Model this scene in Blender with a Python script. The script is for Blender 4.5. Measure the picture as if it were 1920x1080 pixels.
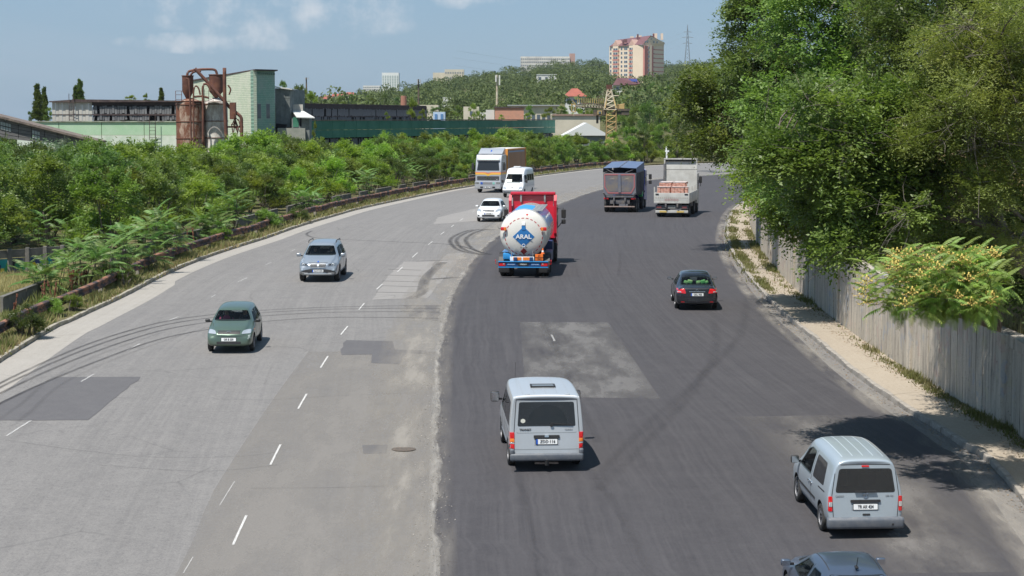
import bpy, bmesh, math, random
import numpy as np
from mathutils import Vector, Matrix, Euler
from mathutils.bvhtree import BVHTree
random.seed(7); rng = np.random.default_rng(7)
scene = bpy.context.scene
for o in list(bpy.data.objects): bpy.data.objects.remove(o)
col = scene.collection
# ------------------------------------------------------------------ camera
CZ = 9.75; FPX = 3750.0; HOR = 222.0
PITCH = math.atan((540 - HOR) / FPX)
cam_d = bpy.data.cameras.new('camera'); cam = bpy.data.objects.new('camera', cam_d); col.objects.link(cam)
cam.location = (0, 0, CZ); cam.rotation_euler = (math.pi / 2 - PITCH, 0, 0)
cam_d.sensor_width = 36; cam_d.lens = FPX / 1920 * 36; cam_d.clip_start = 0.5; cam_d.clip_end = 20000
scene.camera = cam
# ------------------------------------------------------------------ sun and sky
SUN = Vector((-0.31, -0.40, 1.0)).normalized()
SUN_EL = math.asin(SUN.z); SUN_AZ = math.atan2(SUN.x, SUN.y)
sd = bpy.data.lights.new('sun', 'SUN'); sd.energy = 5.0; sd.angle = math.radians(0.53); sd.color = (1.0, 0.955, 0.89)
sun = bpy.data.objects.new('sun', sd); col.objects.link(sun); sun.rotation_euler = SUN.to_track_quat('Z', 'Y').to_euler()
world = bpy.data.worlds.new('World'); scene.world = world; world.use_nodes = True
wn = world.node_tree; wn.nodes.clear()
def wnode(t, **k):
    n = wn.nodes.new(t)
    for a, b in k.items(): setattr(n, a, b)
    return n
sky = wnode('ShaderNodeTexSky'); sky.sky_type = 'NISHITA'; sky.sun_disc = False
sky.sun_elevation = SUN_EL; sky.sun_rotation = SUN_AZ
sky.altitude = 100; sky.air_density = 1.0; sky.dust_density = 0.6; sky.ozone_density = 2.5
bg = wnode('ShaderNodeBackground'); bg.inputs['Strength'].default_value = 0.073
wo = wnode('ShaderNodeOutputWorld')
tc = wnode('ShaderNodeTexCoord'); sep = wnode('ShaderNodeSeparateXYZ')
wn.links.new(tc.outputs['Generated'], sep.inputs[0])
# cloud coordinates: direction projected on a high flat deck
mx = wnode('ShaderNodeMath', operation='ADD'); mx.inputs[1].default_value = 0.055; wn.links.new(sep.outputs['Z'], mx.inputs[0])
dx = wnode('ShaderNodeMath', operation='DIVIDE'); dy = wnode('ShaderNodeMath', operation='DIVIDE')
wn.links.new(sep.outputs['X'], dx.inputs[0]); wn.links.new(mx.outputs[0], dx.inputs[1])
wn.links.new(sep.outputs['Y'], dy.inputs[0]); wn.links.new(mx.outputs[0], dy.inputs[1])
comb = wnode('ShaderNodeCombineXYZ'); wn.links.new(dx.outputs[0], comb.inputs[0]); wn.links.new(dy.outputs[0], comb.inputs[1])
def cloud(scale, detail, lo, hi, off, stretch=(1, 1, 1), dist=0.3):
    mp = wnode('ShaderNodeMapping'); mp.inputs['Location'].default_value = off; mp.inputs['Scale'].default_value = stretch
    wn.links.new(comb.outputs[0], mp.inputs[0])
    n = wnode('ShaderNodeTexNoise'); n.inputs['Scale'].default_value = scale; n.inputs['Detail'].default_value = detail
    n.inputs['Roughness'].default_value = 0.58; n.inputs['Distortion'].default_value = dist
    wn.links.new(mp.outputs[0], n.inputs['Vector'])
    r = wnode('ShaderNodeMapRange'); r.inputs['From Min'].default_value = lo; r.inputs['From Max'].default_value = hi
    r.interpolation_type = 'SMOOTHSTEP'
    wn.links.new(n.outputs['Fac'], r.inputs['Value']); return r.outputs[0]
haze = wnode('ShaderNodeMix', data_type='RGBA'); haze.inputs['Factor'].default_value = 0.62
haze.inputs[7].default_value = (2.75, 4.7, 7.2, 1)
wn.links.new(sky.outputs[0], haze.inputs[6])
veil = wnode('ShaderNodeMix', data_type='RGBA'); veil.inputs[7].default_value = (5.0, 5.9, 7.0, 1)
vf = cloud(0.35, 6, 0.40, 0.75, (3.1, 1.2, 0), (1, 0.22, 1), 0.6)
vm = wnode('ShaderNodeMath', operation='MULTIPLY'); vm.inputs[1].default_value = 0.40; wn.links.new(vf, vm.inputs[0])
wn.links.new(vm.outputs[0], veil.inputs['Factor']); wn.links.new(haze.outputs[2], veil.inputs[6])
cum = wnode('ShaderNodeMix', data_type='RGBA'); cum.inputs[7].default_value = (7.4, 7.9, 8.5, 1)
# scattered small cumulus: generic field plus the bank that stands north-west of the bridge
az = wnode('ShaderNodeMath', operation='DIVIDE'); wn.links.new(sep.outputs['X'], az.inputs[0]); wn.links.new(sep.outputs['Y'], az.inputs[1])
def wm_(op, a, b=None):
    m = wnode('ShaderNodeMath', operation=op)
    for i, v in enumerate((a, b)):
        if v is None: continue
        if isinstance(v, (int, float)): m.inputs[i].default_value = v
        else: wn.links.new(v, m.inputs[i])
    return m.outputs[0]
def bank(a0, e0, ra, re_):
    u = wm_('DIVIDE', wm_('SUBTRACT', az.outputs[0], a0), ra); w = wm_('DIVIDE', wm_('SUBTRACT', sep.outputs['Z'], e0), re_)
    return wm_('MAXIMUM', wm_('SUBTRACT', 1.0, wm_('ADD', wm_('MULTIPLY', u, u), wm_('MULTIPLY', w, w))), 0.0)
cn = wnode('ShaderNodeCombineXYZ'); wn.links.new(az.outputs[0], cn.inputs[0]); wn.links.new(sep.outputs['Z'], cn.inputs[1])
nz = wnode('ShaderNodeTexNoise'); nz.inputs['Scale'].default_value = 42; nz.inputs['Detail'].default_value = 9; nz.inputs['Roughness'].default_value = .58; wn.links.new(cn.outputs[0], nz.inputs['Vector'])
bk = wm_('MAXIMUM', wm_('MAXIMUM', bank(-.112, .056, .085, .020), bank(-.165, .054, .020, .010)), wm_('MAXIMUM', bank(-.022, .061, .03, .008), bank(-.150, .037, .05, .006)))
fr = wm_('ADD', wm_('MULTIPLY', bk, .22), wm_('SUBTRACT', wm_('MULTIPLY', nz.outputs['Fac'], 1.5), .42))
cr_ = wnode('ShaderNodeMapRange'); cr_.interpolation_type = 'SMOOTHSTEP'; cr_.inputs['From Min'].default_value = .34; cr_.inputs['From Max'].default_value = .86; wn.links.new(fr, cr_.inputs['Value'])
gen = cloud(0.9, 9, 0.62, 0.74, (1.7, 0.4, 0), (1, 0.6, 1), 0.2)
hi = wnode('ShaderNodeMapRange'); hi.inputs['From Min'].default_value = .10; hi.inputs['From Max'].default_value = .2; wn.links.new(sep.outputs['Z'], hi.inputs['Value'])
cf = wm_('MULTIPLY', wm_('MAXIMUM', wm_('MULTIPLY', cr_.outputs[0], wm_('MINIMUM', wm_('MULTIPLY', bk, 4.0), 1.0)), wm_('MULTIPLY', gen, hi.outputs[0])), .8)
wn.links.new(cf, cum.inputs['Factor']); wn.links.new(veil.outputs[2], cum.inputs[6])
wn.links.new(cum.outputs[2], bg.inputs['Color']); wn.links.new(bg.outputs[0], wo.inputs[0])
vs = scene.view_settings; vs.view_transform = 'Standard'; vs.look = 'None'; vs.gamma = 1; vs.exposure = 0.32; vs.use_curve_mapping = False
scene.display_settings.display_device = 'sRGB'
scene.cycles.max_bounces = 6; scene.cycles.transparent_max_bounces = 8; scene.cycles.diffuse_bounces = 3
# ------------------------------------------------------------------ ground profile and pixel helpers (used once, to find real positions)
def gz(x, y):
    yy = max(30.0, y)
    return CZ - 6.85 - 2.9 * math.exp(-(yy - 44) / 42.0)
def ray(px, py):
    c, s = math.cos(PITCH), math.sin(PITCH); v = (540 - py) / FPX
    return Vector(((px - 960) / FPX, c + v * s, -s + v * c))
def G(px, py, dz=0.0):
    d = ray(px, py); y = 120.0
    lo, hi = 5.0, 3000.0
    for _ in range(60):
        y = (lo + hi) / 2; z = CZ + d.z / d.y * y
        if z > gz(0, y) + dz: lo = y
        else: hi = y
    return Vector((d.x / d.y * y, y, gz(0, y) + dz))
def ZP(px, py, Y):
    d = ray(px, py); return Vector((0, 0, CZ)) + d * (Y / d.y)
# ------------------------------------------------------------------ materials
MATS = {}
def newmat(name):
    m = bpy.data.materials.new(name); m.use_nodes = True; nt = m.node_tree
    b = nt.nodes['Principled BSDF']; return m, nt, b
def setc(b, name, v):
    if name in b.inputs: b.inputs[name].default_value = v
def mat(name, c, rough=0.6, metal=0.0, var=0.0, scale=5.0, coat=0.0, bump=0.0, bscale=40.0, emit=0, c2=None, lo=.4, hi=.65, spec=None, stretch=None, coord='Object'):
    if name in MATS: return MATS[name]
    m, nt, b = newmat(name); MATS[name] = m
    c4 = (c[0], c[1], c[2], 1)
    b.inputs['Base Color'].default_value = c4; b.inputs['Roughness'].default_value = rough; b.inputs['Metallic'].default_value = metal
    if coat: setc(b, 'Coat Weight', coat); setc(b, 'Coat Roughness', 0.06)
    if spec is not None: setc(b, 'Specular IOR Level', spec)
    if emit: b.inputs['Emission Color'].default_value = c4; b.inputs['Emission Strength'].default_value = emit
    if var or c2 or bump:
        t = nt.nodes.new('ShaderNodeTexCoord'); vec = t.outputs[coord]
        if stretch:
            mp = nt.nodes.new('ShaderNodeMapping'); mp.inputs['Scale'].default_value = stretch; nt.links.new(vec, mp.inputs[0]); vec = mp.outputs[0]
    if c2 or var:
        n = nt.nodes.new('ShaderNodeTexNoise'); n.inputs['Scale'].default_value = scale; n.inputs['Detail'].default_value = 6; n.inputs['Roughness'].default_value = .65
        nt.links.new(vec, n.inputs['Vector'])
        r = nt.nodes.new('ShaderNodeMapRange'); r.inputs['From Min'].default_value = lo; r.inputs['From Max'].default_value = hi
        nt.links.new(n.outputs['Fac'], r.inputs['Value'])
        mix = nt.nodes.new('ShaderNodeMix'); mix.data_type = 'RGBA'
        cc = c2 if c2 else tuple(max(0, x * (1 - var)) for x in c)
        mix.inputs[6].default_value = c4; mix.inputs[7].default_value = (cc[0], cc[1], cc[2], 1)
        nt.links.new(r.outputs[0], mix.inputs['Factor']); nt.links.new(mix.outputs[2], b.inputs['Base Color'])
    if bump:
        n2 = nt.nodes.new('ShaderNodeTexNoise'); n2.inputs['Scale'].default_value = bscale; n2.inputs['Detail'].default_value = 4
        nt.links.new(vec, n2.inputs['Vector'])
        bp = nt.nodes.new('ShaderNodeBump'); bp.inputs['Strength'].default_value = bump; bp.inputs['Distance'].default_value = 0.02
        nt.links.new(n2.outputs['Fac'], bp.inputs['Height']); nt.links.new(bp.outputs[0], b.inputs['Normal'])
    return m
def N(nt, t, **k):
    n = nt.nodes.new(t)
    for a, b in k.items():
        if a.startswith('i_'):
            n.inputs[a[2:].replace('_', ' ')].default_value = b
        else: setattr(n, a, b)
    return n
def noise(nt, vec, scale, detail=5, rough=.6, lo=.4, hi=.6, stretch=None, smooth=False):
    if stretch:
        mp = N(nt, 'ShaderNodeMapping'); mp.inputs['Scale'].default_value = stretch; nt.links.new(vec, mp.inputs[0]); vec = mp.outputs[0]
    n = N(nt, 'ShaderNodeTexNoise'); n.inputs['Scale'].default_value = scale; n.inputs['Detail'].default_value = detail; n.inputs['Roughness'].default_value = rough
    nt.links.new(vec, n.inputs['Vector'])
    r = N(nt, 'ShaderNodeMapRange'); r.inputs['From Min'].default_value = lo; r.inputs['From Max'].default_value = hi
    if smooth: r.interpolation_type = 'SMOOTHSTEP'
    nt.links.new(n.outputs['Fac'], r.inputs['Value']); return r.outputs[0]
def mixc(nt, f, a, b, blend='MIX'):
    m = N(nt, 'ShaderNodeMix', data_type='RGBA', blend_type=blend)
    for s, v in ((m.inputs['Factor'], f), (m.inputs[6], a), (m.inputs[7], b)):
        if isinstance(v, (int, float)): s.default_value = v
        elif isinstance(v, tuple): s.default_value = (v[0], v[1], v[2], 1)
        else: nt.links.new(v, s)
    return m.outputs[2]
def mth(nt, op, a, b=None, clamp=False):
    m = N(nt, 'ShaderNodeMath', operation=op, use_clamp=clamp)
    for i, v in enumerate((a, b)):
        if v is None: continue
        if isinstance(v, (int, float)): m.inputs[i].default_value = v
        else: nt.links.new(v, m.inputs[i])
    return m.outputs[0]
# ------------------------------------------------------------------ object helpers
def tag(o, label=None, cat=None, group=None, kind=None):
    if label: o['label'] = label
    if cat: o['category'] = cat
    if group: o['group'] = group
    if kind: o['kind'] = kind
    return o
def link(name, me, parent=None, loc=None, rot=None, scale=None):
    o = bpy.data.objects.new(name, me); col.objects.link(o)
    if parent is not None: o.parent = parent
    if loc is not None: o.location = loc
    if rot is not None: o.rotation_euler = rot
    if scale is not None: o.scale = scale
    return o
def empty(name, loc=(0, 0, 0), rz=0):
    o = bpy.data.objects.new(name, None); col.objects.link(o); o.location = loc; o.rotation_euler = (0, 0, rz)
    o.empty_display_size = .3; return o
def mesh(name, verts, faces, m=None, smooth=False, uvs=None):
    me = bpy.data.meshes.new(name); me.from_pydata([tuple(v) for v in verts], [], [tuple(f) for f in faces])
    if m is not None:
        for mm in (m if isinstance(m, (list, tuple)) else [m]): me.materials.append(mm)
    if smooth: me.polygons.foreach_set('use_smooth', [True] * len(me.polygons))
    if uvs is not None:
        l = me.uv_layers.new(name='UVMap'); vi = np.empty(len(me.loops), dtype=np.int32); me.loops.foreach_get('vertex_index', vi)
        l.data.foreach_set('uv', np.asarray(uvs, dtype=np.float32)[vi].ravel())
    me.update(); return me
def fastquads(name, V, m=None, smooth=False, per=4):
    V = np.asarray(V, dtype=np.float32).reshape(-1, 3); n = len(V); f = n // per
    me = bpy.data.meshes.new(name); me.vertices.add(n); me.vertices.foreach_set('co', V.ravel())
    me.loops.add(n); me.loops.foreach_set('vertex_index', np.arange(n, dtype=np.int32))
    me.polygons.add(f); me.polygons.foreach_set('loop_start', np.arange(0, n, per, dtype=np.int32))
    try: me.polygons.foreach_set('loop_total', np.full(f, per, dtype=np.int32))
    except Exception: pass
    if m is not None:
        for mm in (m if isinstance(m, (list, tuple)) else [m]): me.materials.append(mm)
    me.update(calc_edges=True); me.validate(); return me
class MB:
    """collects simple shapes, then links them as one mesh"""
    def __init__(s): s.v = []; s.f = []; s.mi = []; s.cur = 0
    def add(s, V, F):
        b = len(s.v); s.v += [tuple(v) for v in V]; s.f += [tuple(i + b for i in f) for f in F]; s.mi += [s.cur] * len(F); return s
    def box(s, c, d, rz=0, bev=0.0, rx=0, ry=0):
        hx, hy, hz = d[0] / 2, d[1] / 2, d[2] / 2
        R = Euler((rx, ry, rz)).to_matrix(); C = Vector(c)
        if bev <= 0:
            V = [C + R @ Vector((x, y, z)) for x in (-hx, hx) for y in (-hy, hy) for z in (-hz, hz)]
            return s.add(V, [(0, 1, 3, 2), (4, 6, 7, 5), (0, 4, 5, 1), (2, 3, 7, 6), (0, 2, 6, 4), (1, 5, 7, 3)])
        b = min(bev, hx * .95, hy * .95, hz * .95)
        bm = bmesh.new(); bmesh.ops.create_cube(bm, size=1)
        for v in bm.verts: v.co = Vector((v.co.x * 2 * hx, v.co.y * 2 * hy, v.co.z * 2 * hz))
        bmesh.ops.bevel(bm, geom=list(bm.edges), offset=b, segments=2, affect='EDGES', profile=.6)
        bm.verts.index_update(); V = [C + R @ v.co for v in bm.verts]; F = [[v.index for v in f.verts] for f in bm.faces]; bm.free()
        return s.add(V, F)
    def tube(s, pts, r, n=8, cap=True, r2=None):
        pts = [Vector(p) for p in pts]; k = len(pts); V = []; F = []
        for i, p in enumerate(pts):
            t = (pts[min(i + 1, k - 1)] - pts[max(i - 1, 0)])
            if t.length < 1e-9: t = Vector((0, 0, 1))
            t.normalize(); a = Vector((0, 0, 1)) if abs(t.z) < .9 else Vector((1, 0, 0))
            u = t.cross(a).normalized(); w = t.cross(u)
            if isinstance(r, (list, tuple)): rr = r[i]
            else: rr = r if r2 is None else r + (r2 - r) * i / max(1, k - 1)
            for j in range(n):
                an = 2 * math.pi * j / n; V.append(p + (u * math.cos(an) + w * math.sin(an)) * rr)
        for i in range(k - 1):
            for j in range(n): F.append((i * n + j, i * n + (j + 1) % n, (i + 1) * n + (j + 1) % n, (i + 1) * n + j))
        if cap: F.append(tuple(range(n))[::-1]); F.append(tuple((k - 1) * n + j for j in range(n)))
        return s.add(V, F)
    def lathe(s, prof, n=24, origin=(0, 0, 0), axis='z', cap=True):
        """prof: list of (radius, height)"""
        V = []; F = []; O = Vector(origin)
        for (r, h) in prof:
            for j in range(n):
                a = 2 * math.pi * j / n; x, y = r * math.cos(a), r * math.sin(a)
                p = Vector((x, y, h)) if axis == 'z' else (Vector((h, x, y)) if axis == 'x' else Vector((x, h, y)))
                V.append(O + p)
        for i in range(len(prof) - 1):
            for j in range(n): F.append((i * n + j, i * n + (j + 1) % n, (i + 1) * n + (j + 1) % n, (i + 1) * n + j))
        if cap: F.append(tuple(range(n))[::-1]); F.append(tuple((len(prof) - 1) * n + j for j in range(n)))
        return s.add(V, F)
    def prism(s, poly, a, b, axis='y'):
        """poly 2D extruded from a to b along axis; axis y: poly=(x,z); axis x: poly=(y,z); axis z: poly=(x,y)"""
        n = len(poly); V = []
        for t in (a, b):
            for p in poly: V.append({'y': (p[0], t, p[1]), 'x': (t, p[0], p[1]), 'z': (p[0], p[1], t)}[axis])
        F = [tuple(range(n))[::-1], tuple(range(n, 2 * n))] + [(i, (i + 1) % n, n + (i + 1) % n, n + i) for i in range(n)]
        return s.add(V, F)
    def xform(s, M, start=0):
        for i in range(start, len(s.v)): s.v[i] = tuple(M @ Vector(s.v[i]))
        return s
    def build(s, name, m, parent=None, smooth=False, fix=True, auto=None):
        me = mesh(name, s.v, s.f, m, smooth)
        if len(set(s.mi)) > 1: me.polygons.foreach_set('material_index', s.mi)
        if fix:
            bm = bmesh.new(); bm.from_mesh(me); bmesh.ops.recalc_face_normals(bm, faces=bm.faces)
            if auto:
                for e in bm.edges:
                    if len(e.link_faces) == 2 and e.calc_face_angle(0) > auto: e.smooth = False
                for f in bm.faces: f.smooth = True
            bm.to_mesh(me); bm.free()
        return link(name, me, parent)
def textmesh(txt, size, depth, m, bold=0.0, sx=1.0):
    cu = bpy.data.curves.new('lettering', 'FONT'); cu.body = txt; cu.size = size; cu.extrude = depth / 2; cu.align_x = 'CENTER'; cu.align_y = 'CENTER'; cu.offset = bold; cu.resolution_u = 2
    o = bpy.data.objects.new('lettering', cu); col.objects.link(o); o.scale = (1, 1, 1)
    dg = bpy.context.evaluated_depsgraph_get(); me = bpy.data.meshes.new_from_object(o.evaluated_get(dg)); col.objects.unlink(o); bpy.data.objects.remove(o)
    if sx != 1:
        for v in me.vertices: v.co.x *= sx
    me.materials.clear(); me.materials.append(m); me.name = 'lettering'; return me
def catmull(P, sub=6):
    P = [Vector(p) for p in P]; out = []
    for i in range(len(P) - 1):
        p0, p1, p2, p3 = P[max(0, i - 1)], P[i], P[i + 1], P[min(len(P) - 1, i + 2)]
        for k in range(sub):
            t = k / sub; out.append(.5 * ((2 * p1) + (-p0 + p2) * t + (2 * p0 - 5 * p1 + 4 * p2 - p3) * t * t + (-p0 + 3 * p1 - 3 * p2 + p3) * t ** 3))
    out.append(P[-1]); return out
def resample(P, step=None, n=None):
    P = [Vector(p) for p in P]; L = [0]
    for a, b in zip(P, P[1:]): L.append(L[-1] + (b - a).length)
    if n is None: n = max(2, int(round(L[-1] / step)) + 1)
    out = []; j = 0
    for i in range(n):
        d = L[-1] * i / (n - 1)
        while j < len(P) - 2 and L[j + 1] < d: j += 1
        t = (d - L[j]) / max(1e-9, L[j + 1] - L[j]); out.append(P[j].lerp(P[j + 1], min(1, t)))
    return out
def offset_line(P, d):
    out = []
    for i, p in enumerate(P):
        t = (P[min(i + 1, len(P) - 1)] - P[max(0, i - 1)]); t.z = 0; t.normalize(); n = Vector((-t.y, t.x, 0))   # left of travel
        out.append(p + n * d)
    return out
def fl(v): return (v.x, v.y)
# ================================================================== ROAD LINES IN WORLD SPACE
def worldline(pts, pre=None, post=None, sub=5):
    W = [G(*p) for p in pts]
    if pre: W = [Vector((x, y, 0)) for x, y in pre] + W
    if post: W = W + [Vector((x, y, 0)) for x, y in post]
    W = [Vector((w.x, w.y, 0)) for w in W]
    return catmull(W, sub)
leftK = worldline([(62, 641), (139, 601), (237, 555), (311, 516), (385, 485), (447, 464), (501, 447), (560, 426), (630, 405), (677, 392), (750, 376), (838, 358), (885, 350), (1004, 331), (1100, 319)], pre=[(-17.3, 5), (-17.5, 40)])
a, b = leftK[-8], leftK[-1]; dr = (b - a).normalized()
def bend(p, d, n, step, ang):
    out = []; 
    for i in range(n):
        d = Matrix.Rotation(ang, 3, 'Z') @ d; p = p + d * step; out.append(p.copy())
    return out
leftK += bend(b, dr, 14, 7, -0.055)
rightK = worldline([(1873, 889), (1812, 844), (1751, 803), (1712, 780), (1651, 739), (1590, 694), (1523, 636), (1484, 606), (1440, 564), (1412, 533), (1382, 494), (1368, 467), (1362, 439), (1366, 411), (1375, 393)], pre=[(12.0, 5), (12.0, 36)])
a, b = rightK[-8], rightK[-1]; dr = (b - a).normalized()
rightK += bend(b, dr, 14, 6, -0.045)
midK = worldline([(816, 1060), (816, 960), (817, 850), (819, 760), (823, 690), (830, 620), (844, 560), (872, 509), (904, 467), (940, 438), (1000, 401), (1047, 383), (1100, 363), (1160, 347)], pre=[(-1.6, 5), (-1.65, 30)])
a, b = midK[-8], midK[-1]; dr = (b - a).normalized()
midK += bend(b, dr, 14, 6, -0.05)
NR = 260
LK = resample(leftK, n=NR); RK = resample(rightK, n=NR); MK = resample(midK, n=NR)
LK1 = resample(leftK, step=1.0)
def onz(v, dz=0): return Vector((v.x, v.y, gz(v.x, v.y) + dz))
def ribbon(A, B, dz, nu=2, name='ribbon', m=None, wid=None, jitA=0, dzf=None):
    V = []; U = []; F = []; n = len(A); d = 0
    for i in range(n):
        if i: d += ((A[i] - A[i - 1]).length + (B[i] - B[i - 1]).length) / 2
        for j in range(nu):
            t = j / (nu - 1); p = A[i].lerp(B[i], t); V.append(onz(p, dz if dzf is None else dzf(t))); U.append(((A[i] - B[i]).length * t, d))
    for i in range(n - 1):
        for j in range(nu - 1): F.append((i * nu + j, i * nu + j + 1, (i + 1) * nu + j + 1, (i + 1) * nu + j))
    return mesh(name, V, F, m, True, U)
# ---------------- materials
def asphalt(name, base, dark, light, speck=.5, streak=.5, bump=.25, crack=0.0, spec=.35):
    m, nt, b = newmat(name); uv = N(nt, 'ShaderNodeTexCoord').outputs['UV']; geo = N(nt, 'ShaderNodeNewGeometry').outputs['Position']
    s1 = noise(nt, uv, 1.0, 5, .6, .35, .7, (1.3, .035, 1))
    s2 = noise(nt, uv, 1.0, 6, .65, .4, .65, (5.0, .10, 1))
    big = noise(nt, geo, .12, 5, .6, .38, .62)
    mid = noise(nt, geo, 1.1, 6, .7, .42, .68)
    c = mixc(nt, mth(nt, 'MULTIPLY', s1, streak), base, dark)
    c = mixc(nt, mth(nt, 'MULTIPLY', s2, streak * .7), c, light)
    c = mixc(nt, mth(nt, 'MULTIPLY', big, .5), c, mixc(nt, .35, dark, light))
    c = mixc(nt, mth(nt, 'MULTIPLY', mid, .28), c, light)
    fine = noise(nt, geo, 26, 3, .8, .42, .72)
    c = mixc(nt, mth(nt, 'MULTIPLY', fine, speck * .55), c, light)
    fine2 = noise(nt, geo, 19, 2, .8, .50, .62)
    c = mixc(nt, mth(nt, 'MULTIPLY', fine2, speck * .45), c, dark)
    c = mixc(nt, mth(nt, 'MULTIPLY', noise(nt, geo, 5.5, 6, .8, .42, .72), speck * .40), c, light)
    c = mixc(nt, mth(nt, 'MULTIPLY', noise(nt, geo, 8.5, 4, .8, .54, .66), speck * .5), c, dark)
    if crack:
        wv = N(nt, 'ShaderNodeTexNoise'); wv.inputs['Scale'].default_value = .8; wv.inputs['Detail'].default_value = 4; nt.links.new(geo, wv.inputs['Vector'])
        ad = mixc(nt, .12, geo, wv.outputs['Color'], 'LINEAR_LIGHT')
        vo = N(nt, 'ShaderNodeTexVoronoi', feature='DISTANCE_TO_EDGE'); vo.inputs['Scale'].default_value = .22; nt.links.new(ad, vo.inputs['Vector'])
        r = N(nt, 'ShaderNodeMapRange'); r.inputs['From Min'].default_value = .010; r.inputs['From Max'].default_value = .001; nt.links.new(vo.outputs['Distance'], r.inputs['Value'])
        pt = noise(nt, geo, .3, 3, .6, .45, .60)
        c = mixc(nt, mth(nt, 'MULTIPLY', mth(nt, 'MULTIPLY', r.outputs[0], crack), pt), c, tuple(x * .35 for x in dark))
    nt.links.new(c, b.inputs['Base Color']); b.inputs['Roughness'].default_value = .88; setc(b, 'Specular IOR Level', spec)
    bn = N(nt, 'ShaderNodeTexNoise'); bn.inputs['Scale'].default_value = 45; nt.links.new(geo, bn.inputs['Vector'])
    bp = N(nt, 'ShaderNodeBump'); bp.inputs['Strength'].default_value = bump; bp.inputs['Distance'].default_value = .02; nt.links.new(bn.outputs['Fac'], bp.inputs['Height']); nt.links.new(bp.outputs[0], b.inputs['Normal'])
    return m
M_old = asphalt('old_asphalt', (.176, .168, .162), (.092, .088, .088), (.26, .248, .232), .9, .55, .35, .28)
M_new = asphalt('new_asphalt', (.052, .049, .053), (.034, .032, .036), (.088, .083, .086), .55, .8, .3)
M_conc = asphalt('shoulder_concrete', (.31, .285, .25), (.22, .205, .18), (.40, .375, .34), .8, .5, .3, .4)
M_walk = asphalt('sidewalk_concrete', (.35, .295, .225), (.22, .175, .13), (.43, .38, .31), .7, .25, .5, .5)
def alphamat(name, c1, c2, scale, lo, hi, stretch=(1, 1, 1), top=1.0, uvfade=0.0, speck=.3, world=False):
    m, nt, b = newmat(name); t = N(nt, 'ShaderNodeTexCoord'); geo = N(nt, 'ShaderNodeNewGeometry').outputs['Position']; uv = t.outputs['UV']
    a = noise(nt, geo if world else uv, scale, 6, .65, lo, hi, stretch)
    if uvfade:   # uv.x is 0..1 across the mark; soft edges
        sx = N(nt, 'ShaderNodeSeparateXYZ'); nt.links.new(uv, sx.inputs[0])
        e = mth(nt, 'MULTIPLY', mth(nt, 'MULTIPLY', sx.outputs[0], mth(nt, 'SUBTRACT', 1.0, sx.outputs[0])), 4.0)
        e = mth(nt, 'POWER', e, uvfade); a = mth(nt, 'MULTIPLY', a, e)
    a = mth(nt, 'MULTIPLY', a, top, True)
    f = noise(nt, geo, 24, 3, .8, .4, .7); c = mixc(nt, mth(nt, 'MULTIPLY', f, speck), c1, c2)
    nt.links.new(c, b.inputs['Base Color']); b.inputs['Roughness'].default_value = .9; setc(b, 'Specular IOR Level', .3)
    tr = N(nt, 'ShaderNodeBsdfTransparent'); mx = N(nt, 'ShaderNodeMixShader'); nt.links.new(a, mx.inputs[0]); nt.links.new(tr.outputs[0], mx.inputs[1]); nt.links.new(b.outputs[0], mx.inputs[2])
    nt.links.new(mx.outputs[0], nt.nodes['Material Output'].inputs[0]); return m
M_paint = alphamat('worn_white_paint', (.58, .57, .545), (.34, .33, .32), 3.0, .28, .50, (1, 1, 1), 1.0)
M_paint_faint = alphamat('faded_white_paint', (.60, .59, .57), (.35, .35, .34), 3.0, .35, .60, (1, 1, 1), .9)
M_skid = alphamat('tyre_rubber_mark', (.030, .029, .033), (.06, .06, .065), 2.0, .15, .65, (.5, .25, 1), .56, 1.2)
M_skid_faint = alphamat('faint_tyre_mark', (.030, .029, .033), (.05, .05, .055), 2.0, .2, .75, (.5, .2, 1), .17, 1.6)
M_tar = alphamat('crack_sealant', (.05, .048, .052), (.11, .105, .11), 2.0, .2, .45, (1, 1, 1), .50, .5)
M_crumb = alphamat('crumbled_edge', (.37, .35, .32), (.25, .235, .215), 1.6, .30, .66, (.9, .45, 1), 1.0, .35, .7)
M_dust = alphamat('dust_film', (.30, .275, .24), (.38, .355, .32), 1.0, .36, .66, (1.3, .22, 1), .75, .8, .4, True)
# ---------------- sheets
tag(link('road', ribbon(LK, RK, 0, 30, 'road', M_old)), kind='structure', label='old grey asphalt of the curving road')
# shoulder: pale concrete strip beside the left kerb
i0 = next(i for i, p in enumerate(LK) if p.y > 60)
A = LK[i0:]; shw = [1.9 if p.y < 95 else 1.8 + (1.0 * math.sin(p.y * .05) * .3) for p in A]
shB = [p + (R - p).normalized() * w for p, R, w in zip(A, RK[i0:], shw)]
tag(link('shoulder', ribbon(A, shB, .004, 3, 'shoulder', M_conc)), kind='structure')
# new dark asphalt on the right carriageway, with a ragged edge
rg = random.Random(3)
MKj = resample(midK, step=.5); MKn = []
acc = 0
for p in MKj:
    acc = acc * .8 + rg.gauss(0, .035); MKn.append(p + Vector((acc, 0, 0)))
RKn = resample(rightK, n=len(MKn))
M_new_ribbon = ribbon([p for p in MKn], [p + (m - p).normalized() * (0.42 + .35 * max(0, math.sin(p.y * .03))) for p, m in zip(RKn, MKn)], .004, 12, 'new_asphalt', M_new)
tag(link('carriageway', M_new_ribbon), kind='structure')
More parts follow.
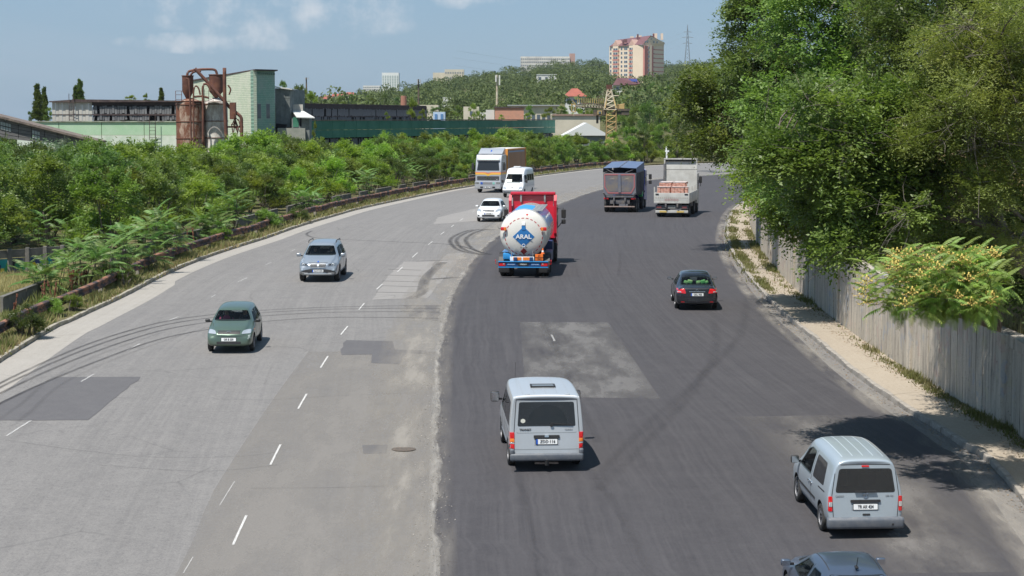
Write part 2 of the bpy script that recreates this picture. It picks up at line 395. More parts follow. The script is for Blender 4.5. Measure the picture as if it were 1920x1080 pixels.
# crumbled pale joint
cr = [p + Vector((-.17, 0, 0)) for p in MKj]; cr2 = [p + Vector((.10, 0, 0)) for p in MKn]
def uvribbon(A, B, dz, m, name, nu=2):
    V = []; U = []; F = []; d = 0; n = len(A)
    for i in range(n):
        if i: d += (A[i] - A[i - 1]).length
        for j in range(nu):
            t = j / (nu - 1); V.append(onz(A[i].lerp(B[i], t), dz)); U.append((t, d))
    for i in range(n - 1):
        for j in range(nu - 1): F.append((i * nu + j, i * nu + j + 1, (i + 1) * nu + j + 1, (i + 1) * nu + j))
    return mesh(name, V, F, m, True, U)
tag(link('asphalt_joint', uvribbon(cr, cr2, .009, M_crumb, 'asphalt_joint', 3)), kind='structure')
dA = [p + Vector((-2.2, 0, 0)) for p in MKj]; dB = [p + Vector((.5, 0, 0)) for p in MKj]
tag(link('dust_strip', uvribbon(dA, dB, .013, M_dust, 'dust_strip', 3)), kind='structure')
rA = [p for p in RKn]; rB = [p + (m - p).normalized() * 1.5 for p, m in zip(RKn, MKn)]
tag(link('gutter_dust', uvribbon(rA, rB, .009, M_dust, 'gutter_dust', 3)), kind='structure')
rB2 = [p + (m - p).normalized() * .55 for p, m in zip(RKn, MKn)]
def patch(px, m, name, dz, seg=.7, jit=.03):
    W = [G(*p) for p in px]; out = []
    for a, b in zip(W, W[1:] + W[:1]):
        k = max(1, int((b - a).length / seg))
        for i in range(k):
            q = a.lerp(b, i / k); out.append(Vector((q.x + rg.gauss(0, jit), q.y + rg.gauss(0, jit), 0)))
    bm = bmesh.new(); vs_ = [bm.verts.new(p) for p in out]; bm.faces.new(vs_); bmesh.ops.triangulate(bm, faces=bm.faces)
    for _ in range(4):
        es = [e for e in bm.edges if e.calc_length() > 3]
        if not es: break
        bmesh.ops.subdivide_edges(bm, edges=es, cuts=1); bmesh.ops.triangulate(bm, faces=bm.faces)
    bmesh.ops.recalc_face_normals(bm, faces=bm.faces)
    for v in bm.verts: v.co.z = gz(v.co.x, v.co.y) + dz
    for f in bm.faces:
        if f.normal.z < 0: f.normal_flip()
    me = bpy.data.meshes.new(name); bm.to_mesh(me); me.materials.append(m)
    l = me.uv_layers.new(name='UVMap'); 
    for lp in me.loops: c = me.vertices[lp.vertex_index].co; l.data[lp.index].uv = (c.x, c.y)
    bm.free(); return tag(link(name, me), kind='structure')
def strip(pxs, width, m, name, dz, world_pts=None, group=None, cnt=40):
    W = world_pts if world_pts else [G(*p) for p in pxs]
    W = [Vector((w.x, w.y, 0)) for w in W]; C = resample(catmull(W, 8), n=max(cnt, 2))
    return tag(link(name, uvribbon(offset_line(C, width / 2), offset_line(C, -width / 2), dz, m, name, 3)), kind='structure')
M_patch = asphalt('patch_asphalt', (.098, .094, .098), (.075, .072, .076), (.15, .145, .142), .6, .15, .3)
M_patch2 = asphalt('patch_asphalt_light', (.235, .222, .21), (.19, .18, .17), (.30, .285, .265), .6, .15, .3, .5)
M_patch3 = asphalt('patch_worn_right', (.118, .114, .114), (.070, .067, .071), (.19, .182, .175), .6, .9, .3)
patch([(108, 707), (265, 707), (165, 788), (-60, 788), (20, 745)], M_patch, 'asphalt_patch', .008)
patch([(640, 656), (650, 638), (735, 640), (741, 656), (802, 657), (800, 663), (757, 665), (748, 683), (694, 681), (700, 665), (642, 666)], M_patch, 'asphalt_patch', .008)
patch([(680, 835), (726, 834), (726, 850), (680, 851)], M_patch, 'asphalt_patch', .008)
patch([(758, 573), (826, 573), (822, 602), (770, 597)], M_patch, 'asphalt_patch', .008)
patch([(757, 491), (815, 490), (780, 560), (700, 562), (725, 520)], M_patch2, 'asphalt_patch', .006)
patch([(820, 408), (905, 388), (925, 412), (812, 421)], M_patch2, 'asphalt_patch', .006)
patch([(840, 476), (870, 474), (850, 500), (835, 520), (800, 560), (775, 556), (800, 512)], M_patch2, 'asphalt_patch', .006)
M_w3 = alphamat('worn_patch_right', (.185, .178, .172), (.11, .105, .104), 1.0, .30, .60, (1.1, .30, 1), .85, .15, .9, True)
wq = [G(*p) for p in ((1062, 604), (1078, 650), (1100, 700), (1116, 752))]
strip([], 8.2, M_w3, 'worn_asphalt_patch', .008, wq) if False else None
q0, q1, q2, q3 = [Vector((*fl(G(*p)), 0)) for p in ((975, 604), (1140, 605), (1238, 748), (985, 744))]
tag(link('worn_asphalt_patch', uvribbon([q0.lerp(q3, k / 12) for k in range(13)], [q1.lerp(q2, k / 12) for k in range(13)], .008, M_w3, 'worn_asphalt_patch', 6)), kind='structure')
# right-hand worn area at the bottom (old paving shows beside the kerb)
M_wornR = alphamat('worn_paving_right', (.19, .177, .166), (.12, .113, .108), 1.0, .34, .64, (.8, .25, 1), .9, 1.6, .9, True)
strip([(1760, 1075), (1700, 1000), (1640, 900), (1560, 830), (1500, 780)], 4.6, M_wornR, 'worn_paving', .009)
M_pale = alphamat('pale_old_lane', (.272, .252, .228), (.19, .18, .168), 1.0, .18, .56, (.7, .18, 1), .66, .12, .9, True)
pz = [p for p in MKj if 30 < p.y < 72]; tag(link('pale_lane', uvribbon([p + Vector((-5.6 + .8 * max(0, (p.y - 50) / 20), 0, 0)) for p in pz], [p + Vector((-.1, 0, 0)) for p in pz], .005, M_pale, 'pale_lane', 6)), kind='structure')
# dashes
def dash(c1, c2, w, m, dz=.012):
    strip([c1, c2], w, m, 'lane_marking', dz, cnt=4)
near = [((437, 1022), (462, 967)), ((507, 872), (526, 834)), ((559, 767), (575, 739)), ((601, 690), (615, 668)), ((639, 628), (652, 612)), ((673, 581), (683, 569)), ((706, 543), (717, 533)), ((773, 483), (783, 474)), ((745, 510), (755, 501)), ((803, 459), (811, 453)), ((826, 440), (833, 435)), ((862, 414), (868, 410)), ((846, 426), (851, 422))]
for a_, b_ in near: dash(a_, b_, .056, M_paint)
for a_, b_ in [((12, 818), (58, 789)), ((238, 658), (262, 645)), ((446, 529), (464, 521)), ((498, 497), (508, 492)), ((396, 558), (404, 553)), ((545, 472), (553, 468)), ((152, 716), (176, 702)), ((315, 602), (335, 594)), ((1034, 628), (1040, 640)), ((885, 398), (890, 395))]: dash(a_, b_, .07, M_paint_faint)
for a_, b_ in (((412, 948), (440, 903)), ((344, 1075), (362, 1045))): dash(a_, b_, .025, M_paint_faint)
# tyre marks
for k, off in enumerate((0, 5, 12, 24)):
    strip([(826, 574 + off), (730, 574 + off * .9), (600, 577 + off * .8), (480, 583 + off * .9), (400, 590 + off * 1.1), (300, 605 + off * 1.3), (180, 640 + off * 1.6), (60, 690 + off * 1.6), (-60, 750 + off * 1.6)], .21, M_skid, 'tyre_mark', .016)
strip([(20, 800), (60, 770), (110, 725), (200, 680), (330, 632), (420, 606)], .24, M_skid_faint, 'tyre_mark', .014)
strip([(0, 786), (50, 750), (90, 715), (180, 668), (300, 625)], .24, M_skid_faint, 'tyre_mark', .014)
strip([(585, 433), (575, 440), (600, 447), (700, 452), (820, 457), (865, 462), (905, 475)], .25, M_skid, 'tyre_mark', .014)
for o in (0, 12, 30): strip([(915 + o, 430), (880 + o * .8, 432), (850 + o * .9, 444), (845 + o, 456), (862 + o, 470), (900 + o * .7, 478)], .35, M_skid, 'tyre_mark', .015)
strip([(630, 425), (640, 432), (655, 424), (680, 418)], .2, M_skid_faint, 'tyre_mark', .014)
strip([(880, 450), (930, 415), (1000, 380), (1060, 360)], .3, M_skid_faint, 'tyre_mark', .014)
for o in (0, 105): strip([(1400 + o * .4, 560), (1395 + o * .5, 600), (1380 + o * .5, 640), (1300 + o, 720), (1180 + o, 830), (1120 + o * 1.2, 900)] if o == 0 else [(1338, 600), (1340, 660), (1290, 745), (1190, 850), (1120, 920)], .5, M_skid_faint, 'tyre_mark', .014)
strip([(965, 870), (990, 960), (1010, 1080), (1020, 1150)], .30, M_skid_faint, 'tyre_mark', .014)
strip([(1105, 880), (1160, 960), (1220, 1080), (1250, 1150)], .34, M_skid_faint, 'tyre_mark', .014)
strip([(1020, 605), (1045, 660), (1080, 740), (1120, 830)], .4, M_skid_faint, 'tyre_mark', .014)
strip([(1163, 470), (1162, 500), (1158, 520)], .25, M_skid_faint, 'tyre_mark', .014)
strip([(830, 492), (800, 520), (790, 548), (770, 560)], .55, M_tar, 'sealed_crack', .011)
for y in (505, 516, 527, 536, 548): strip([(700 + (560 - y) * .5, y), (790, y + 2)], .18, M_tar, 'sealed_crack', .010)
strip([(780, 490), (840, 488)], .2, M_tar, 'sealed_crack', .010)
strip([(806, 524), (860, 520)], .6, M_tar, 'sealed_crack', .010)
for pts in ([(10, 825), (150, 845), (300, 858), (450, 856), (520, 848)], [(400, 748), (500, 750), (640, 742), (780, 737)], [(180, 872), (380, 884), (520, 872)], [(470, 916), (600, 915), (720, 912)]): strip(pts, .035, M_skid, 'road_crack', .010)
# manhole by the joint
mh = MB(); c = G(757, 843); mh.lathe([(.34, 0), (.34, .014), (.30, .02), (.05, .018)], 20, (c.x, c.y, c.z + .006))
tag(mh.build('manhole_cover', mat('cast_iron', (.10, .085, .07), .7, .3, c2=(.2, .15, .11), scale=20)), 'round dark manhole cover in the pale paving left of the joint', 'manhole cover')
# ------------------------------------------------------------------ kerbs
M_kerb = mat('kerb_concrete', (.33, .30, .26), .9, c2=(.20, .18, .155), scale=2.5, bump=.6, bscale=25)
M_kerb2 = mat('kerb_concrete_left', (.36, .33, .27), .9, c2=(.20, .18, .13), scale=2.5, bump=.6, bscale=25)
def kerb(line, name, m, side, step=1.0, y0=30, y1=260):
    root = tag(empty(name), kind='structure'); P = [p for p in resample(line, step=step) if y0 < p.y < y1]
    ms = []
    for k in range(4):
        b = MB(); b.box((0, 0, .03), (step * .985, .16, .26), bev=.02); o = b.build('kerb_stone', m); me = o.data
        for v in me.vertices: v.co += Vector((0, rg.gauss(0, .006), rg.gauss(0, .006)))
        bpy.data.objects.remove(o); ms.append(me)
    for i, (p, q) in enumerate(zip(P, P[1:])):
        c = (p + q) / 2; t = q - p; o = link('kerb_stone', ms[i % 4], root, onz(c + Vector((0, 0, 0)), rg.gauss(.0, .008)), (0, 0, 0))
        o.rotation_euler = (rg.gauss(0, .03), -math.atan2(gz(q.x, q.y) - gz(p.x, p.y), t.length), math.atan2(t.y, t.x) + rg.gauss(0, .008))
    return root
kerb(offset_line(rightK, -.08), 'right_kerb', M_kerb, 1, y1=230)
kerb(offset_line(leftK, .08), 'left_kerb', M_kerb2, -1, y1=275)
# ------------------------------------------------------------------ sidewalk, wall
wallL = worldline([(1920, 833), (1873, 805), (1801, 761), (1729, 717), (1668, 678), (1607, 636), (1573, 611), (1534, 580), (1495, 550), (1462, 517), (1423, 467), (1404, 420)], pre=[(14.3, 5), (14.1, 36)])
a, b = wallL[-6], wallL[-1]; dr = (b - a).normalized(); wallL += bend(b, dr, 10, 6, -0.045)
sw = resample(wallL, n=NR); sk = resample(rightK, n=NR)
tag(link('sidewalk', ribbon(offset_line(sk, -.16), [p + Vector((.3, 0, 0)) for p in sw], .12, 4, 'sidewalk', M_walk)), kind='structure')
def wallmat():
    m, nt, b = newmat('weathered_concrete_panels'); geo = N(nt, 'ShaderNodeNewGeometry').outputs['Position']; oi = N(nt, 'ShaderNodeObjectInfo').outputs['Random']
    st = noise(nt, geo, 1.0, 6, .65, .42, .66, (3.2, 3.2, .35)); st2 = noise(nt, geo, 1.0, 4, .7, .55, .70, (7, 7, .5)); sp = noise(nt, geo, 9, 4, .7, .60, .68)
    c = mixc(nt, mth(nt, 'MULTIPLY', oi, .6), (.54, .48, .39), (.42, .375, .305))
    c = mixc(nt, mth(nt, 'MULTIPLY', st, .60), c, (.20, .18, .155)); c = mixc(nt, mth(nt, 'MULTIPLY', st2, .9), c, (.085, .08, .078)); c = mixc(nt, mth(nt, 'MULTIPLY', sp, .6), c, (.06, .055, .05))
    # faded graffiti
    for sc, lo, cc, k in ((.55, .60, (.45, .22, .20), .22), (.6, .62, (.18, .28, .42), .28), (.7, .62, (.45, .42, .20), .22)):
        mp = N(nt, 'ShaderNodeMapping'); mp.inputs['Location'].default_value = (sc * 40, lo * 30, 0); nt.links.new(geo, mp.inputs[0])
        w = noise(nt, mp.outputs[0], sc * 1.6, 3, .5, lo - .06, lo + .02); w2 = noise(nt, mp.outputs[0], 3.2, 2, .5, .50, .54); c = mixc(nt, mth(nt, 'MULTIPLY', mth(nt, 'MULTIPLY', w, w2), k), c, cc)
    nt.links.new(c, b.inputs['Base Color']); b.inputs['Roughness'].default_value = .92
    bp = N(nt, 'ShaderNodeBump'); bp.inputs['Strength'].default_value = .5; bp.inputs['Distance'].default_value = .03; nt.links.new(noise(nt, geo, 14, 5, .7, .3, .7), bp.inputs['Height']); nt.links.new(bp.outputs[0], b.inputs['Normal']); return m
M_wall = wallmat()
WH = 2.75
wall = tag(empty('retaining_wall'), 'long weathered concrete retaining wall of narrow upright panels beside the right sidewalk', 'wall')
wm = []
for k in range(5):
    b = MB(); b.box((0, 0, WH / 2 - .2), (.595, .17, WH + .4), bev=.016); o = b.build('wall_panel', M_wall); wm.append(o.data); bpy.data.objects.remove(o)
wp = [p for p in resample([p + Vector((.1, 0, 0)) for p in wallL], step=.61) if 36 < p.y < 152]
for i, (p, q) in enumerate(zip(wp, wp[1:])):
    t = q - p; c = (p + q) / 2
    if i % 20 == 10:
        b = MB(); b.box((0, 0, WH / 2 - .15), (.46, .30, WH + .34), bev=.02); o = b.build('wall_pilaster', M_wall, wall)
    else: o = link('wall_panel', wm[i % 5], wall)
    o.location = onz(c, rg.gauss(0, .012)) + Vector((rg.gauss(0, .010), 0, 0)); o.rotation_euler = (rg.gauss(0, .006), 0, math.atan2(t.y, t.x) + rg.gauss(0, .010))
def sweep(P, prof, m, name, parent=None, dz=0.0, closed=True):
    """prof: (side offset to the left, height) polygon swept along the polyline"""
    V = []; F = []; n = len(prof)
    for i, p in enumerate(P):
        t = P[min(i + 1, len(P) - 1)] - P[max(0, i - 1)]; t.z = 0; t.normalize(); nn = Vector((-t.y, t.x, 0))
        for (s_, h) in prof: V.append(onz(p + nn * s_, dz + h))
    for i in range(len(P) - 1):
        for j in range(n if closed else n - 1): F.append((i * n + j, i * n + (j + 1) % n, (i + 1) * n + (j + 1) % n, (i + 1) * n + j))
    if closed: F.append(tuple(range(n))); F.append(tuple((len(P) - 1) * n + j for j in range(n))[::-1])
    me = mesh(name, V, F, m); bm = bmesh.new(); bm.from_mesh(me); bmesh.ops.recalc_face_normals(bm, faces=bm.faces); bm.to_mesh(me); bm.free(); return link(name, me, parent)
cap = [p for p in resample([p + Vector((.12, 0, 0)) for p in wallL], step=2) if 36 < p.y < 57]
sweep(cap, [(.16, .0), (.16, .34), (-.2, .36), (-.2, .0)], M_wall, 'wall_coping', wall, WH - .28)
cap = [p for p in resample([p + Vector((.12, 0, 0)) for p in wallL], step=2) if 57 < p.y < 152]
sweep(cap, [(.12, 0), (.12, .12), (-.16, .14), (-.16, 0)], M_wall, 'wall_coping', wall, WH + .015)
tag(sweep([p for p in resample(wallL, step=3)], [(-.22, -.5), (-.22, WH + .05), (-.5, WH + .05), (-.5, -.5)], M_wall, 'wall_backing', wall))
# ------------------------------------------------------------------ guardrail on the left
M_rust = mat('rusty_guardrail', (.36, .17, .10), .85, .2, c2=(.05, .045, .05), scale=1.6, lo=.38, hi=.56, bump=.4, bscale=30)
M_rusttop = mat('rust_orange', (.28, .12, .06), .9, .1, c2=(.15, .07, .045), scale=3)
rail = tag(empty('guardrail'), 'long rusty steel guardrail on concrete posts following the left kerb', 'guardrail')
railL = [p for p in resample(offset_line(resample(leftK, step=2), 1.05), step=4.0)]
prof = [(0.0, .40), (-.06, .43), (-.06, .51), (.0, .55), (.0, .62), (-.06, .66), (-.06, .75), (.0, .79), (.10, .79), (.10, .40)]
M_post = mat('post_concrete', (.36, .33, .28), .9, c2=(.22, .2, .17), scale=6)
pb = MB(); pb.box((0, 0, .2), (.16, .2, .95), bev=.015); po = pb.build('rail_post', M_post); pm = po.data; bpy.data.objects.remove(po)
for i in range(len(railL) - 1):
    p, q = railL[i], railL[i + 1]
    if p.y < 30 or p.y > 285: continue
    s_ = sweep([p + (q - p) * -.01, p.lerp(q, .5) + Vector((0, 0, 0)), p + (q - p) * 1.01], [(a_, h + rg.gauss(0, .0)) for a_, h in prof], M_rust, 'rail_beam', rail, rg.gauss(0, .02))
    t = q - p; link('rail_post', pm, rail, onz(p + Vector((-.16, 0, 0))), (0, 0, math.atan2(t.y, t.x)))
# low parapet further out
M_par = mat('parapet_concrete', (.115, .11, .10), .92, c2=(.20, .185, .16), scale=1.3, bump=.5, bscale=12)
par = tag(empty('parapet'), 'low broken grey concrete parapet half hidden behind the guardrail', 'parapet')
outer = [p for p in resample(offset_line(resample(leftK, step=2), 3.6), step=3.2)]
for i in range(len(outer) - 1):
    p, q = outer[i], outer[i + 1]
    if p.y < 60 or p.y > 290 or (88 < p.y < 99) or (i % 5 in (1, 3)): continue
    sweep([p, p + (q - p) * .98], [(0, 0), (0, .62 + rg.gauss(0, .05)), (.05, .72), (-.16, .72), (-.12, .6), (-.12, 0)], M_par, 'parapet_block', par)
# ================================================================== TERRAIN
crest = [(-2000, 226), (0, 225), (300, 222), (480, 214), (560, 196), (600, 184), (660, 173), (700, 166), (760, 160), (800, 152), (850, 146), (900, 139), (960, 132), (1000, 123), (1060, 117), (1100, 114), (1140, 118), (1240, 120), (1320, 112), (1600, 105), (4000, 120)]
def lerp_table(T, x):
    if x <= T[0][0]: return T[0][1]
    for (a, b), (c, d) in zip(T, T[1:]):
        if x <= c: return b + (d - b) * (x - a) / (c - a)
    return T[-1][1]
def sst(a, b, x): t = min(1, max(0, (x - a) / (b - a))); return t * t * (3 - 2 * t)
HR = 1700.0
def terr(x, y):
    z = gz(x, y)
    if y > 300:
        u = 960 + FPX * x / y; zc = CZ + (HOR - lerp_table(crest, u) - 21 - 7 * (1 - sst(740, 860, u))) / FPX * HR
        r = y; t = min(1, max(0, (r - 420) / (HR - 420)))
        h = (zc - z) * t ** 1.15
        wob = 2.2 * math.sin(x * .021 + y * .013) * math.sin(y * .017 - x * .01) * sst(420, 700, r) * (1 - sst(1300, 1650, r))
        if r > HR: h *= 1 - .25 * sst(HR, 3500, r)
        z += h + wob
    return z
gy = [-40, -10, 10] + list(np.arange(20, 300, 4)) + list(np.geomspace(300, 6000, 90))
gx_ = np.concatenate([-np.geomspace(1, 60, 24)[::-1] * 1.0, [0], np.geomspace(1, 60, 24)])
V = []; F = []
nx = 121
for y in gy:
    W = max(120, y * .55)
    for i in range(nx):
        t = (i / (nx - 1)) * 2 - 1; x = W * (abs(t) ** 1.35) * (1 if t > 0 else -1)
        V.append((x, y, terr(x, y) - .07))
for j in range(len(gy) - 1):
    for i in range(nx - 1): F.append((j * nx + i, j * nx + i + 1, (j + 1) * nx + i + 1, (j + 1) * nx + i))
def groundmat(name, a, b_, c_):
    m, nt, b = newmat(name); geo = N(nt, 'ShaderNodeNewGeometry').outputs['Position']
    c = mixc(nt, noise(nt, geo, .35, 6, .7, .4, .6), a, b_); c = mixc(nt, noise(nt, geo, 2.2, 5, .7, .45, .65), c, c_)
    nt.links.new(c, b.inputs['Base Color']); b.inputs['Roughness'].default_value = 1; setc(b, 'Specular IOR Level', .1)
    bp = N(nt, 'ShaderNodeBump'); bp.inputs['Strength'].default_value = .7; bp.inputs['Distance'].default_value = .1; nt.links.new(noise(nt, geo, 6, 5, .8, .2, .8), bp.inputs['Height']); nt.links.new(bp.outputs[0], b.inputs['Normal']); return m
M_ground = groundmat('dry_ground', (.055, .075, .025), (.12, .115, .05), (.19, .16, .085))
M_soil = groundmat('embankment_soil', (.22, .145, .075), (.10, .095, .04), (.30, .21, .12))
M_verge = groundmat('verge_soil', (.14, .13, .06), (.09, .095, .035), (.24, .20, .13))
tag(link('ground', mesh('ground', V, F, M_ground, True)), kind='structure')
# verge on the left
vl = [p for p in resample(leftK, step=2.0)]
offs = [.16, .7, 1.6, 3.6, 6, 9]
V = []; F = []
for p, ps in zip(vl, zip(*[offset_line(vl, d) for d in offs])):
    for k, q in enumerate(ps): V.append(onz(q, (.13, .14, .12, .05, 0, -.04)[k]))
n = len(offs)
for i in range(len(vl) - 1):
    for k in range(n - 1): F.append((i * n + k + 1, i * n + k, (i + 1) * n + k, (i + 1) * n + k + 1))
tag(link('verge', mesh('verge', V, F, M_verge, True)), kind='structure')
# embankment on the right
wl = [p for p in resample(wallL, step=2.5)]
offs = [-.3, -1.2, -3, -6, -10, -16, -26, -45, -70]; hs = [WH - .15, WH - .05, WH + .5, WH + 1.5, WH + 3, WH + 4.5, WH + 5.5, WH + 6, WH + 6]
V = []; F = []
for p, ps in zip(wl, zip(*[offset_line(wl, d) for d in offs])):
    for k, q in enumerate(ps):
        hh = 1
        V.append(onz(q, hs[k] * hh + (0 if k < 1 else .18 * math.sin(q.x * 1.3 + q.y * .7))))
n = len(offs)
for i in range(len(wl) - 1):
    for k in range(n - 1): F.append((i * n + k, i * n + k + 1, (i + 1) * n + k + 1, (i + 1) * n + k))
tag(link('embankment', mesh('embankment', V, F, M_soil, True)), kind='structure')
def emb(x, y):   # ground height on the right bank
    d = 99; 
    for p in wl:
        if abs(p.y - y) < d: d = abs(p.y - y); wx = p.x
    s_ = x - wx; T = [(-.3, 0)] + [(-o, h) for o, h in zip(offs, hs)]
    return gz(x, y) + (lerp_table(T, s_) if s_ > .3 else 0)
# ================================================================== FOLIAGE
def leafmat(name, dark, light, tip, trans=.35, rough=.45):
    m, nt, b = newmat(name); geo = N(nt, 'ShaderNodeNewGeometry'); at = N(nt, 'ShaderNodeAttribute', attribute_name='tint'); oi = N(nt, 'ShaderNodeObjectInfo').outputs['Random']
    isl = geo.outputs['Random Per Island']; pos = geo.outputs['Position']
    f = mth(nt, 'ADD', mth(nt, 'MULTIPLY', at.outputs['Fac'], .55), mth(nt, 'MULTIPLY', isl, .45))
    c = mixc(nt, f, dark, light); c = mixc(nt, mth(nt, 'MULTIPLY', noise(nt, pos, .5, 3, .6, .45, .65), .55), c, tip)
    hs_ = N(nt, 'ShaderNodeHueSaturation'); nt.links.new(c, hs_.inputs['Color']); nt.links.new(mth(nt, 'ADD', .475, mth(nt, 'MULTIPLY', oi, .042)), hs_.inputs['Hue']); nt.links.new(mth(nt, 'ADD', .70, mth(nt, 'MULTIPLY', oi, .62)), hs_.inputs['Value'])
    c = hs_.outputs[0]; nt.links.new(c, b.inputs['Base Color']); b.inputs['Roughness'].default_value = rough; setc(b, 'Specular IOR Level', .35)
    tl = N(nt, 'ShaderNodeBsdfTranslucent'); g = N(nt, 'ShaderNodeHueSaturation'); g.inputs['Value'].default_value = 1.5; g.inputs['Saturation'].default_value = 1.15; nt.links.new(c, g.inputs['Color']); nt.links.new(g.outputs[0], tl.inputs[0])
    mx = N(nt, 'ShaderNodeMixShader'); mx.inputs[0].default_value = trans; nt.links.new(b.outputs[0], mx.inputs[1]); nt.links.new(tl.outputs[0], mx.inputs[2]); nt.links.new(mx.outputs[0], nt.nodes['Material Output'].inputs[0]); return m
L_elm = leafmat('elm_leaves', (.045, .085, .022), (.19, .268, .062), (.265, .335, .085), .38)
L_bush = leafmat('bush_leaves', (.075, .125, .028), (.20, .29, .065), (.27, .35, .08))
L_lime = leafmat('lime_leaves', (.10, .165, .03), (.25, .35, .07), (.33, .41, .09), .4)
L_dark = leafmat('dark_leaves', (.034, .066, .020), (.145, .22, .055), (.20, .275, .07), .36)
L_olive = leafmat('willow_leaves', (.10, .125, .03), (.22, .25, .065), (.28, .28, .08))
L_silver = leafmat('silver_leaves', (.11, .15, .085), (.21, .27, .16), (.22, .29, .17))
L_ail = leafmat('ailanthus_leaves', (.065, .13, .035), (.165, .27, .075), (.22, .33, .09), .3)
L_ail2 = leafmat('flowering_ailanthus_leaves', (.12, .20, .045), (.25, .36, .085), (.31, .40, .10), .4)
L_hill = leafmat('hill_tree_leaves', (.045, .085, .030), (.14, .195, .065), (.17, .22, .07), .2, .8)
L_grass = leafmat('grass_blades', (.10, .13, .035), (.24, .24, .09), (.30, .27, .13), .3, .7)
L_dry = leafmat('dry_grass_blades', (.26, .21, .10), (.42, .36, .19), (.36, .32, .16), .3, .8)
M_bark = mat('bark', (.10, .082, .065), .95, c2=(.19, .165, .14), scale=8, bump=.6, bscale=20)
M_twig = mat('grey_twigs', (.17, .15, .13), .95, c2=(.10, .085, .07), scale=6)
M_dock = mat('dry_dock_stalk', (.17, .055, .03), .95, c2=(.25, .12, .07), scale=9)
def unit(v): return v / np.maximum(1e-9, np.linalg.norm(v, axis=-1, keepdims=True))
def leafquads(c, t, nrm, L, W):
    t = unit(t); b = unit(np.cross(nrm, t)); L = L[:, None] / 2; W = W[:, None] / 2
    return np.stack([c - t * L, c + b * W - t * L * .15, c + t * L, c - b * W - t * L * .15], 1)
def sprays(O, D, Ln, K, leaf, ratio=.5, side=.9, droop=.25, r=rng, tint=None):
    """O origins, D directions, Ln lengths (S,), K leaves per spray"""
    S = len(O); D = unit(D); up = np.array([0, 0, 1.0]); t = (np.arange(K)[None, :] + r.random((S, K))) / K; t = .15 + .85 * t
    b = unit(np.cross(D, up) + r.normal(0, .25, (S, 3)))
    sg = np.where(np.arange(K) % 2 == 0, 1.0, -1.0)[None, :, None]
    P = O[:, None, :] + D[:, None, :] * (Ln[:, None] * t)[:, :, None]
    P = P - up * (droop * Ln[:, None] * t ** 2)[:, :, None] + b[:, None, :] * sg * leaf * .45 + r.normal(0, leaf * .35, (S, K, 3))
    T = D[:, None, :] * .55 + b[:, None, :] * sg * side + r.normal(0, .25, (S, K, 3)) - up * .15
    Nn = unit(np.cross(D, b))[:, None, :]; Nn = np.where(Nn[..., 2:3] < 0, -Nn, Nn); Nn = unit(Nn + r.normal(0, .45, (S, K, 3)) + up * .25)
    c = P.reshape(-1, 3); L = leaf * (.7 + .6 * r.random(S * K)) * (1.1 - .35 * t.reshape(-1))
    q = leafquads(c, T.reshape(-1, 3), Nn.reshape(-1, 3), L, L * ratio)
    tn = np.repeat(r.random(S) * .7 if tint is None else tint, K) + .3 * t.reshape(-1)
    return q, tn
def clumpsprays(C, R, ns, K, leaf, ratio=.5, r=rng, upb=.35, sq=.85, droop=.25):
    """many sprays around clump centres; C (n,3), R (n,)"""
    n = len(C); k = np.maximum(4, (ns * (R / R.mean()) ** 2).astype(int)); idx = np.repeat(np.arange(n), k); S = len(idx)
    d = unit(r.normal(0, 1, (S, 3))); d[:, 2] = np.where(d[:, 2] < -.3, d[:, 2] * .5, d[:, 2])
    rad = R[idx] * (.25 + .55 * r.random(S)); O = C[idx] + d * rad[:, None] * np.array([1, 1, sq])
    D = unit(d + np.array([0, 0, upb]) + r.normal(0, .35, (S, 3))); Ln = R[idx] * (.35 + .65 * r.random(S) ** 1.5)
    tint = np.clip(r.random(n)[idx] * .6 + r.random(S) * .4, 0, 1) * .7
    return sprays(O, D, Ln, K, leaf, ratio, droop=droop, r=r, tint=tint)
def leafobj(name, q, tn, m, parent=None, loc=None):
    me = fastquads(name, q, m); a = me.attributes.new('tint', 'FLOAT', 'POINT')
    v = np.repeat(tn, 4).astype(np.float32)
    if len(v) == len(me.vertices): a.data.foreach_set('value', v)
    return link(name, me, parent, loc)
def limb(b, p0, p1, r0, r1, sag=.1, n=6, seg=5, r=random):
    p0 = Vector(p0); p1 = Vector(p1); L = (p1 - p0).length; pts = []
    o = Vector((r.gauss(0, 1), r.gauss(0, 1), 0)) * L * .06
    for i in range(seg + 1):
        t = i / seg; pts.append(p0.lerp(p1, t) + o * math.sin(t * math.pi) + Vector((0, 0, sag * L * math.sin(t * math.pi))))
    b.tube(pts, [r0 + (r1 - r0) * i / seg for i in range(seg + 1)], n, False); return pts
# ---- bush and tree variants (local origin at the base)
def bush_mesh(seed, rad, h, m, leaf=.15, ncl=16, ns=60, K=12, ratio=.45, spire=0):
    r = np.random.default_rng(seed); C = []; R = []
    for i in range(ncl):
        t = r.random() ** .8; a = r.random() * 6.283; rr = rad * (1 - .55 * t ** 1.5) * math.sqrt(r.random()) * (1 - spire * t)
        C.append((rr * math.cos(a), rr * math.sin(a), h * (.18 + .72 * t))); R.append(rad * (.30 + .22 * r.random()) * (1 - .35 * t))
    q, tn = clumpsprays(np.array(C), np.array(R), ns, K, leaf, ratio, r, upb=.7)
    me = fastquads('crown', q, m); a = me.attributes.new('tint', 'FLOAT', 'POINT'); v = np.repeat(tn, 4).astype(np.float32)
    if len(v) == len(me.vertices): a.data.foreach_set('value', v)
    b = MB(); rr = random.Random(seed)
    for c in C[:7]: limb(b, (rr.gauss(0, .12), rr.gauss(0, .12), -.1), c, .05, .015, .05, 5, 4, rr)
    o = b.build('trunk', M_bark); tm = o.data; bpy.data.objects.remove(o); return me, tm
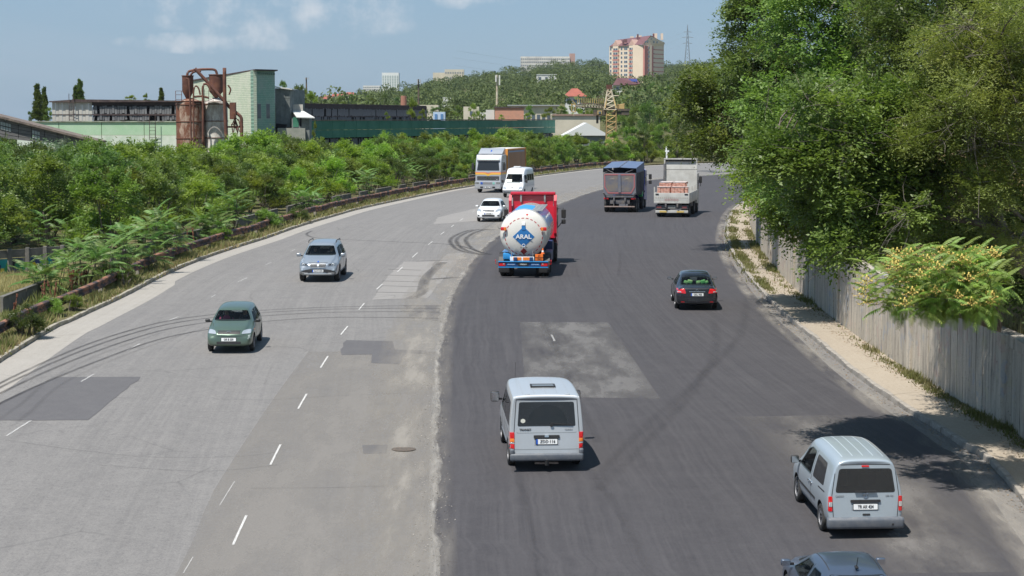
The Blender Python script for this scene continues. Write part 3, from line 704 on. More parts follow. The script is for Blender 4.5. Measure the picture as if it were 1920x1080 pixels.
BV = [bush_mesh(11, 2.3, 4.6, L_bush, .19, 13, 46, 16), bush_mesh(12, 2.0, 5.0, L_elm, .16, 16, 50, 16), bush_mesh(13, 2.5, 4.0, L_lime, .23, 12, 44, 16, .36), bush_mesh(14, 2.1, 4.8, L_dark, .17, 15, 60, 12), bush_mesh(15, 2.4, 4.3, L_silver, .14, 14), bush_mesh(16, 1.7, 4.2, L_lime, .24, 9, 40, 20, .32, .3)]
def px_of(x, y, z):
    c, s = math.cos(PITCH), math.sin(PITCH); zz = z - CZ; d = y * c - zz * s; return 960 + FPX * x / d, 540 - FPX * (y * s + zz * c) / d
topline = [(-200, 262), (0, 268), (60, 252), (110, 250), (160, 258), (220, 262), (300, 266), (350, 262), (440, 258), (500, 248), (560, 256), (600, 262), (640, 268), (668, 276), (700, 254), (745, 246), (800, 252), (860, 254), (920, 248), (960, 236), (1000, 250), (1060, 246), (1110, 262), (1170, 262), (1250, 240), (1400, 230)]
marks = [((-300, 0), 'at the left edge'), ((0, 130), 'above the graffiti fence'), ((130, 330), 'below the pale green hall'), ((330, 460), 'below the rusty silos'), ((460, 590), 'below the block tower'), ((590, 760), 'below the dark green hall'), ((760, 890), 'left of the orange lorry'), ((890, 1060), 'behind the orange lorry'), ((1060, 1200), 'near the crane'), ((1200, 1500), 'beyond the far bend')]
kinds = ['broad mid green bush', 'upright elm bush', 'feathery bright green bush', 'dark green bush', 'silvery grey green bush', 'slim leafy sapling']
rb = random.Random(21); bcount = 0; placed = []
base_line = resample(leftK, step=2.0)
for row, off in enumerate((6.5, 10.0, 14.5, 20, 27)):
    L = resample([p for p in offset_line(base_line, off) if p.y > 55], step=3.7 + row * .35)
    for p in L:
        q = p + Vector((rb.gauss(0, .6), rb.gauss(0, .6), 0))
        px, py = px_of(q.x, q.y, gz(q.x, q.y))
        if px < -90 or px > 1330 or q.y > 330: continue
        if row == 0 and 62 < q.y < 108: continue   # room for the ailanthus group and the open grass
        if row == 1 and q.y < 98: continue
        top = CZ + (HOR - lerp_table(topline, px) + 2) / FPX * q.y; hmax = top - gz(q.x, q.y)
        H = min(hmax * (rb.uniform(.86, 1.12) if px < 280 else rb.uniform(.72, 1.10)), (3.6, 4.4, 5.2, 5.8, 6.3)[row] * (1.3 if px < 300 else 1) * rb.uniform(.85, 1.12))
        if H < 1.0: continue
        k = rb.choice([1, 3, 3, 0, 3] if px < 200 else ([0, 1, 3, 2, 0] if px < 330 else ([0, 2, 2, 5, 0, 1, 3] if px < 700 else [2, 0, 1, 3, 5, 0])))
        if rb.random() < .05: continue
        if k == 5: H *= 1.12 
        if 60 < px < 150 and row >= 3: k = 4
        cm, tm = BV[k]; s = H / (4.9, 5.3, 4.3, 5.1, 4.6, 4.5)[k]; sx = max(s, .62) * rb.uniform(.9, 1.15)
        root = empty('bush', onz(q, 0), rb.uniform(0, 6.28)); root.scale = (sx, sx, s)
        link('crown', cm, root); link('trunk', tm, root)
        where = next(w for (a, b), w in marks if a <= px < b)
        tag(root, '%s, %s, %s' % (kinds[k], ('front row', 'second row', 'third row', 'fourth row', 'hindmost row')[row], where), 'bush', 'bushes of the roadside thicket')
        bcount += 1
# ---- fronds for ailanthus
def frond_mesh(seed, m, length=.85, pairs=11, ll=.22, lw=.078, dr=.22):
    r = random.Random(seed); V = []; F = []; 
    def P(t): return Vector((length * t, 0, length * (.28 * t - .42 * t * t)))
    for i in range(6):
        p = P(i / 5); w = .008; V += [(p.x, -w, p.z), (p.x, w, p.z)]
    for i in range(5): F.append((2 * i, 2 * i + 2, 2 * i + 3, 2 * i + 1))
    for i in range(pairs):
        t = .2 + .8 * i / (pairs - 1); p = P(t); s = (1 - .45 * abs(t - .45) * 1.6)
        for sg in (-1, 1):
            d = Vector((.38, sg * 1, -dr + r.gauss(0, .08))).normalized(); L = ll * s * r.uniform(.9, 1.1); W = lw * s; b = len(V); bx = Vector((1, 0, 0)) * W / 2
            q = p; V += [q, q + d * L * .35 + bx, q + d * L + Vector((0, 0, -L * .15)), q + d * L * .35 - bx]; F.append((b, b + 1, b + 2, b + 3))
    me = mesh('frond', V, F, m); a = me.attributes.new('tint', 'FLOAT', 'POINT'); a.data.foreach_set('value', np.full(len(V), r.random(), dtype=np.float32)); return me
FM = [frond_mesh(k, L_ail) for k in range(4)]; FM2 = [frond_mesh(k, L_ail2, .62, 10, .165, .062, .55) for k in range(4)]
def flower_mesh():
    r = np.random.default_rng(5); c = r.normal(0, 1, (60, 3)) * np.array([.10, .10, .07]); n_ = unit(r.normal(0, 1, (60, 3))); t = unit(r.normal(0, 1, (60, 3)))
    q = leafquads(c, t, n_, np.full(60, .045), np.full(60, .04)); return fastquads('flower_cluster', q, mat('yellow_flowers', (.55, .45, .10), .8, c2=(.48, .32, .10), scale=3, coord='Object'))
FLM = flower_mesh()
def ailanthus(base, h, rad, nst, nf, label, fm, group=None, flowers=0, seed=0, stems_from=None, fscale=1.0, cat='bush', low=.65):
    r = random.Random(seed); root = tag(empty('ailanthus_bush', base), label, cat, group); b = MB()
    for s in range(nst):
        a = r.uniform(0, 6.283); rr = rad * math.sqrt(r.random()); tip = Vector((rr * math.cos(a), rr * math.sin(a), h * r.uniform(.62 if low > .5 else .05, 1) * (1 - .3 * (rr / rad) ** 2)))
        o = Vector((rr * .35 * math.cos(a), rr * .35 * math.sin(a), -.05)) if stems_from is None else Vector(stems_from)
        pts = limb(b, o, tip, .028 if low > .5 else .014, .010 if low > .5 else .006, .04, 5, 4, r)
        for k in range(nf):
            t = 1 - (k / nf) ** 1.3 * low; p = o.lerp(tip, t) if t < .98 else tip; an = k * 2.4 + r.gauss(0, .3)
            f = link('frond', r.choice(fm), root, p); el = (.65 - (1.7 if low < .5 else .9) * (k / nf)) + r.gauss(0, .12)
            f.rotation_euler = Euler((r.gauss(0, .15), -el, an)); sc = fscale * r.uniform(.75, 1.1); f.scale = (sc, sc, sc)
        if r.random() < flowers:
            f = link('flower_cluster', FLM, root, tip + Vector((0, 0, .08))); f['kind'] = 'stuff'; f.scale = (1.25, 1.25, 1.1)
    b.build('stem', M_bark, root)
places = [(135, 560, 2.1, 1.2, 'ailanthus bush at the left end of the feathery row behind the guardrail'), (185, 548, 2.6, 1.3, 'tall ailanthus bush second from the left behind the rusty guardrail'), (235, 535, 2.5, 1.3, 'ailanthus bush in the middle of the feathery row behind the guardrail'), (285, 515, 2.4, 1.3, 'ailanthus bush right of the middle of the feathery row by the guardrail'), (330, 492, 2.7, 1.3, 'ailanthus bush at the right end of the big feathery row behind the guardrail'), (418, 458, 1.8, 1.0, 'small ailanthus bush left of the silver car roof, behind the guardrail'), (455, 440, 2.8, 1.3, 'tall ailanthus bush behind the guardrail above the silver off-roader'), (600, 402, 2.0, 1.1, 'ailanthus bush growing over the guardrail at the low parapet'), (700, 372, 2.6, 1.5, 'ailanthus bush behind the guardrail midway to the orange lorry'), (775, 350, 2.8, 1.6, 'ailanthus bush under the leaning pole left of the orange lorry')]
for i, (px, py, h, rad, lab) in enumerate(places):
    g = G(px, py); ailanthus((g.x - .9, g.y + .3, gz(g.x, g.y)), h, rad, 12 if i < 7 else 9, 7, lab, FM, None, 0, 40 + i, fscale=1.25)
# hanging ailanthus at the left edge of the frame
g = G(85, 490); ailanthus((g.x, g.y, gz(g.x, g.y)), 3.2, 1.4, 8, 6, 'ailanthus bush drooping over the right end of the graffiti fence', FM, None, 0, 77)
# flowering ailanthus over the wall
fb = ZP(1775, 572, 49.5); root_z = emb(fb.x + 2, 53)
ailanthus((fb.x - .35, 49.5, fb.z - .10), 1.75, 1.8, 105, 8, 'bright green ailanthus tree with yellow flower clusters leaning over the concrete wall', FM2, None, .5, 5, stems_from=(2.0, 1.2, -.7), cat='tree', fscale=.86, low=.3)
# ---- big trees on the right
def rtree(label, Y, regs, base, m, leaf, dens=1.0, K=14, r_cl=(.8, 1.3), ratio=.5, seed=1, jit=1.6, droop=.3, twig=0, name='tree'):
    """regs: list of (px,py,rx,ry) ellipses in the view plane at depth Y, filled with clumps; found once and kept as world positions"""
    r = np.random.default_rng(seed); rr = random.Random(seed); bx, by = base; bz = emb(bx, by) if bx > 10 else gz(bx, by)
    C = []; R = []
    for (px, py, rx, ry) in regs:
        s = FPX / Y; area = math.pi * rx * ry / s / s; n = max(3, int(area / (r_cl[0] * r_cl[1] * 1.15) * dens * 1.6))
        for i in range(n):
            a = r.random() * 6.283; d = math.sqrt(r.random()); yy = Y + r.normal(0, jit)
            p = ZP(px + rx * d * math.cos(a), py + ry * d * math.sin(a), yy); C.append((p.x - bx, p.y - by, p.z - bz)); R.append(r_cl[0] + (r_cl[1] - r_cl[0]) * r.random())
    C = np.array(C); R = np.array(R)
    q, tn = clumpsprays(C, R, 120 * (.11 / leaf) ** 1.0, K, leaf, ratio, r, upb=.1, droop=droop)
    root = tag(empty(name, (bx, by, bz)), label, 'tree')
    leafobj('crown', q, tn, m, root)
    b = MB(); top = Vector(C.mean(0)); top.x *= .55; top.y *= .55; tp = limb(b, (0, 0, -.4), top, .26, .12, .0, 10, 6, rr)
    far = sorted(range(len(C)), key=lambda i: -((Vector(C[i]) - top).length))
    mains = []
    for i in rr.sample(range(len(C)), min(7, len(C))):
        st = tp[rr.randint(2, 6)]; mains.append(limb(b, st, C[i], .10, .03, .08, 7, 5, rr))
    allp = [p for l in mains for p in l[1:]] + tp[2:]
    for c in C:
        cv = Vector(c); st = min(allp, key=lambda p: (p - cv).length); limb(b, st, cv, .035, .010, .05, 5, 4, rr)
        for _ in range(4): limb(b, cv, cv + Vector((rr.gauss(0, 1), rr.gauss(0, 1), rr.gauss(0, .8))) * .55, .012, .004, .05, 4, 3, rr)
    b.build('trunk', M_bark, root)
    if twig:
        t2 = MB()
        for i in rr.sample(range(len(C)), min(len(C), twig)):
            cv = Vector(C[i])
            for _ in range(14):
                d = Vector((rr.gauss(-.4, .8), rr.gauss(-.9, .4), rr.gauss(0, .6))).normalized(); e = cv + d * rr.uniform(.8, 1.5); l = limb(t2, cv, e, .012, .003, .04, 4, 4, rr)
                for s in l[1:]: limb(t2, s, s + Vector((rr.gauss(0, 1), rr.gauss(0, 1), rr.gauss(0, 1))) * .28, .005, .002, 0, 3, 2, rr)
        t2.build('bare_twigs', M_twig, root)
    return root
rtree('dark elm leaning far out over the road bend above the flatbed truck', 112, [(1320, 190, 45, 52), (1318, 258, 30, 24), (1375, 272, 42, 26), (1420, 290, 60, 60), (1380, 170, 50, 70), (1282, 215, 12, 34)], (18, 114), L_elm, .21, 1.2, 13, (.8, 1.2), seed=31, twig=2, jit=1.2)
rtree('tall elm whose top leaves the frame right of the lattice pylon', 98, [(1425, 60, 45, 80), (1450, 170, 60, 90), (1390, 120, 28, 50), (1460, -60, 60, 70), (1398, 20, 20, 30)], (21, 100), L_dark, .20, 1.2, 13, (.8, 1.2), seed=32, jit=1.2)
rtree('broad dark tree filling the middle of the right bank', 78, [(1540, 60, 110, 110), (1480, 220, 80, 80), (1600, 180, 100, 80), (1620, -60, 140, 80), (1500, 330, 90, 50)], (22, 82), L_elm, .17, 1.3, 13, (.9, 1.3), seed=33, twig=2)
rtree('bright elm hanging over the concrete wall at the far end of the sidewalk', 84, [(1450, 330, 45, 50), (1500, 390, 60, 50), (1560, 410, 70, 45), (1440, 290, 35, 35), (1600, 350, 90, 70), (1420, 375, 14, 22), (1472, 405, 24, 24)], (18.5, 86), L_lime, .17, 1.3, 13, (.8, 1.2), seed=34, jit=1.2, twig=5)
rtree('elm with long bare grey twigs above the middle of the wall', 53.5, [(1560, 300, 110, 90), (1650, 380, 120, 60), (1680, 230, 110, 80), (1600, 430, 70, 30), (1560, 220, 80, 60), (1440, 290, 36, 26), (1700, 320, 100, 60), (1560, 462, 55, 18)], (16.2, 54), L_elm, .14, 1.25, 13, (.6, .95), seed=35, jit=.9, twig=7)
rtree('olive yellow willow with fine leaves at the right edge', 52, [(1800, 150, 100, 80), (1850, 250, 90, 80), (1730, 200, 60, 80), (1900, 120, 80, 90), (1880, 40, 70, 60), (1880, 330, 60, 50), (1890, 440, 40, 50)], (20, 53.5), L_olive, .105, 1.15, 18, (.6, .95), .26, seed=36, jit=.8, twig=5)
rtree('dark leafed tree in the top right corner of the bank', 58, [(1800, 10, 150, 70), (1700, 60, 90, 70), (1900, -20, 100, 60), (1690, 140, 60, 60)], (19, 60), L_dark, .125, 1.1, 13, (.8, 1.2), seed=37)
rtree('shaded tree behind the flowering ailanthus at the right edge', 59, [(1850, 370, 90, 70), (1760, 400, 80, 50), (1900, 450, 60, 80), (1900, 300, 60, 60), (1820, 450, 60, 50), (1900, 540, 40, 40)], (18.5, 59.5), L_dark, .15, 1.3, 13, (.7, 1.1), seed=38, jit=.8)
for i, (x, y, s) in enumerate([(24, 100, 1.5), (27, 88, 1.6), (24, 74, 1.5), (23, 66, 1.5), (21, 61, 1.3), (26, 128, 1.7), (34, 140, 1.8), (31, 118, 1.7), (40, 160, 1.8), (47, 178, 1.8), (54, 200, 1.9), (36, 105, 1.9), (63, 222, 1.9), (44, 140, 2)]):
    cm, tm = BV[(3, 1)[i % 2]]; root = empty('tree', (x, y, emb(x, y) if y < 190 else terr(x, y)), i * 1.3); root.scale = (s * 1.2, s * 1.2, s * 1.55); link('crown', cm, root); link('trunk', tm, root)
    tag(root, 'dark background tree filling the gaps higher up the right bank', 'tree', 'background trees on the right bank')
# shrubs at the far side of the bend, under the right-hand trees
# ---- verge plants
def smallbush(px, py, s, k, label, dx=0, name='bush'):
    g = G(px, py); cm, tm = BV[k]; root = tag(empty(name, (g.x + dx, g.y, g.z), px), label, 'bush'); root.scale = (s, s, s * .8); link('crown', cm, root); link('trunk', tm, root)
WM = [bush_mesh(61, .55, .95, L_dark, .06, 10, 40, 12, .4), bush_mesh(62, .6, .8, L_bush, .07, 10, 40, 12, .4)]
for px, py, s, k, lab in [(62, 636, 1.25, 0, 'grey green weed bush in front of the guardrail at the left edge'), (248, 542, 1.1, 0, 'weed bush on the kerb left of the silver off-roader'), (108, 600, .9, 1, 'small bright weed beside the kerb near the left edge'), (148, 590, .8, 1, 'small bright weed with a yellow flower by the left kerb'), (425, 462, 1.1, 1, 'weed bush leaning over the kerb above the silver off-roader'), (505, 434, 1.5, 1, 'large weed bush leaning over the kerb beyond the silver off-roader'), (565, 420, 1.2, 0, 'dark weed clump on the kerb, further along'), (640, 392, .9, 0, 'weed clump on the kerb left of the white car'), (868, 348, 1.5, 1, 'weed bush at the kerb just left of the orange lorry')]:
    g = G(px, py); cm, tm = WM[k]; root = tag(empty('weed_bush', (g.x - .35, g.y + .2, g.z + .1), px), lab, 'bush'); root.scale = (s * 1.1,) * 3; link('crown', cm, root); link('trunk', tm, root)
def grass(name, line, o0, o1, n, h0, h1, m, y0, y1, dz=.1, zf=None, label=None, thr=-.2, seed=2):
    r = np.random.default_rng(seed); P = resample(line, step=.5); P = [p for p in P if y0 < p.y < y1]; A = np.array([fl(p) for p in offset_line(P, o0)]); B = np.array([fl(p) for p in offset_line(P, o1)])
    w = np.array([1 / max(1, (p.y / 60)) for p in P]); w /= w.sum(); i = r.choice(len(P), n * 2, p=w); t = r.random(n * 2)[:, None]; xy = A[i] * (1 - t) + B[i] * t + r.normal(0, .15, (n * 2, 2))
    dn = .7 * np.sin(xy[:, 1] * .37 + xy[:, 0] * 2.1) + .6 * np.sin(xy[:, 1] * .11 + 2) + .5 * np.sin(xy[:, 1] * 2.3 + xy[:, 0] * 5) + r.normal(0, .7, n * 2); xy = xy[dn > thr][:n]; n = len(xy)
    z = np.array([(zf(x, y) if zf else gz(x, y)) for x, y in xy]) + dz - .02; c = np.column_stack([xy, z]); h = h0 + (h1 - h0) * r.random(n) ** 2 * (.6 + .4 * np.sin(xy[:, 1] * .9))
    ln = r.normal(0, .35, (n, 2)) * h[:, None]; a = r.random(n) * 6.283; wd = .012 + .012 * r.random(n) + .0002 * xy[:, 1]; b = np.column_stack([np.cos(a) * wd, np.sin(a) * wd, np.zeros(n)])
    tip = c + np.column_stack([ln, h]); q = np.stack([c - b, c + b, tip], 1); me = fastquads(name, q, m, per=3); at = me.attributes.new('tint', 'FLOAT', 'POINT'); v = np.repeat(r.random(n) * .8, 3).astype(np.float32)
    if len(v) == len(me.vertices): at.data.foreach_set('value', v)
    return tag(link(name, me), label, 'grass', kind='stuff')
grass('grass', leftK, .25, 3.3, 70000, .10, .60, L_grass, 50, 280, label='tall green and straw coloured grass between the left kerb and the guardrail', thr=-.5)
grass('dry_grass', leftK, .2, 1.6, 25000, .12, .45, L_dry, 50, 280, label='dry straw grass along the left kerb', thr=.2, seed=4)
grass('weed_strip', wallL, .05, .34, 13000, .05, .34, L_grass, 38, 150, dz=.12, label='green weeds along the foot of the concrete wall', thr=.55, seed=6)
grass('kerb_grass', rightK, -.55, -.15, 6000, .05, .35, L_grass, 88, 150, dz=.12, label='grass tufts behind the far right kerb', thr=.2, seed=8)
grass('bank_grass', wallL, -.4, -8, 24000, .15, .6, L_dry, 38, 120, dz=0, zf=lambda x, y: emb(x, y), label='dry brown grass on the bank behind the wall', thr=-.3, seed=9)
# open dry grass by the graffiti fence
r = np.random.default_rng(3); P = []
while len(P) < 22000:
    px = r.uniform(-60, 125); py = r.uniform(503, 548); P.append((px, py))
P = [G(a_, b_) for a_, b_ in [P[i] for i in range(0, 22000, 1)][:9000]]
c = np.array([tuple(p) for p in P]); n = len(c); a = r.random(n) * 6.283; wd = .02; b = np.column_stack([np.cos(a) * wd, np.sin(a) * wd, np.zeros(n)]); h = .12 + .35 * r.random(n) ** 2
tip = c + np.column_stack([r.normal(0, .3, (n, 2)) * h[:, None], h]); c[:, 2] -= .03; me = fastquads('dry_meadow', np.stack([c - b, c + b, tip], 1), L_dry, per=3); a_ = me.attributes.new('tint', 'FLOAT', 'POINT'); tag(link('dry_meadow', me), 'open patch of dry yellow grass before the graffiti fence', 'grass', kind='stuff')
# dry dock stalks
for i, (px, py) in enumerate([(178, 560), (183, 556), (195, 552), (203, 546), (232, 532), (240, 528), (128, 580), (145, 575), (73, 612), (386, 470), (398, 466), (452, 446)]):
    g = G(px, py); b = MB(); rr = random.Random(i)
    for k in range(3):
        h = rr.uniform(.7, 1.25); e = (rr.gauss(0, .12), rr.gauss(0, .12), h); b.tube([(0, 0, 0), (e[0] * .4, e[1] * .4, h * .5), e], .012, 5)
        for s in range(14):
            t = rr.uniform(.45, 1); p = Vector((e[0] * t, e[1] * t, h * t)); b.box(p, (rr.uniform(.03, .07),) * 3, rr.random())
    tag(b.build('dock_plant', M_dock), None, None); o = col.objects[-1]; o.location = onz(Vector((g.x - 1.0, g.y, 0)), .1)
    tag(o, 'dry red brown dock stalks %s' % ('by the guardrail near the left edge' if px < 220 else 'by the guardrail beyond the ailanthus row'), 'plant', 'dry dock plants along the guardrail')
def scatter(name, label, line, o0, o1, y0, y1, n, sz, m, dz, seed):
    r = np.random.default_rng(seed); P = [p for p in resample(line, step=.5) if y0 < p.y < y1]; A = np.array([fl(p) for p in offset_line(P, o0)]); B_ = np.array([fl(p) for p in offset_line(P, o1)]); i = r.choice(len(P), n); t = (r.random(n) ** 1.6)[:, None]; xy = A[i] * (1 - t) + B_[i] * t + np.column_stack([r.normal(0, .09, n), r.uniform(-.3, .3, n)])
    c = np.column_stack([xy, [gz(x, y) + dz for x, y in xy]]); a = r.random(n) * 6.283; s = sz * (.5 + r.random(n)); n_ = unit(np.column_stack([r.normal(0, .3, (n, 2)), np.ones(n)])); q = leafquads(c, np.column_stack([np.cos(a), np.sin(a), r.normal(0, .2, n)]), n_, s, s * .7); return tag(link(name, fastquads(name, q, m)), label, 'litter', kind='stuff')
M_lit = mat('dead_leaf_litter', (.16, .10, .055), .95, c2=(.28, .21, .13), scale=3); M_grit = mat('pale_grit', (.36, .33, .29), .95, c2=(.20, .18, .16), scale=4)
scatter('leaf_litter', 'brown leaf litter and crumbs along the foot of the wall', wallL, .05, .8, 38, 130, 4500, .06, M_lit, .13, 1)
scatter('kerb_litter', 'dirt and dead leaves lying in the right gutter', rightK, .02, .4, 38, 130, 2500, .05, M_lit, .02, 2)
scatter('loose_grit', 'loose pale grit along the seam between the carriageways', midK, -.05, .5, 36, 110, 2000, .035, M_grit, .02, 3)
scatter('loose_grit', 'loose pale grit on the edge of the dark carriageway', midK, .0, -.35, 36, 90, 700, .035, M_grit, .02, 4)
# ---- hill wood
r = np.random.default_rng(17); C = []; R = []; T = []
def hilltrees(n, ymin, ymax, umin, umax, rmin, rmax):
    k = 0
    while k < n:
        y = math.sqrt(r.random() * (ymax ** 2 - ymin ** 2) + ymin ** 2); u = r.uniform(umin, umax); x = (u - 960) / FPX * y
        z = terr(x, y); rad = r.uniform(rmin, rmax) * r.choice([.75, .9, 1.15]); tint = r.random() ** 1.3 * 1.2
        # leave clearings for houses
        if any(abs(u - cu) < cw and y < cy and y > cy - dd for cu, cw, cy, dd in CLEAR): continue
        m_ = r.integers(3, 5)
        for j in range(m_):
            d = r.normal(0, .45, 3) * rad; C.append((x + d[0], y + d[1], z + rad * .9 + abs(d[2]) * .9)); R.append(rad * r.uniform(.5, .8)); T.append(tint)
        k += 1
CLEAR = [(1192, 62, 1330, 150), (1079, 34, 660, 200), (1000, 50, 530, 110), (1025, 30, 1215, 170), (1170, 40, 915, 160), (1025, 60, 1790, 120), (845, 36, 1800, 150), (725, 50, 1870, 200), (630, 40, 1730, 200), (1125, 16, 890, 120), (805, 26, 570, 140), (838, 14, 770, 120), (955, 60, 430, 60)]
hilltrees(2100, 430, 1730, 480, 1330, 3.0, 5.6)
C = np.array(C); R = np.array(R); T = np.array(T)
tt_ = 0
NQ = 68; idx = np.repeat(np.arange(len(C)), NQ); d = unit(r.normal(0, 1, (len(idx), 3))); d[:, 2] = np.abs(d[:, 2]) * .9 - .15; d[:, 1] = -np.abs(d[:, 1]) * .6 + .3 * d[:, 1]
P_ = C[idx] + d * R[idx][:, None] * (0.75 + .3 * r.random(len(idx)))[:, None]; nn = unit(d + r.normal(0, .5, d.shape)); tt = unit(r.normal(0, 1, d.shape)); sz = R[idx] * r.uniform(.10, .25, len(idx))
q = leafquads(P_, tt, nn, sz * 1.2, sz); tn = np.clip(T[idx] * .75 + r.random(len(idx)) * .25, 0, 1)
tag(leafobj('hill_wood', q, tn, L_hill), 'green wooded hillside rising to the skyline', 'forest', kind='stuff')
# ================================================================== VEHICLES
def glassmat(name, tint=(.10, .13, .13), alpha=.25, dark=(.012, .015, .018)):
    if name in MATS: return MATS[name]
    m, nt, b = newmat(name); MATS[name] = m
    b.inputs['Base Color'].default_value = (*dark, 1); b.inputs['Roughness'].default_value = .04; setc(b, 'Specular IOR Level', .7)
    tr = N(nt, 'ShaderNodeBsdfTransparent'); tr.inputs[0].default_value = (*tint, 1)
    mx = N(nt, 'ShaderNodeMixShader'); mx.inputs[0].default_value = alpha; nt.links.new(b.outputs[0], mx.inputs[1]); nt.links.new(tr.outputs[0], mx.inputs[2]); nt.links.new(mx.outputs[0], nt.nodes['Material Output'].inputs[0]); return m
GL = glassmat('tinted_glass', (.75, .82, .82), .80); GLD = glassmat('dark_glass', (.3, .33, .33), .25, (.030, .033, .036))
TY = mat('tyre_rubber', (.018, .018, .019), .85, c2=(.05, .047, .043), scale=6); RIM = mat('alloy_rim', (.55, .56, .57), .35, .8); STEEL = mat('steel_wheel', (.30, .30, .31), .5, .5)
BLK = mat('black_plastic', (.022, .022, .024), .55, c2=(.035, .034, .033), scale=10); INT = mat('dark_interior', (.03, .03, .032), .8); GREYP = mat('grey_bumper_plastic', (.10, .115, .135), .55, c2=(.15, .155, .165), scale=6)
LRED = mat('red_lamp', (.62, .012, .015), .12, coat=.8); LORG = mat('orange_lamp', (.85, .22, .03), .15, coat=.8); LWHT = mat('clear_lamp', (.62, .65, .66), .08, .5, coat=1); CHR = mat('chrome', (.75, .76, .77), .12, 1.0); PLW = mat('plate_white', (.78, .79, .78), .4); PLB = mat('plate_blue', (.02, .09, .42), .4); INK = mat('plate_ink', (.012, .012, .014), .6)
SEAT = mat('seat_fabric', (.06, .06, .065), .9); SKIN = mat('skin', (.46, .27, .19), .6); PLY = mat('plate_yellow', (.80, .42, .04), .5)
def paint(name, c, metal=.0, rough=.32, dirt=.15, c2=None):
    m, nt, b = newmat(name); geo = N(nt, 'ShaderNodeTexCoord').outputs['Object']
    sx = N(nt, 'ShaderNodeSeparateXYZ'); nt.links.new(geo, sx.inputs[0])
    low = N(nt, 'ShaderNodeMapRange'); low.inputs['From Min'].default_value = .75; low.inputs['From Max'].default_value = .15; nt.links.new(sx.outputs[2], low.inputs['Value'])
    f = mth(nt, 'MULTIPLY', mth(nt, 'ADD', mth(nt, 'MULTIPLY', low.outputs[0], .9), .25), mth(nt, 'MULTIPLY', noise(nt, geo, 3.5, 6, .7, .35, .7), dirt * 2.2))
    nt.links.new(mixc(nt, f, c, (.22, .19, .155)), b.inputs['Base Color']); b.inputs['Metallic'].default_value = metal
    nt.links.new(mth(nt, 'ADD', rough, mth(nt, 'MULTIPLY', f, .5)), b.inputs['Roughness']); setc(b, 'Coat Weight', .6); setc(b, 'Coat Roughness', .08); return m
def finish(me, smooth=True, ang=.6):
    bm = bmesh.new(); bm.from_mesh(me); bmesh.ops.recalc_face_normals(bm, faces=bm.faces)
    for f in bm.faces: f.smooth = True
    for e in bm.edges:
        if len(e.link_faces) == 2 and e.calc_face_angle(0) > ang: e.smooth = False
    bm.to_mesh(me); bm.free()
def evalmesh(o):
    dg = bpy.context.evaluated_depsgraph_get(); dg.update(); return bpy.data.meshes.new_from_object(o.evaluated_get(dg))
def section(st, inset=0.0, zfloor=None):
    xb, xt, zb, zl, zt, wl, wb, wt, rc, cr = st
    if inset: wl -= inset; wb -= inset; wt -= inset; zt -= inset; zb = zfloor; cr *= .9
    zl = min(zl, zt - rc - .02); zl = max(zl, zb + .1)
    P = [(0, zb), (wl * .82, zb), (wl, zb + .06), (wl + (wb - wl) * .75, zb + (zl - zb) * .55), (wb, zl), (wt + (wb - wt) * .06, zt - rc), (wt - rc * .28, zt - rc * .28), (wt - rc, zt), (wt * .5, zt + cr * .75), (0, zt + cr)]
    ring = P + [(-y, z) for y, z in P[-2:0:-1]]
    return [((xb + (xt - xb) * min(1, max(0, (z - st[2]) / max(.01, st[4] - st[2])))), y, z) for y, z in ring]
def loftmesh(stations, inset=0.0, zfloor=None, mi=0, sub=2):
    V = []; F = []; n = 18
    for st in stations: V += section(st, inset, zfloor)
    for i in range(len(stations) - 1):
        for j in range(n): F.append((i * n + j, (i + 1) * n + j, (i + 1) * n + (j + 1) % n, i * n + (j + 1) % n))
    for base, flip in ((0, False), ((len(stations) - 1) * n, True)):
        # end caps as quads across the half sections
        q = [(base + k, base + k + 1, base + (n - k - 1) % n if k else base + n - 1, base + (n - k) % n) for k in range(1, 8)]
        q = [(base + 0, base + 1, base + 17)] + [(base + k, base + k + 1, base + 17 - k, base + 18 - k) for k in range(1, 8)] + [(base + 8, base + 9, base + 10)]
        F += [tuple(reversed(f)) if flip else f for f in q]
    return V, F
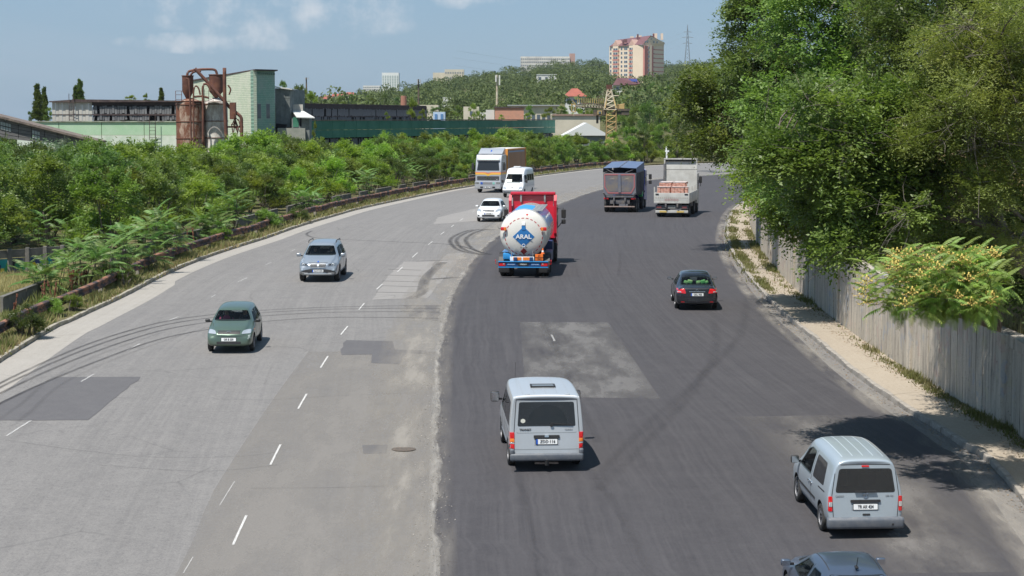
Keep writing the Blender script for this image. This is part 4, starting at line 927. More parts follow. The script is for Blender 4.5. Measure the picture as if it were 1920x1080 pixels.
class Car:
    def __init__(s, name, L, paintm, stations, wheels, wr, label, cat, cavity=None, windows=(), wheelw=.2, archr=None, archflat=False, sub=2):
        """stations: (x_bottom,x_top,zbottom,zbelt,ztop,wlow,wbelt,wtop,corner,crown) x measured from the rear"""
        s.L = L; s.root = tag(empty(name), label, cat); h = L / 2; s.paint = paintm
        st = [(a[0] - h, a[1] - h) + tuple(a[2:]) for a in stations]; s.st = st
        V, F = loftmesh(st); me = mesh('body', V, F, [paintm, INT], True); o = link('body', me)
        md = o.modifiers.new('s', 'SUBSURF'); md.levels = sub; md.render_levels = sub
        base = evalmesh(o); bm = bmesh.new(); bm.from_mesh(base); s.bvh = BVHTree.FromBMesh(bm); bm.free()
        cut = []
        def cutter(V, F, mi=1):
            c = mesh('cut', V, F, [paintm, INT]); 
            for p in c.polygons: p.material_index = mi
            bm = bmesh.new(); bm.from_mesh(c); bmesh.ops.recalc_face_normals(bm, faces=bm.faces); bm.to_mesh(c); bm.free()
            co = link('cut', c); cut.append(co); mo = o.modifiers.new('b', 'BOOLEAN'); mo.operation = 'DIFFERENCE'; mo.object = co; mo.solver = 'EXACT'; return co
        ar = archr or wr + .07
        for wx in wheels:
            for sg in (-1, 1):
                b = MB(); n = 28; W = max(x[6] for x in stations) + .1
                b.lathe([(ar, W * sg), (ar, (W - .1 - wheelw - .16) * sg)], n, (wx - h, 0, wr + .02), 'y'); cutter(b.v, b.f)
        if cavity:
            x0, x1, zf = cavity; cs = [a for a in st if x0 - h < a[1] < x1 - h]
            V, F = loftmesh(cs, .055, zf); cutter(V, F)
            for w in windows:
                v, out = w['view'], s.outline(w['pts'], w.get('r', .06)); cx = sum(p[0] for p in out) / len(out); cz = sum(p[1] for p in out) / len(out)
                out = [(cx + (p[0] - cx) * .95, cz + (p[1] - cz) * .93) for p in out]; b = MB()
                if v == 'rear': b.prism(out, -h - 1, -h + (x0 + .25) + .2, 'x')
                elif v == 'front': b.prism(out, (x0 + x1) / 2 - h + .1, h + 1, 'x')
                else: b.prism([(p[0] - h, p[1]) for p in out], -2, 2, 'y')
                cutter(b.v, b.f)
        res = evalmesh(o); finish(res, ang=.55); res.name = 'body'; o.modifiers.clear(); o.data = res
        for c in cut: bpy.data.objects.remove(c)
        o.parent = s.root; s.body = o
        for w in windows:
            if w['view'] == 'side':
                for sg in ('left', 'right'): s.patch(w.get('name', 'side_window'), sg, w['pts'], w.get('m', GL), w.get('off', .004), r=w.get('r', .06))
            else: s.patch(w.get('name', 'window'), w['view'], w['pts'], w.get('m', GL), w.get('off', .004), r=w.get('r', .06))
        s.wheels = wheels; s.wr = wr
    def outline(s, pts, r=.05, n=5, seg=.12):
        P = [Vector((p[0], p[1])) for p in pts]; out = []; k = len(P)
        for i in range(k):
            a, b, c = P[i - 1], P[i], P[(i + 1) % k]; u = (a - b); v = (c - b); rr = min(r, u.length * .45, v.length * .45); p0 = b + u.normalized() * rr; p1 = b + v.normalized() * rr
            if rr < 1e-4: out.append(b)
            else:
                for j in range(n + 1):
                    t = j / n; out.append((1 - t) ** 2 * p0 + 2 * t * (1 - t) * b + t * t * p1)
            nxt = P[(i + 1) % k]; c2 = P[(i + 2) % k]; rr2 = min(r, (b - nxt).length * .45, (c2 - nxt).length * .45); e = nxt + (b - nxt).normalized() * rr2; d = (e - out[-1]).length; m = int(d / seg)
            for j in range(1, m): out.append(out[-1].lerp(e, 1 / (m - j + 1)) if False else out[-1] + (e - out[-1]) / (m - j + 1))
        return [(p.x, p.y) for p in out]
    def proj(s, view, a, b):
        if view in ('left', 'right', 'top'): a = a - s.L / 2
        o, d = {'rear': (Vector((-20, a, b)), Vector((1, 0, 0))), 'front': (Vector((20, a, b)), Vector((-1, 0, 0))), 'left': (Vector((a, 20, b)), Vector((0, -1, 0))), 'right': (Vector((a, -20, b)), Vector((0, 1, 0))), 'top': (Vector((a, b, 20)), Vector((0, 0, -1)))}[view]
        hit = s.bvh.ray_cast(o, d)
        return (hit[0], -d) if hit[0] is not None else (None, -d)
    def patch(s, name, view, pts, m, off=.005, r=.05, parent=None, skirt=.03, smooth=True, raw=False):
        out = pts if raw else s.outline(pts, r); n = len(out); cx = sum(p[0] for p in out) / n; cz = sum(p[1] for p in out) / n
        V = []; F = []; rings = [1, .8, .55, .3]; last = None
        for k, t in enumerate(rings):
            for p in out:
                a, b = cx + (p[0] - cx) * t, cz + (p[1] - cz) * t; h, d = s.proj(view, a, b)
                if h is None:
                    h = last if last is not None else Vector((0, 0, 0)); h = Vector(h)
                    if view in ('rear', 'front'): h = Vector((h.x, a, b))
                    elif view == 'top': h = Vector((a - s.L / 2, b, h.z))
                    else: h = Vector((a - s.L / 2, h.y, b))
                last = h; V.append(h + d * off)
        h, d = s.proj(view, cx, cz); h = h if h is not None else last; V.append(h + d * off); c = len(V) - 1
        for k in range(len(rings) - 1):
            for j in range(n): F.append((k * n + j, k * n + (j + 1) % n, (k + 1) * n + (j + 1) % n, (k + 1) * n + j))
        for j in range(n): F.append(((len(rings) - 1) * n + j, (len(rings) - 1) * n + (j + 1) % n, c))
        b0 = len(V); V += [v - d * (skirt + off) for v in V[:n]]
        for j in range(n): F.append((j, b0 + j, b0 + (j + 1) % n, (j + 1) % n))
        me = mesh(name, V, F, m); 
        finish(me, ang=.9); o = link(name, me, parent or s.root); s.lastd = d; return o
    def rect(s, name, view, c, wh, m, off=.006, r=.015, parent=None): 
        x, z = c; w, h = wh[0] / 2, wh[1] / 2; return s.patch(name, view, [(x - w, z - h), (x + w, z - h), (x + w, z + h), (x - w, z + h)], m, off, r, parent)
    def line(s, name, view, pts, m=BLK, w=.012, off=.003, closed=False, parent=None):
        P = [Vector((p[0], p[1])) for p in pts]; P = P + [P[0]] if closed else P; Q = []
        for a, b in zip(P, P[1:]):
            k = max(1, int((b - a).length / .1)); Q += [a.lerp(b, i / k) for i in range(k)]
        Q.append(P[-1]); V = []; F = []
        for i, p in enumerate(Q):
            t = (Q[min(i + 1, len(Q) - 1)] - Q[max(0, i - 1)]).normalized(); nn = Vector((-t.y, t.x)) * w / 2
            for q in (p + nn, p - nn):
                h, d = s.proj(view, q.x, q.y)
                if h is None: h = V[-1] - d * off if V else Vector((0, 0, 0))
                V.append(h + d * off)
        for i in range(len(Q) - 1): F.append((2 * i, 2 * i + 2, 2 * i + 3, 2 * i + 1))
        b = len(V); V += [v - d * .02 for v in V]
        for i in range(len(Q) - 1): F += [(2 * i, b + 2 * i, b + 2 * i + 2, 2 * i + 2), (2 * i + 1, 2 * i + 3, b + 2 * i + 3, b + 2 * i + 1)]
        me = mesh(name, V, F, m); return link(name, me, parent or s.root)
    def text(s, txt, view, c, size, m=INK, off=.012, bold=0, sx=1, parent=None, depth=.004):
        me = textmesh(txt, size, depth, m, bold, sx); h, d = s.proj(view, c[0], c[1]); h = h + d * off; o = link('lettering', me, parent or s.root, h)
        R = {'rear': Matrix(((0, 0, -1), (-1, 0, 0), (0, 1, 0))), 'front': Matrix(((0, 0, 1), (1, 0, 0), (0, 1, 0)))}[view] if view in ('rear', 'front') else (Matrix(((-1, 0, 0), (0, 0, 1), (0, 1, 0))) if view == 'left' else Matrix(((1, 0, 0), (0, 0, -1), (0, 1, 0))))
        o.rotation_euler = R.to_euler(); return o
    def plate(s, txt, view, c, w=.52, h=.115, blue=False, base=None, sz=.105):
        y, z = c; p = s.rect('number_plate', view, c, (w, h), base or PLW, .02, .012); s.rect('plate_frame', view, c, (w + .03, h + .03), BLK, .012, .015)
        sg = 1 if view == 'rear' else -1
        if blue: s.rect('plate_band', view, (y + sg * (w / 2 - .025), z), (.05, h), PLB, .023, .008, p)
        t = s.text(txt, view, (y - sg * (.025 if blue else 0), z), sz, INK, .027, .0015, w * .80 / (len(txt) * sz * .62), p); return p
    def wheelset(s, width=.2, rim=RIM, spokes=7, dual=(), hubcap=False):
        h = s.L / 2; wr = s.wr; ymax = max(a[6] for a in s.st) - .02; r = wr
        tb = MB(); w2 = width / 2; tb.lathe([(r * .62, -w2 * .9), (r * .9, -w2), (r * .985, -w2 * .75), (r, -w2 * .4), (r, w2 * .4), (r * .985, w2 * .75), (r * .9, w2), (r * .62, w2 * .9)], 28, axis='y', cap=False); t0 = tb.build('tyre', TY, None, True)
        rb_ = MB(); rb_.lathe([(r * .64, -w2 * .85), (r * .64, w2 * .9), (r * .58, w2 * .9), (r * .56, w2 * .25)], 24, axis='y', cap=False)
        rb_.lathe([(r * .12, -w2 * .2), (r * .12, w2 * .72), (r * .05, w2 * .8)], 12, axis='y')
        for k in range(spokes):
            a = 2 * math.pi * k / spokes; p = (math.cos(a) * r * .33, w2 * .62, math.sin(a) * r * .33); rb_.box(p, (r * .56, .025, r * (.30 if hubcap else .13)), ry=-a)
        r0 = rb_.build('rim', rim, None); hb = MB(); hb.lathe([(r * .56, -w2 * .5), (r * .56, w2 * .15)], 20, axis='y'); h0 = hb.build('wheel', INT)
        for o in (t0, r0, h0): o.parent = None
        first = True
        for wx in s.wheels:
            for sg in (1, -1):
                if first: hw, tt, rr = h0, t0, r0; hw.parent = s.root; first = False
                else: hw = link('wheel', h0.data, s.root); tt = link('tyre', t0.data); rr = link('rim', r0.data)
                tt.parent = hw; rr.parent = hw; hw.location = (wx - h, sg * (ymax - w2), wr); hw.rotation_euler = (0, 0, 0 if sg > 0 else math.pi)
    def mirror(s, x, z, y, size=(.12, .2, .15), m=None, arm=True):
        m = m or s.paint
        for sg in (1, -1):
            b = MB(); b.box((0, 0, 0), size, bev=min(size) * .4); o = b.build('wing_mirror', m, s.root, True); o.location = (x, sg * (y + size[1] / 2), z)
            g = MB(); g.box((-size[0] / 2 - .002, 0, 0), (.008, size[1] * .85, size[2] * .8), bev=.003); g.build('mirror_glass', CHR, o)
            a = MB(); a.box((0, -sg * size[1] * .62, -size[2] * .25), (.05, size[1] * .5, .05)); a.build('mirror_arm', BLK, o)
    def seats(s, xs, zf=.35, y=.36, w=.46, headrest=True, back=.62):
        for x in xs:
            for sg in (1, -1):
                b = MB(); b.box((x - s.L / 2 + .22, sg * y, zf + .12), (.5, w, .16), bev=.05); o = b.build('seat', SEAT, s.root, True)
                c = MB(); c.box((x - s.L / 2 - .05, sg * y, zf + .12 + back / 2), (.14, w * .95, back), bev=.05, ry=-.2); c.build('backrest', SEAT, o, True)
                if headrest: d = MB(); d.box((x - s.L / 2 - .14, sg * y, zf + .2 + back), (.09, w * .5, .16), bev=.035, ry=-.1); d.build('headrest', SEAT, o, True)
    def dash(s, x, z, w):
        b = MB(); b.box((x - s.L / 2, 0, z), (.35, w, .2), bev=.07); b.build('dashboard', INT, s.root, True)
        a = MB(); pts = [(math.cos(t) * .18, math.sin(t) * .18, 0) for t in [k * .35 for k in range(19)]]; a.tube(pts, .014, 6, False); a.box((0, 0, -.01), (.3, .05, .02)); o = a.build('steering_wheel', BLK, s.root); o.location = (x - s.L / 2 - .27, .36, z + .04); o.rotation_euler = (0, -1.1, 0)
    def place(s, px, end, h, dz=0):
        place(s.root, px, end, h, s.L, dz); return s
def place(root, px, end, h, L, dz=0, world=None):
    p = G(*px) if world is None else Vector((world[0], world[1], 0)); a = math.radians(h); d = Vector((math.sin(a), math.cos(a), 0)); c = p + d * L / 2; c.z = gz(c.x, c.y) + dz
    e1 = c + d * L * .4; e0 = c - d * L * .4; f = Vector((d.x, d.y, (gz(e1.x, e1.y) - gz(e0.x, e0.y)) / (L * .8))).normalized()
    if end == 'front': f = -f
    lft = Vector((0, 0, 1)).cross(f).normalized(); up = f.cross(lft); M = Matrix((f, lft, up)).transposed()
    root.location = (c.x, c.y, c.z); root.rotation_euler = M.to_euler(); return c, M
def person(car, x, y, z, shirt, label, driving=True, hair=(.03, .02, .015), glasses=False, lean=0):
    """seated figure: pelvis, spine, neck, head, thighs, shins, arms as one skinned surface"""
    V = [(0, 0, 0), (-.06, 0, .25), (-.08, 0, .46), (-.06, 0, .56), (-.05, 0, .66), (-.04, 0, .76)]; E = [(0, 1), (1, 2), (2, 3), (3, 4), (4, 5)]; R = [.15, .14, .15, .055, .085, .075]
    def chain(st, pts, rad):
        for p, r_ in zip(pts, rad): V.append(p); R.append(r_); E.append((st, len(V) - 1)); st = len(V) - 1
    for sg in (1, -1):
        chain(0, [(.05, sg * .1, -.02), (.42, sg * .14, .04), (.5, sg * .13, -.34), (.62, sg * .13, -.36)], [.1, .075, .05, .04])
        hand = (.40, sg * .13, .36) if driving else (.30, sg * .12, .1)
        chain(2, [(-.07, sg * .19, .42), (.06, sg * .25, .2), hand], [.07, .045, .035])
        hb = hand
        for k in range(4): a = (k - 1.5) * .02; i0 = len(V) - 1 if k == 0 else i0; 
    me = bpy.data.meshes.new('person'); me.from_pydata(V, E, []); o = link('person', me); sk = o.modifiers.new('k', 'SKIN')
    for i, r_ in enumerate(R): me.skin_vertices[0].data[i].radius = (r_, r_); me.skin_vertices[0].data[i].use_root = (i == 0)
    sb = o.modifiers.new('s', 'SUBSURF'); sb.levels = 1; sb.render_levels = 1; res = evalmesh(o); o.modifiers.clear(); res.materials.clear(); res.materials.append(mat('clothes_' + shirt[0], shirt[1], .9)); res.materials.append(SKIN); res.materials.append(mat('hair', hair, .9)); res.materials.append(mat('dark_trousers', (.03, .035, .05), .9))
    for p in res.polygons:
        c = p.center; p.use_smooth = True
        p.material_index = 1 if c.z > .50 else (3 if c.z < .1 and c.x > .02 else (1 if c.x > .2 and c.z > .2 else 0))
        if c.z > .74 or (c.z > .62 and c.x < -.075): p.material_index = 2
    # nose, brow and ears
    for v in res.vertices:
        if .60 < v.co.z < .68 and v.co.x > .02 and abs(v.co.y) < .03: v.co.x += .018
    o.data = res; tag(o, label, 'person')
    if glasses:
        b = MB(); b.box((.035, .032, .70), (.02, .05, .03), bev=.008); b.box((.035, -.032, .70), (.02, .05, .03), bev=.008); b.build('sunglasses', BLK, o)
    M = car.root.matrix_basis; mw = Matrix.Translation(car.root.location) @ car.root.rotation_euler.to_matrix().to_4x4()
    loc = mw @ Vector((x - car.L / 2, y, z)); o.location = loc; o.rotation_euler = (mw.to_3x3() @ Matrix.Rotation(lean, 3, 'Z')).to_euler(); return o
S = lambda x0, x1, zb, zl, zt, wl, wb, wt, rc=.1, cr=.03: (x0, x1, zb, zl, zt, wl, wb, wt, rc, cr)
def W_(view, pts, name='window', m=None, r=.06): return dict(view=view, pts=pts, name=name, m=m or GL, r=r)
def sw(*a, **k): return W_('side', a, 'side_window', k.get('m'), k.get('r', .05))
# ------------------------------------------------------------------ 1 silver minibus van seen from behind
P_sil = paint('silver_paint', (.50, .53, .55), .3, .34, .12)
v = Car('minibus_van', 4.85, P_sil, [S(.0, .22, .42, 1.1, 1.86, .86, .92, .80, .12, .01), S(.03, .16, .34, 1.1, 1.95, .93, .975, .88, .08, .03), S(.10, .22, .32, 1.1, 1.98, .95, .985, .90, .08, .03), S(.6, .7, .30, 1.1, 1.99, .95, .985, .90, .08, .035), S(2.2, 2.2, .30, 1.1, 1.99, .95, .985, .90, .08, .035), S(3.2, 3.1, .30, 1.1, 1.95, .95, .985, .84, .12, .04), S(3.55, 3.45, .3, 1.1, 1.86, .95, .98, .80, .14, .03), S(4.15, 4.12, .3, 1.08, 1.28, .95, .97, .80, .12, .02), S(4.5, 4.5, .3, .95, 1.08, .94, .95, .76, .12, .02), S(4.75, 4.72, .32, .8, .88, .88, .88, .68, .12, .02), S(4.83, 4.80, .4, .7, .74, .78, .78, .6, .1, .01)],
        (.95, 3.75), .33, 'silver passenger van driving away, with a black roof vent above its wide rear window', 'van', (.6, 4.3, .5),
        [W_('rear', [(-.765, 1.20), (.765, 1.20), (.72, 1.83), (-.72, 1.83)], 'rear_window', GLD, .05), sw((.45, 1.15), (1.9, 1.15), (1.9, 1.78), (.5, 1.78), m=GLD), sw((1.98, 1.15), (2.75, 1.15), (2.75, 1.78), (1.98, 1.78), m=GLD), sw((2.86, 1.12), (3.75, 1.12), (3.35, 1.72), (2.86, 1.78)), W_('front', [(-.82, 1.24), (.82, 1.24), (.68, 1.78), (-.68, 1.78)], 'windscreen')])
v.line('tailgate_gap', 'rear', [(-.86, .40), (.86, .40), (.86, 1.0), (.80, 1.9), (-.80, 1.9), (-.86, 1.0)], BLK, .018, closed=True)
for sg in (1, -1):
    l = v.rect('tail_light', 'rear', (sg * .915, .97), (.13, .16), LRED, .02, .02); v.rect('indicator_lamp', 'rear', (sg * .915, .84), (.13, .10), LORG, .02, .015); v.rect('reversing_lamp', 'rear', (sg * .915, .765), (.13, .04), LWHT, .02, .01); v.rect('brake_light', 'rear', (sg * .915, .68), (.13, .13), LRED, .02, .02)
b = MB(); b.box((0, 0, 0), (.16, 1.93, .20), bev=.05); o = b.build('rear_bumper', GREYP, v.root, True); o.location = (-2.42, 0, .40)
for sg in (1, -1): b = MB(); b.box((0, 0, 0), (.14, .12, .16), bev=.04); o = b.build('bumper_corner', GREYP, v.root, True); o.location = (-2.40, sg * .91, .54)
v.line('roof_edge_trim', 'top', [(.235, -.86), (.235, .86)], mat('bright_trim', (.72, .73, .74), .3), .05, .006)
v.rect('tailgate_handle', 'rear', (0, .93), (.68, .075), BLK, .03, .02); v.rect('badge', 'rear', (0, .945), (.11, .05), CHR, .045, .02)
v.rect('plate_recess', 'rear', (0, .80), (.66, .21), mat('recess', (.34, .36, .38), .5), .004, .02)
v.plate('ZDD·116', 'rear', (0, .80), .56, .13, True, sz=.13)
v.line('crease', 'rear', [(-.78, 1.06), (-.78, 1.03), (.78, 1.03), (.78, 1.06)], mat('groove', (.25, .27, .28), .5), .014); v.line('crease', 'rear', [(-.84, .60), (.84, .60)], mat('groove', (.25, .27, .28), .5), .02)
v.text('TRANSIT', 'rear', (.56, 1.11), .075, INK, sx=1.05, bold=.002); v.text('TOURNEO', 'rear', (-.58, 1.11), .05, mat('badge_grey', (.15, .15, .16), .5), sx=.9)
v.patch('wiped_area', 'rear', [(-.02 + .0 + .52 * math.cos(a_), 1.26 + .50 * math.sin(a_)) for a_ in [k * math.pi / 14 for k in range(15)]], mat('wiped_glass', (.010, .011, .012), .05, spec=.7), .007, 0, skirt=.001, raw=True)
b = MB(); b.box((0, 0, 0), (.03, .58, .03), rx=.08); o = b.build('wiper', BLK, v.root); o.location = (-2.32, -.4, 1.25); b = MB(); b.lathe([(.045, 0), (.045, .06)], 10, axis='x'); o2 = b.build('wiper_pivot', BLK, o); o2.location = (-.03, .27, -.02)
v.patch('sticker', 'rear', [(.62, 1.28), (.68, 1.31), (.68, 1.37), (.62, 1.40), (.56, 1.37), (.56, 1.31)], mat('sticker', (.6, .6, .52), .6), .008, .02)
b = MB(); b.box((0, 0, 0), (.09, .62, .05)); o = b.build('tow_bracket', mat('rusty_bracket', (.30, .22, .17), .8, c2=(.1, .08, .07), scale=20), v.root); o.location = (-2.36, 0, .23)
b = MB(); b.box((0, 0, 0), (.12, .10, .11)); b.tube([(0, 0, 0), (-.08, 0, 0), (-.08, 0, .10)], .025, 8); o = b.build('tow_ball', BLK, v.root); o.location = (-2.44, 0, .24)
b = MB(); R_ = [(-.15, -.31), (.15, -.31), (.15, .31), (-.15, .31)]
for (x0, y0), (x1, y1) in zip(R_, R_[1:] + R_[:1]): b.box(((x0 + x1) / 2, (y0 + y1) / 2, 0), (abs(x1 - x0) + .05, abs(y1 - y0) + .05, .05), bev=.015)
o = b.build('roof_vent', BLK, v.root); o.location = (-1.05, 0, 2.04); g = MB(); g.box((0, 0, 0), (.27, .58, .03), bev=.01); g.build('vent_lid', mat('vent_glass', (.16, .18, .19), .2), o)
for y in (.55, -.62): b = MB(); b.box((0, 0, 0), (.09, .14, .05), bev=.02); o = b.build('roof_lug', P_sil, v.root); o.location = (-2.1, y * .9, 2.0)
for y in (-.6, -.3, 0, .3, .6): v.line('roof_rib', 'top', [(.45, y), (3.0, y)], mat('roof_groove', (.36, .39, .42), .5, .3), .018)
b = MB(); b.tube([(0, 0, 0), (-.12, 0, .45)], .005, 5); o = b.build('aerial', BLK, v.root); o.location = (.6, .62, 1.97)
for sg in ('left', 'right'):
    v.line('door_gap', sg, [(2.80, .42), (2.80, 1.82)]); v.line('door_gap', sg, [(1.94, .42), (1.94, 1.82)]); v.line('slide_rail', sg, [(.3, 1.0), (1.9, 1.0)], GREYP, .03); v.rect('side_moulding', sg, (2.4, .52), (3.6 * .5, .07), GREYP, .02)
v.wheelset(.2, STEEL, 8, hubcap=True); v.mirror(1.25, 1.32, 1.02, (.14, .24, .30), BLK); v.seats((3.2,), .55); v.seats((1.4, 2.3), .55, .4, .5); v.dash(3.75, 1.05, 1.6)
v.place((1025, 885), 'rear', -4)
# ------------------------------------------------------------------ 2 silver-blue leisure van on the right
P_cad = paint('silver_blue_paint', (.40, .46, .50), .3, .33, .10)
v = Car('compact_van', 4.4, P_cad, [S(.0, .20, .40, 1.0, 1.70, .78, .83, .66, .16, .01), S(.04, .17, .30, 1.0, 1.77, .84, .885, .68, .17, .03), S(.14, .26, .27, 1.0, 1.81, .86, .90, .70, .18, .035), S(.6, .75, .25, 1.0, 1.83, .86, .905, .71, .18, .04), S(2.0, 2.0, .25, 1.0, 1.83, .86, .905, .71, .18, .04), S(2.7, 2.65, .25, 1.0, 1.80, .86, .90, .69, .18, .04), S(3.0, 2.95, .25, 1.0, 1.72, .86, .90, .66, .18, .03), S(3.75, 3.72, .25, .98, 1.10, .86, .89, .72, .10, .02), S(4.1, 4.1, .27, .85, .94, .84, .86, .66, .1, .02), S(4.3, 4.28, .3, .70, .78, .78, .78, .58, .1, .02), S(4.38, 4.36, .36, .6, .66, .68, .68, .5, .08, .01)],
        (.80, 3.48), .315, 'silver blue compact van at the lower right passing through leafy shadows', 'van', (.55, 3.95, .45),
        [W_('rear', [(-.70, 1.06), (.70, 1.06), (.61, 1.61), (-.61, 1.61)], 'rear_window', GLD, .07), sw((.62, 1.10), (1.75, 1.07), (1.75, 1.60), (.80, 1.60), m=GLD, r=.09), sw((1.95, 1.05), (3.25, 1.03), (2.85, 1.50), (2.45, 1.62), (1.95, 1.62), r=.07), W_('front', [(-.74, 1.15), (.74, 1.15), (.60, 1.64), (-.60, 1.64)], 'windscreen')])
v.line('tailgate_gap', 'rear', [(-.74, .42), (.74, .42), (.78, 1.0), (.68, 1.70), (-.68, 1.70), (-.78, 1.0)], BLK, .016, closed=True)
for sg in (1, -1):
    v.patch('tail_light', 'rear', [(sg * .775, .64), (sg * .865, .64), (sg * .86, .98), (sg * .77, .98)][::sg], LRED, .015, .02); v.rect('reversing_lamp', 'rear', (sg * .815, .80), (.08, .11), LWHT, .022, .015)
b = MB(); b.box((0, 0, 0), (.20, 1.80, .27), bev=.07); o = b.build('rear_bumper', GREYP, v.root, True); o.location = (-2.19, 0, .37); b = MB(); b.box((0, -.62, -.02), (.215, .05, .05), bev=.01); b.build('tow_eye_cover', BLK, o)
v.rect('plate_recess', 'rear', (0, .76), (.66, .20), mat('recess_blue', (.26, .30, .33), .5), .004, .02); v.rect('tailgate_handle', 'rear', (0, .87), (.70, .06), BLK, .03, .02)
v.plate('TR AK 424', 'rear', (0, .74), .56, .125, False, sz=.125); v.rect('latch', 'rear', (-.02, .56), (.18, .045), BLK, .01, .02); v.rect('high_brake_light', 'rear', (0, 1.665), (.17, .035), LRED, .02, .01)
def ring(car, view, c, r, m, off=.02, w=.012, parent=None):
    h, d = car.proj(view, *c); b = MB(); sg = 1
    b.tube([(0, r * math.cos(k * .3142), r * math.sin(k * .3142)) for k in range(21)], w, 6, False); o = b.build('badge', m, parent or car.root); o.location = h + d * off; return o
bd = ring(v, 'rear', (0, 1.00), .055, CHR, .02, .008)
b = MB(); b.tube([(0, .035, .035), (0, .012, -.045), (0, 0, -.01), (0, -.012, -.045), (0, -.035, .035)], .006, 5); b.tube([(0, .018, .045), (0, 0, .008), (0, -.018, .045)], .006, 5); b.build('emblem', CHR, bd)
v.text('CADDY', 'rear', (.60, .985), .052, mat('badge_grey', (.15, .15, .16), .5), sx=1.1); v.text('LIFE TDI', 'rear', (-.56, .985), .05, mat('badge_grey', (.15, .15, .16), .5), sx=1.0)
for y in (-.48, -.24, 0, .24, .48): v.line('roof_rib', 'top', [(.45, y), (2.75, y)], mat('roof_rib_light', (.55, .62, .66), .35, .3), .02)
for sg in ('left', 'right'):
    v.line('door_gap', sg, [(3.15, .35), (3.28, .95), (2.78, 1.66)]); v.line('door_gap', sg, [(1.87, .34), (1.87, 1.66)]); v.line('slide_rail', sg, [(.45, 1.0), (1.1, .98)], BLK, .03); v.rect('side_moulding', sg, (2.25, .62), (1.75, .05), BLK, .015, .02)
    for x in (1.78, 2.02): v.rect('door_handle', sg, (x, .90), (.14, .035), CHR, .03, .015)
    v.rect('sill', sg, (2.2, .29), (2.1, .06), GREYP, .012, .02)
v.wheelset(.19, STEEL, 9, hubcap=True); v.mirror(1.05, 1.12, .89, (.13, .20, .19), BLK); v.seats((2.5,), .5); v.seats((1.5,), .5); v.dash(3.25, .98, 1.5)
b = MB(); b.box((0, 0, 0), (.05, .5, .03), rx=0); o = b.build('wiper', BLK, v.root); o.location = (-2.13, .0, 1.09)
v.place((1622, 1010), 'rear', -3.8)
# ------------------------------------------------------------------ 3 black saloon
def saloon(name, L, W, H, P, label, wheels, wr, windows, cavity=None, trunkz=.98, noseZ=.72, roof=(1.15, 2.55), cowl=3.55, decklen=.62, beltz=.90, taper=.82):
    w = W / 2; rs, re = roof
    st = [S(.0, .03, .38, .7, trunkz - .12, w * .80, w * .84, w * .72, .1, .01), S(.05, .08, .28, .75, trunkz - .03, w * .90, w * .93, w * .80, .1, .02), S(.2, .22, .24, .8, trunkz, w * .95, w * .97, w * .84, .1, .02), S(decklen, decklen + .02, .22, beltz, trunkz + .03, w * .97, w * .99, w * .82, .09, .03),
          S(rs - .12, rs + .0, .22, beltz, H - .09, w * .97, w, w * .69, .11, .03), S(rs + .18, rs + .28, .22, beltz, H - .015, w * .97, w, w * .68, .12, .03), S((rs + re) / 2 + .1, (rs + re) / 2 + .1, .22, beltz, H, w * .97, w, w * .69, .12, .035), S(re + .02, re - .02, .22, beltz, H - .03, w * .97, w, w * .68, .12, .03), S(re + .25, re + .18, .22, beltz, H - .12, w * .97, w, w * .68, .12, .03),
          S(cowl, cowl, .22, beltz - .02, beltz + .06, w * .97, w * .99, w * .80, .09, .02), S((cowl + L) / 2, (cowl + L) / 2, .23, beltz - .08, beltz - .02, w * .96, w * .97, w * .76, .1, .03), S(L - .35, L - .36, .24, noseZ - .04, noseZ + .06, w * .92, w * .93, w * .68, .1, .03), S(L - .1, L - .12, .27, noseZ - .16, noseZ - .04, w * .80, w * .82, w * .6, .1, .02), S(L - .0, L - .02, .36, .5, noseZ - .14, w * .66, w * .68, w * .5, .08, .01)]
    return Car(name, L, P, st, wheels, wr, label, 'car', cavity or (rs - .2, cowl - .02, .42), windows)
P_blk = paint('black_paint', (.014, .016, .022), .2, .22, .05)
v = saloon('saloon_car', 4.7, 1.81, 1.48, P_blk, 'black saloon driving away in the right carriageway with green things behind its rear window', (.95, 3.65), .32,
    [W_('rear', [(-.70, 1.02), (.70, 1.02), (.56, 1.40), (-.56, 1.40)], 'rear_window', GL, .06), sw((.95, .96), (1.95, .94), (1.95, 1.34), (1.45, 1.36), r=.05), sw((2.03, .94), (3.25, .94), (2.62, 1.32), (2.03, 1.37), r=.05), W_('front', [(-.74, .98), (.74, .98), (.58, 1.38), (-.58, 1.38)], 'windscreen')], (.62, 3.5, .42))
for sg in (1, -1):
    v.patch('tail_light', 'rear', [(sg * .46, .72), (sg * .84, .76), (sg * .85, .90), (sg * .52, .92)][::sg], LRED, .015, .04); v.patch('reversing_lamp', 'rear', [(sg * .66, .765), (sg * .83, .775), (sg * .84, .815), (sg * .68, .82)][::sg], LWHT, .022, .01); v.rect('reflector', 'rear', (sg * .60, .37), (.15, .035), LRED, .02, .01)
v.rect('plate_recess', 'rear', (0, .70), (.62, .18), BLK, .004, .02); v.plate('CKL 905', 'rear', (0, .68), .52, .115, True, sz=.11); v.rect('chrome_strip', 'rear', (0, .80), (.66, .022), CHR, .018, .008); ring(v, 'rear', (0, .85), .045, CHR, .02, .01)
v.line('boot_gap', 'rear', [(-.62, .58), (.62, .58), (.66, .92), (-.66, .92)], mat('gap', (.004, .004, .004), .5), .014, closed=True); v.line('bumper_line', 'rear', [(-.8, .34), (.8, .34)], GREYP, .02)
b = MB()
for (y, z, r_) in ((.42, .0, .1), (.25, .02, .12), (-.1, .0, .1), (-.3, .02, .12), (-.45, 0, .09)): b.box((0, y, z), (.12, r_ * 1.8, r_ * 1.4), bev=.04, rx=y)
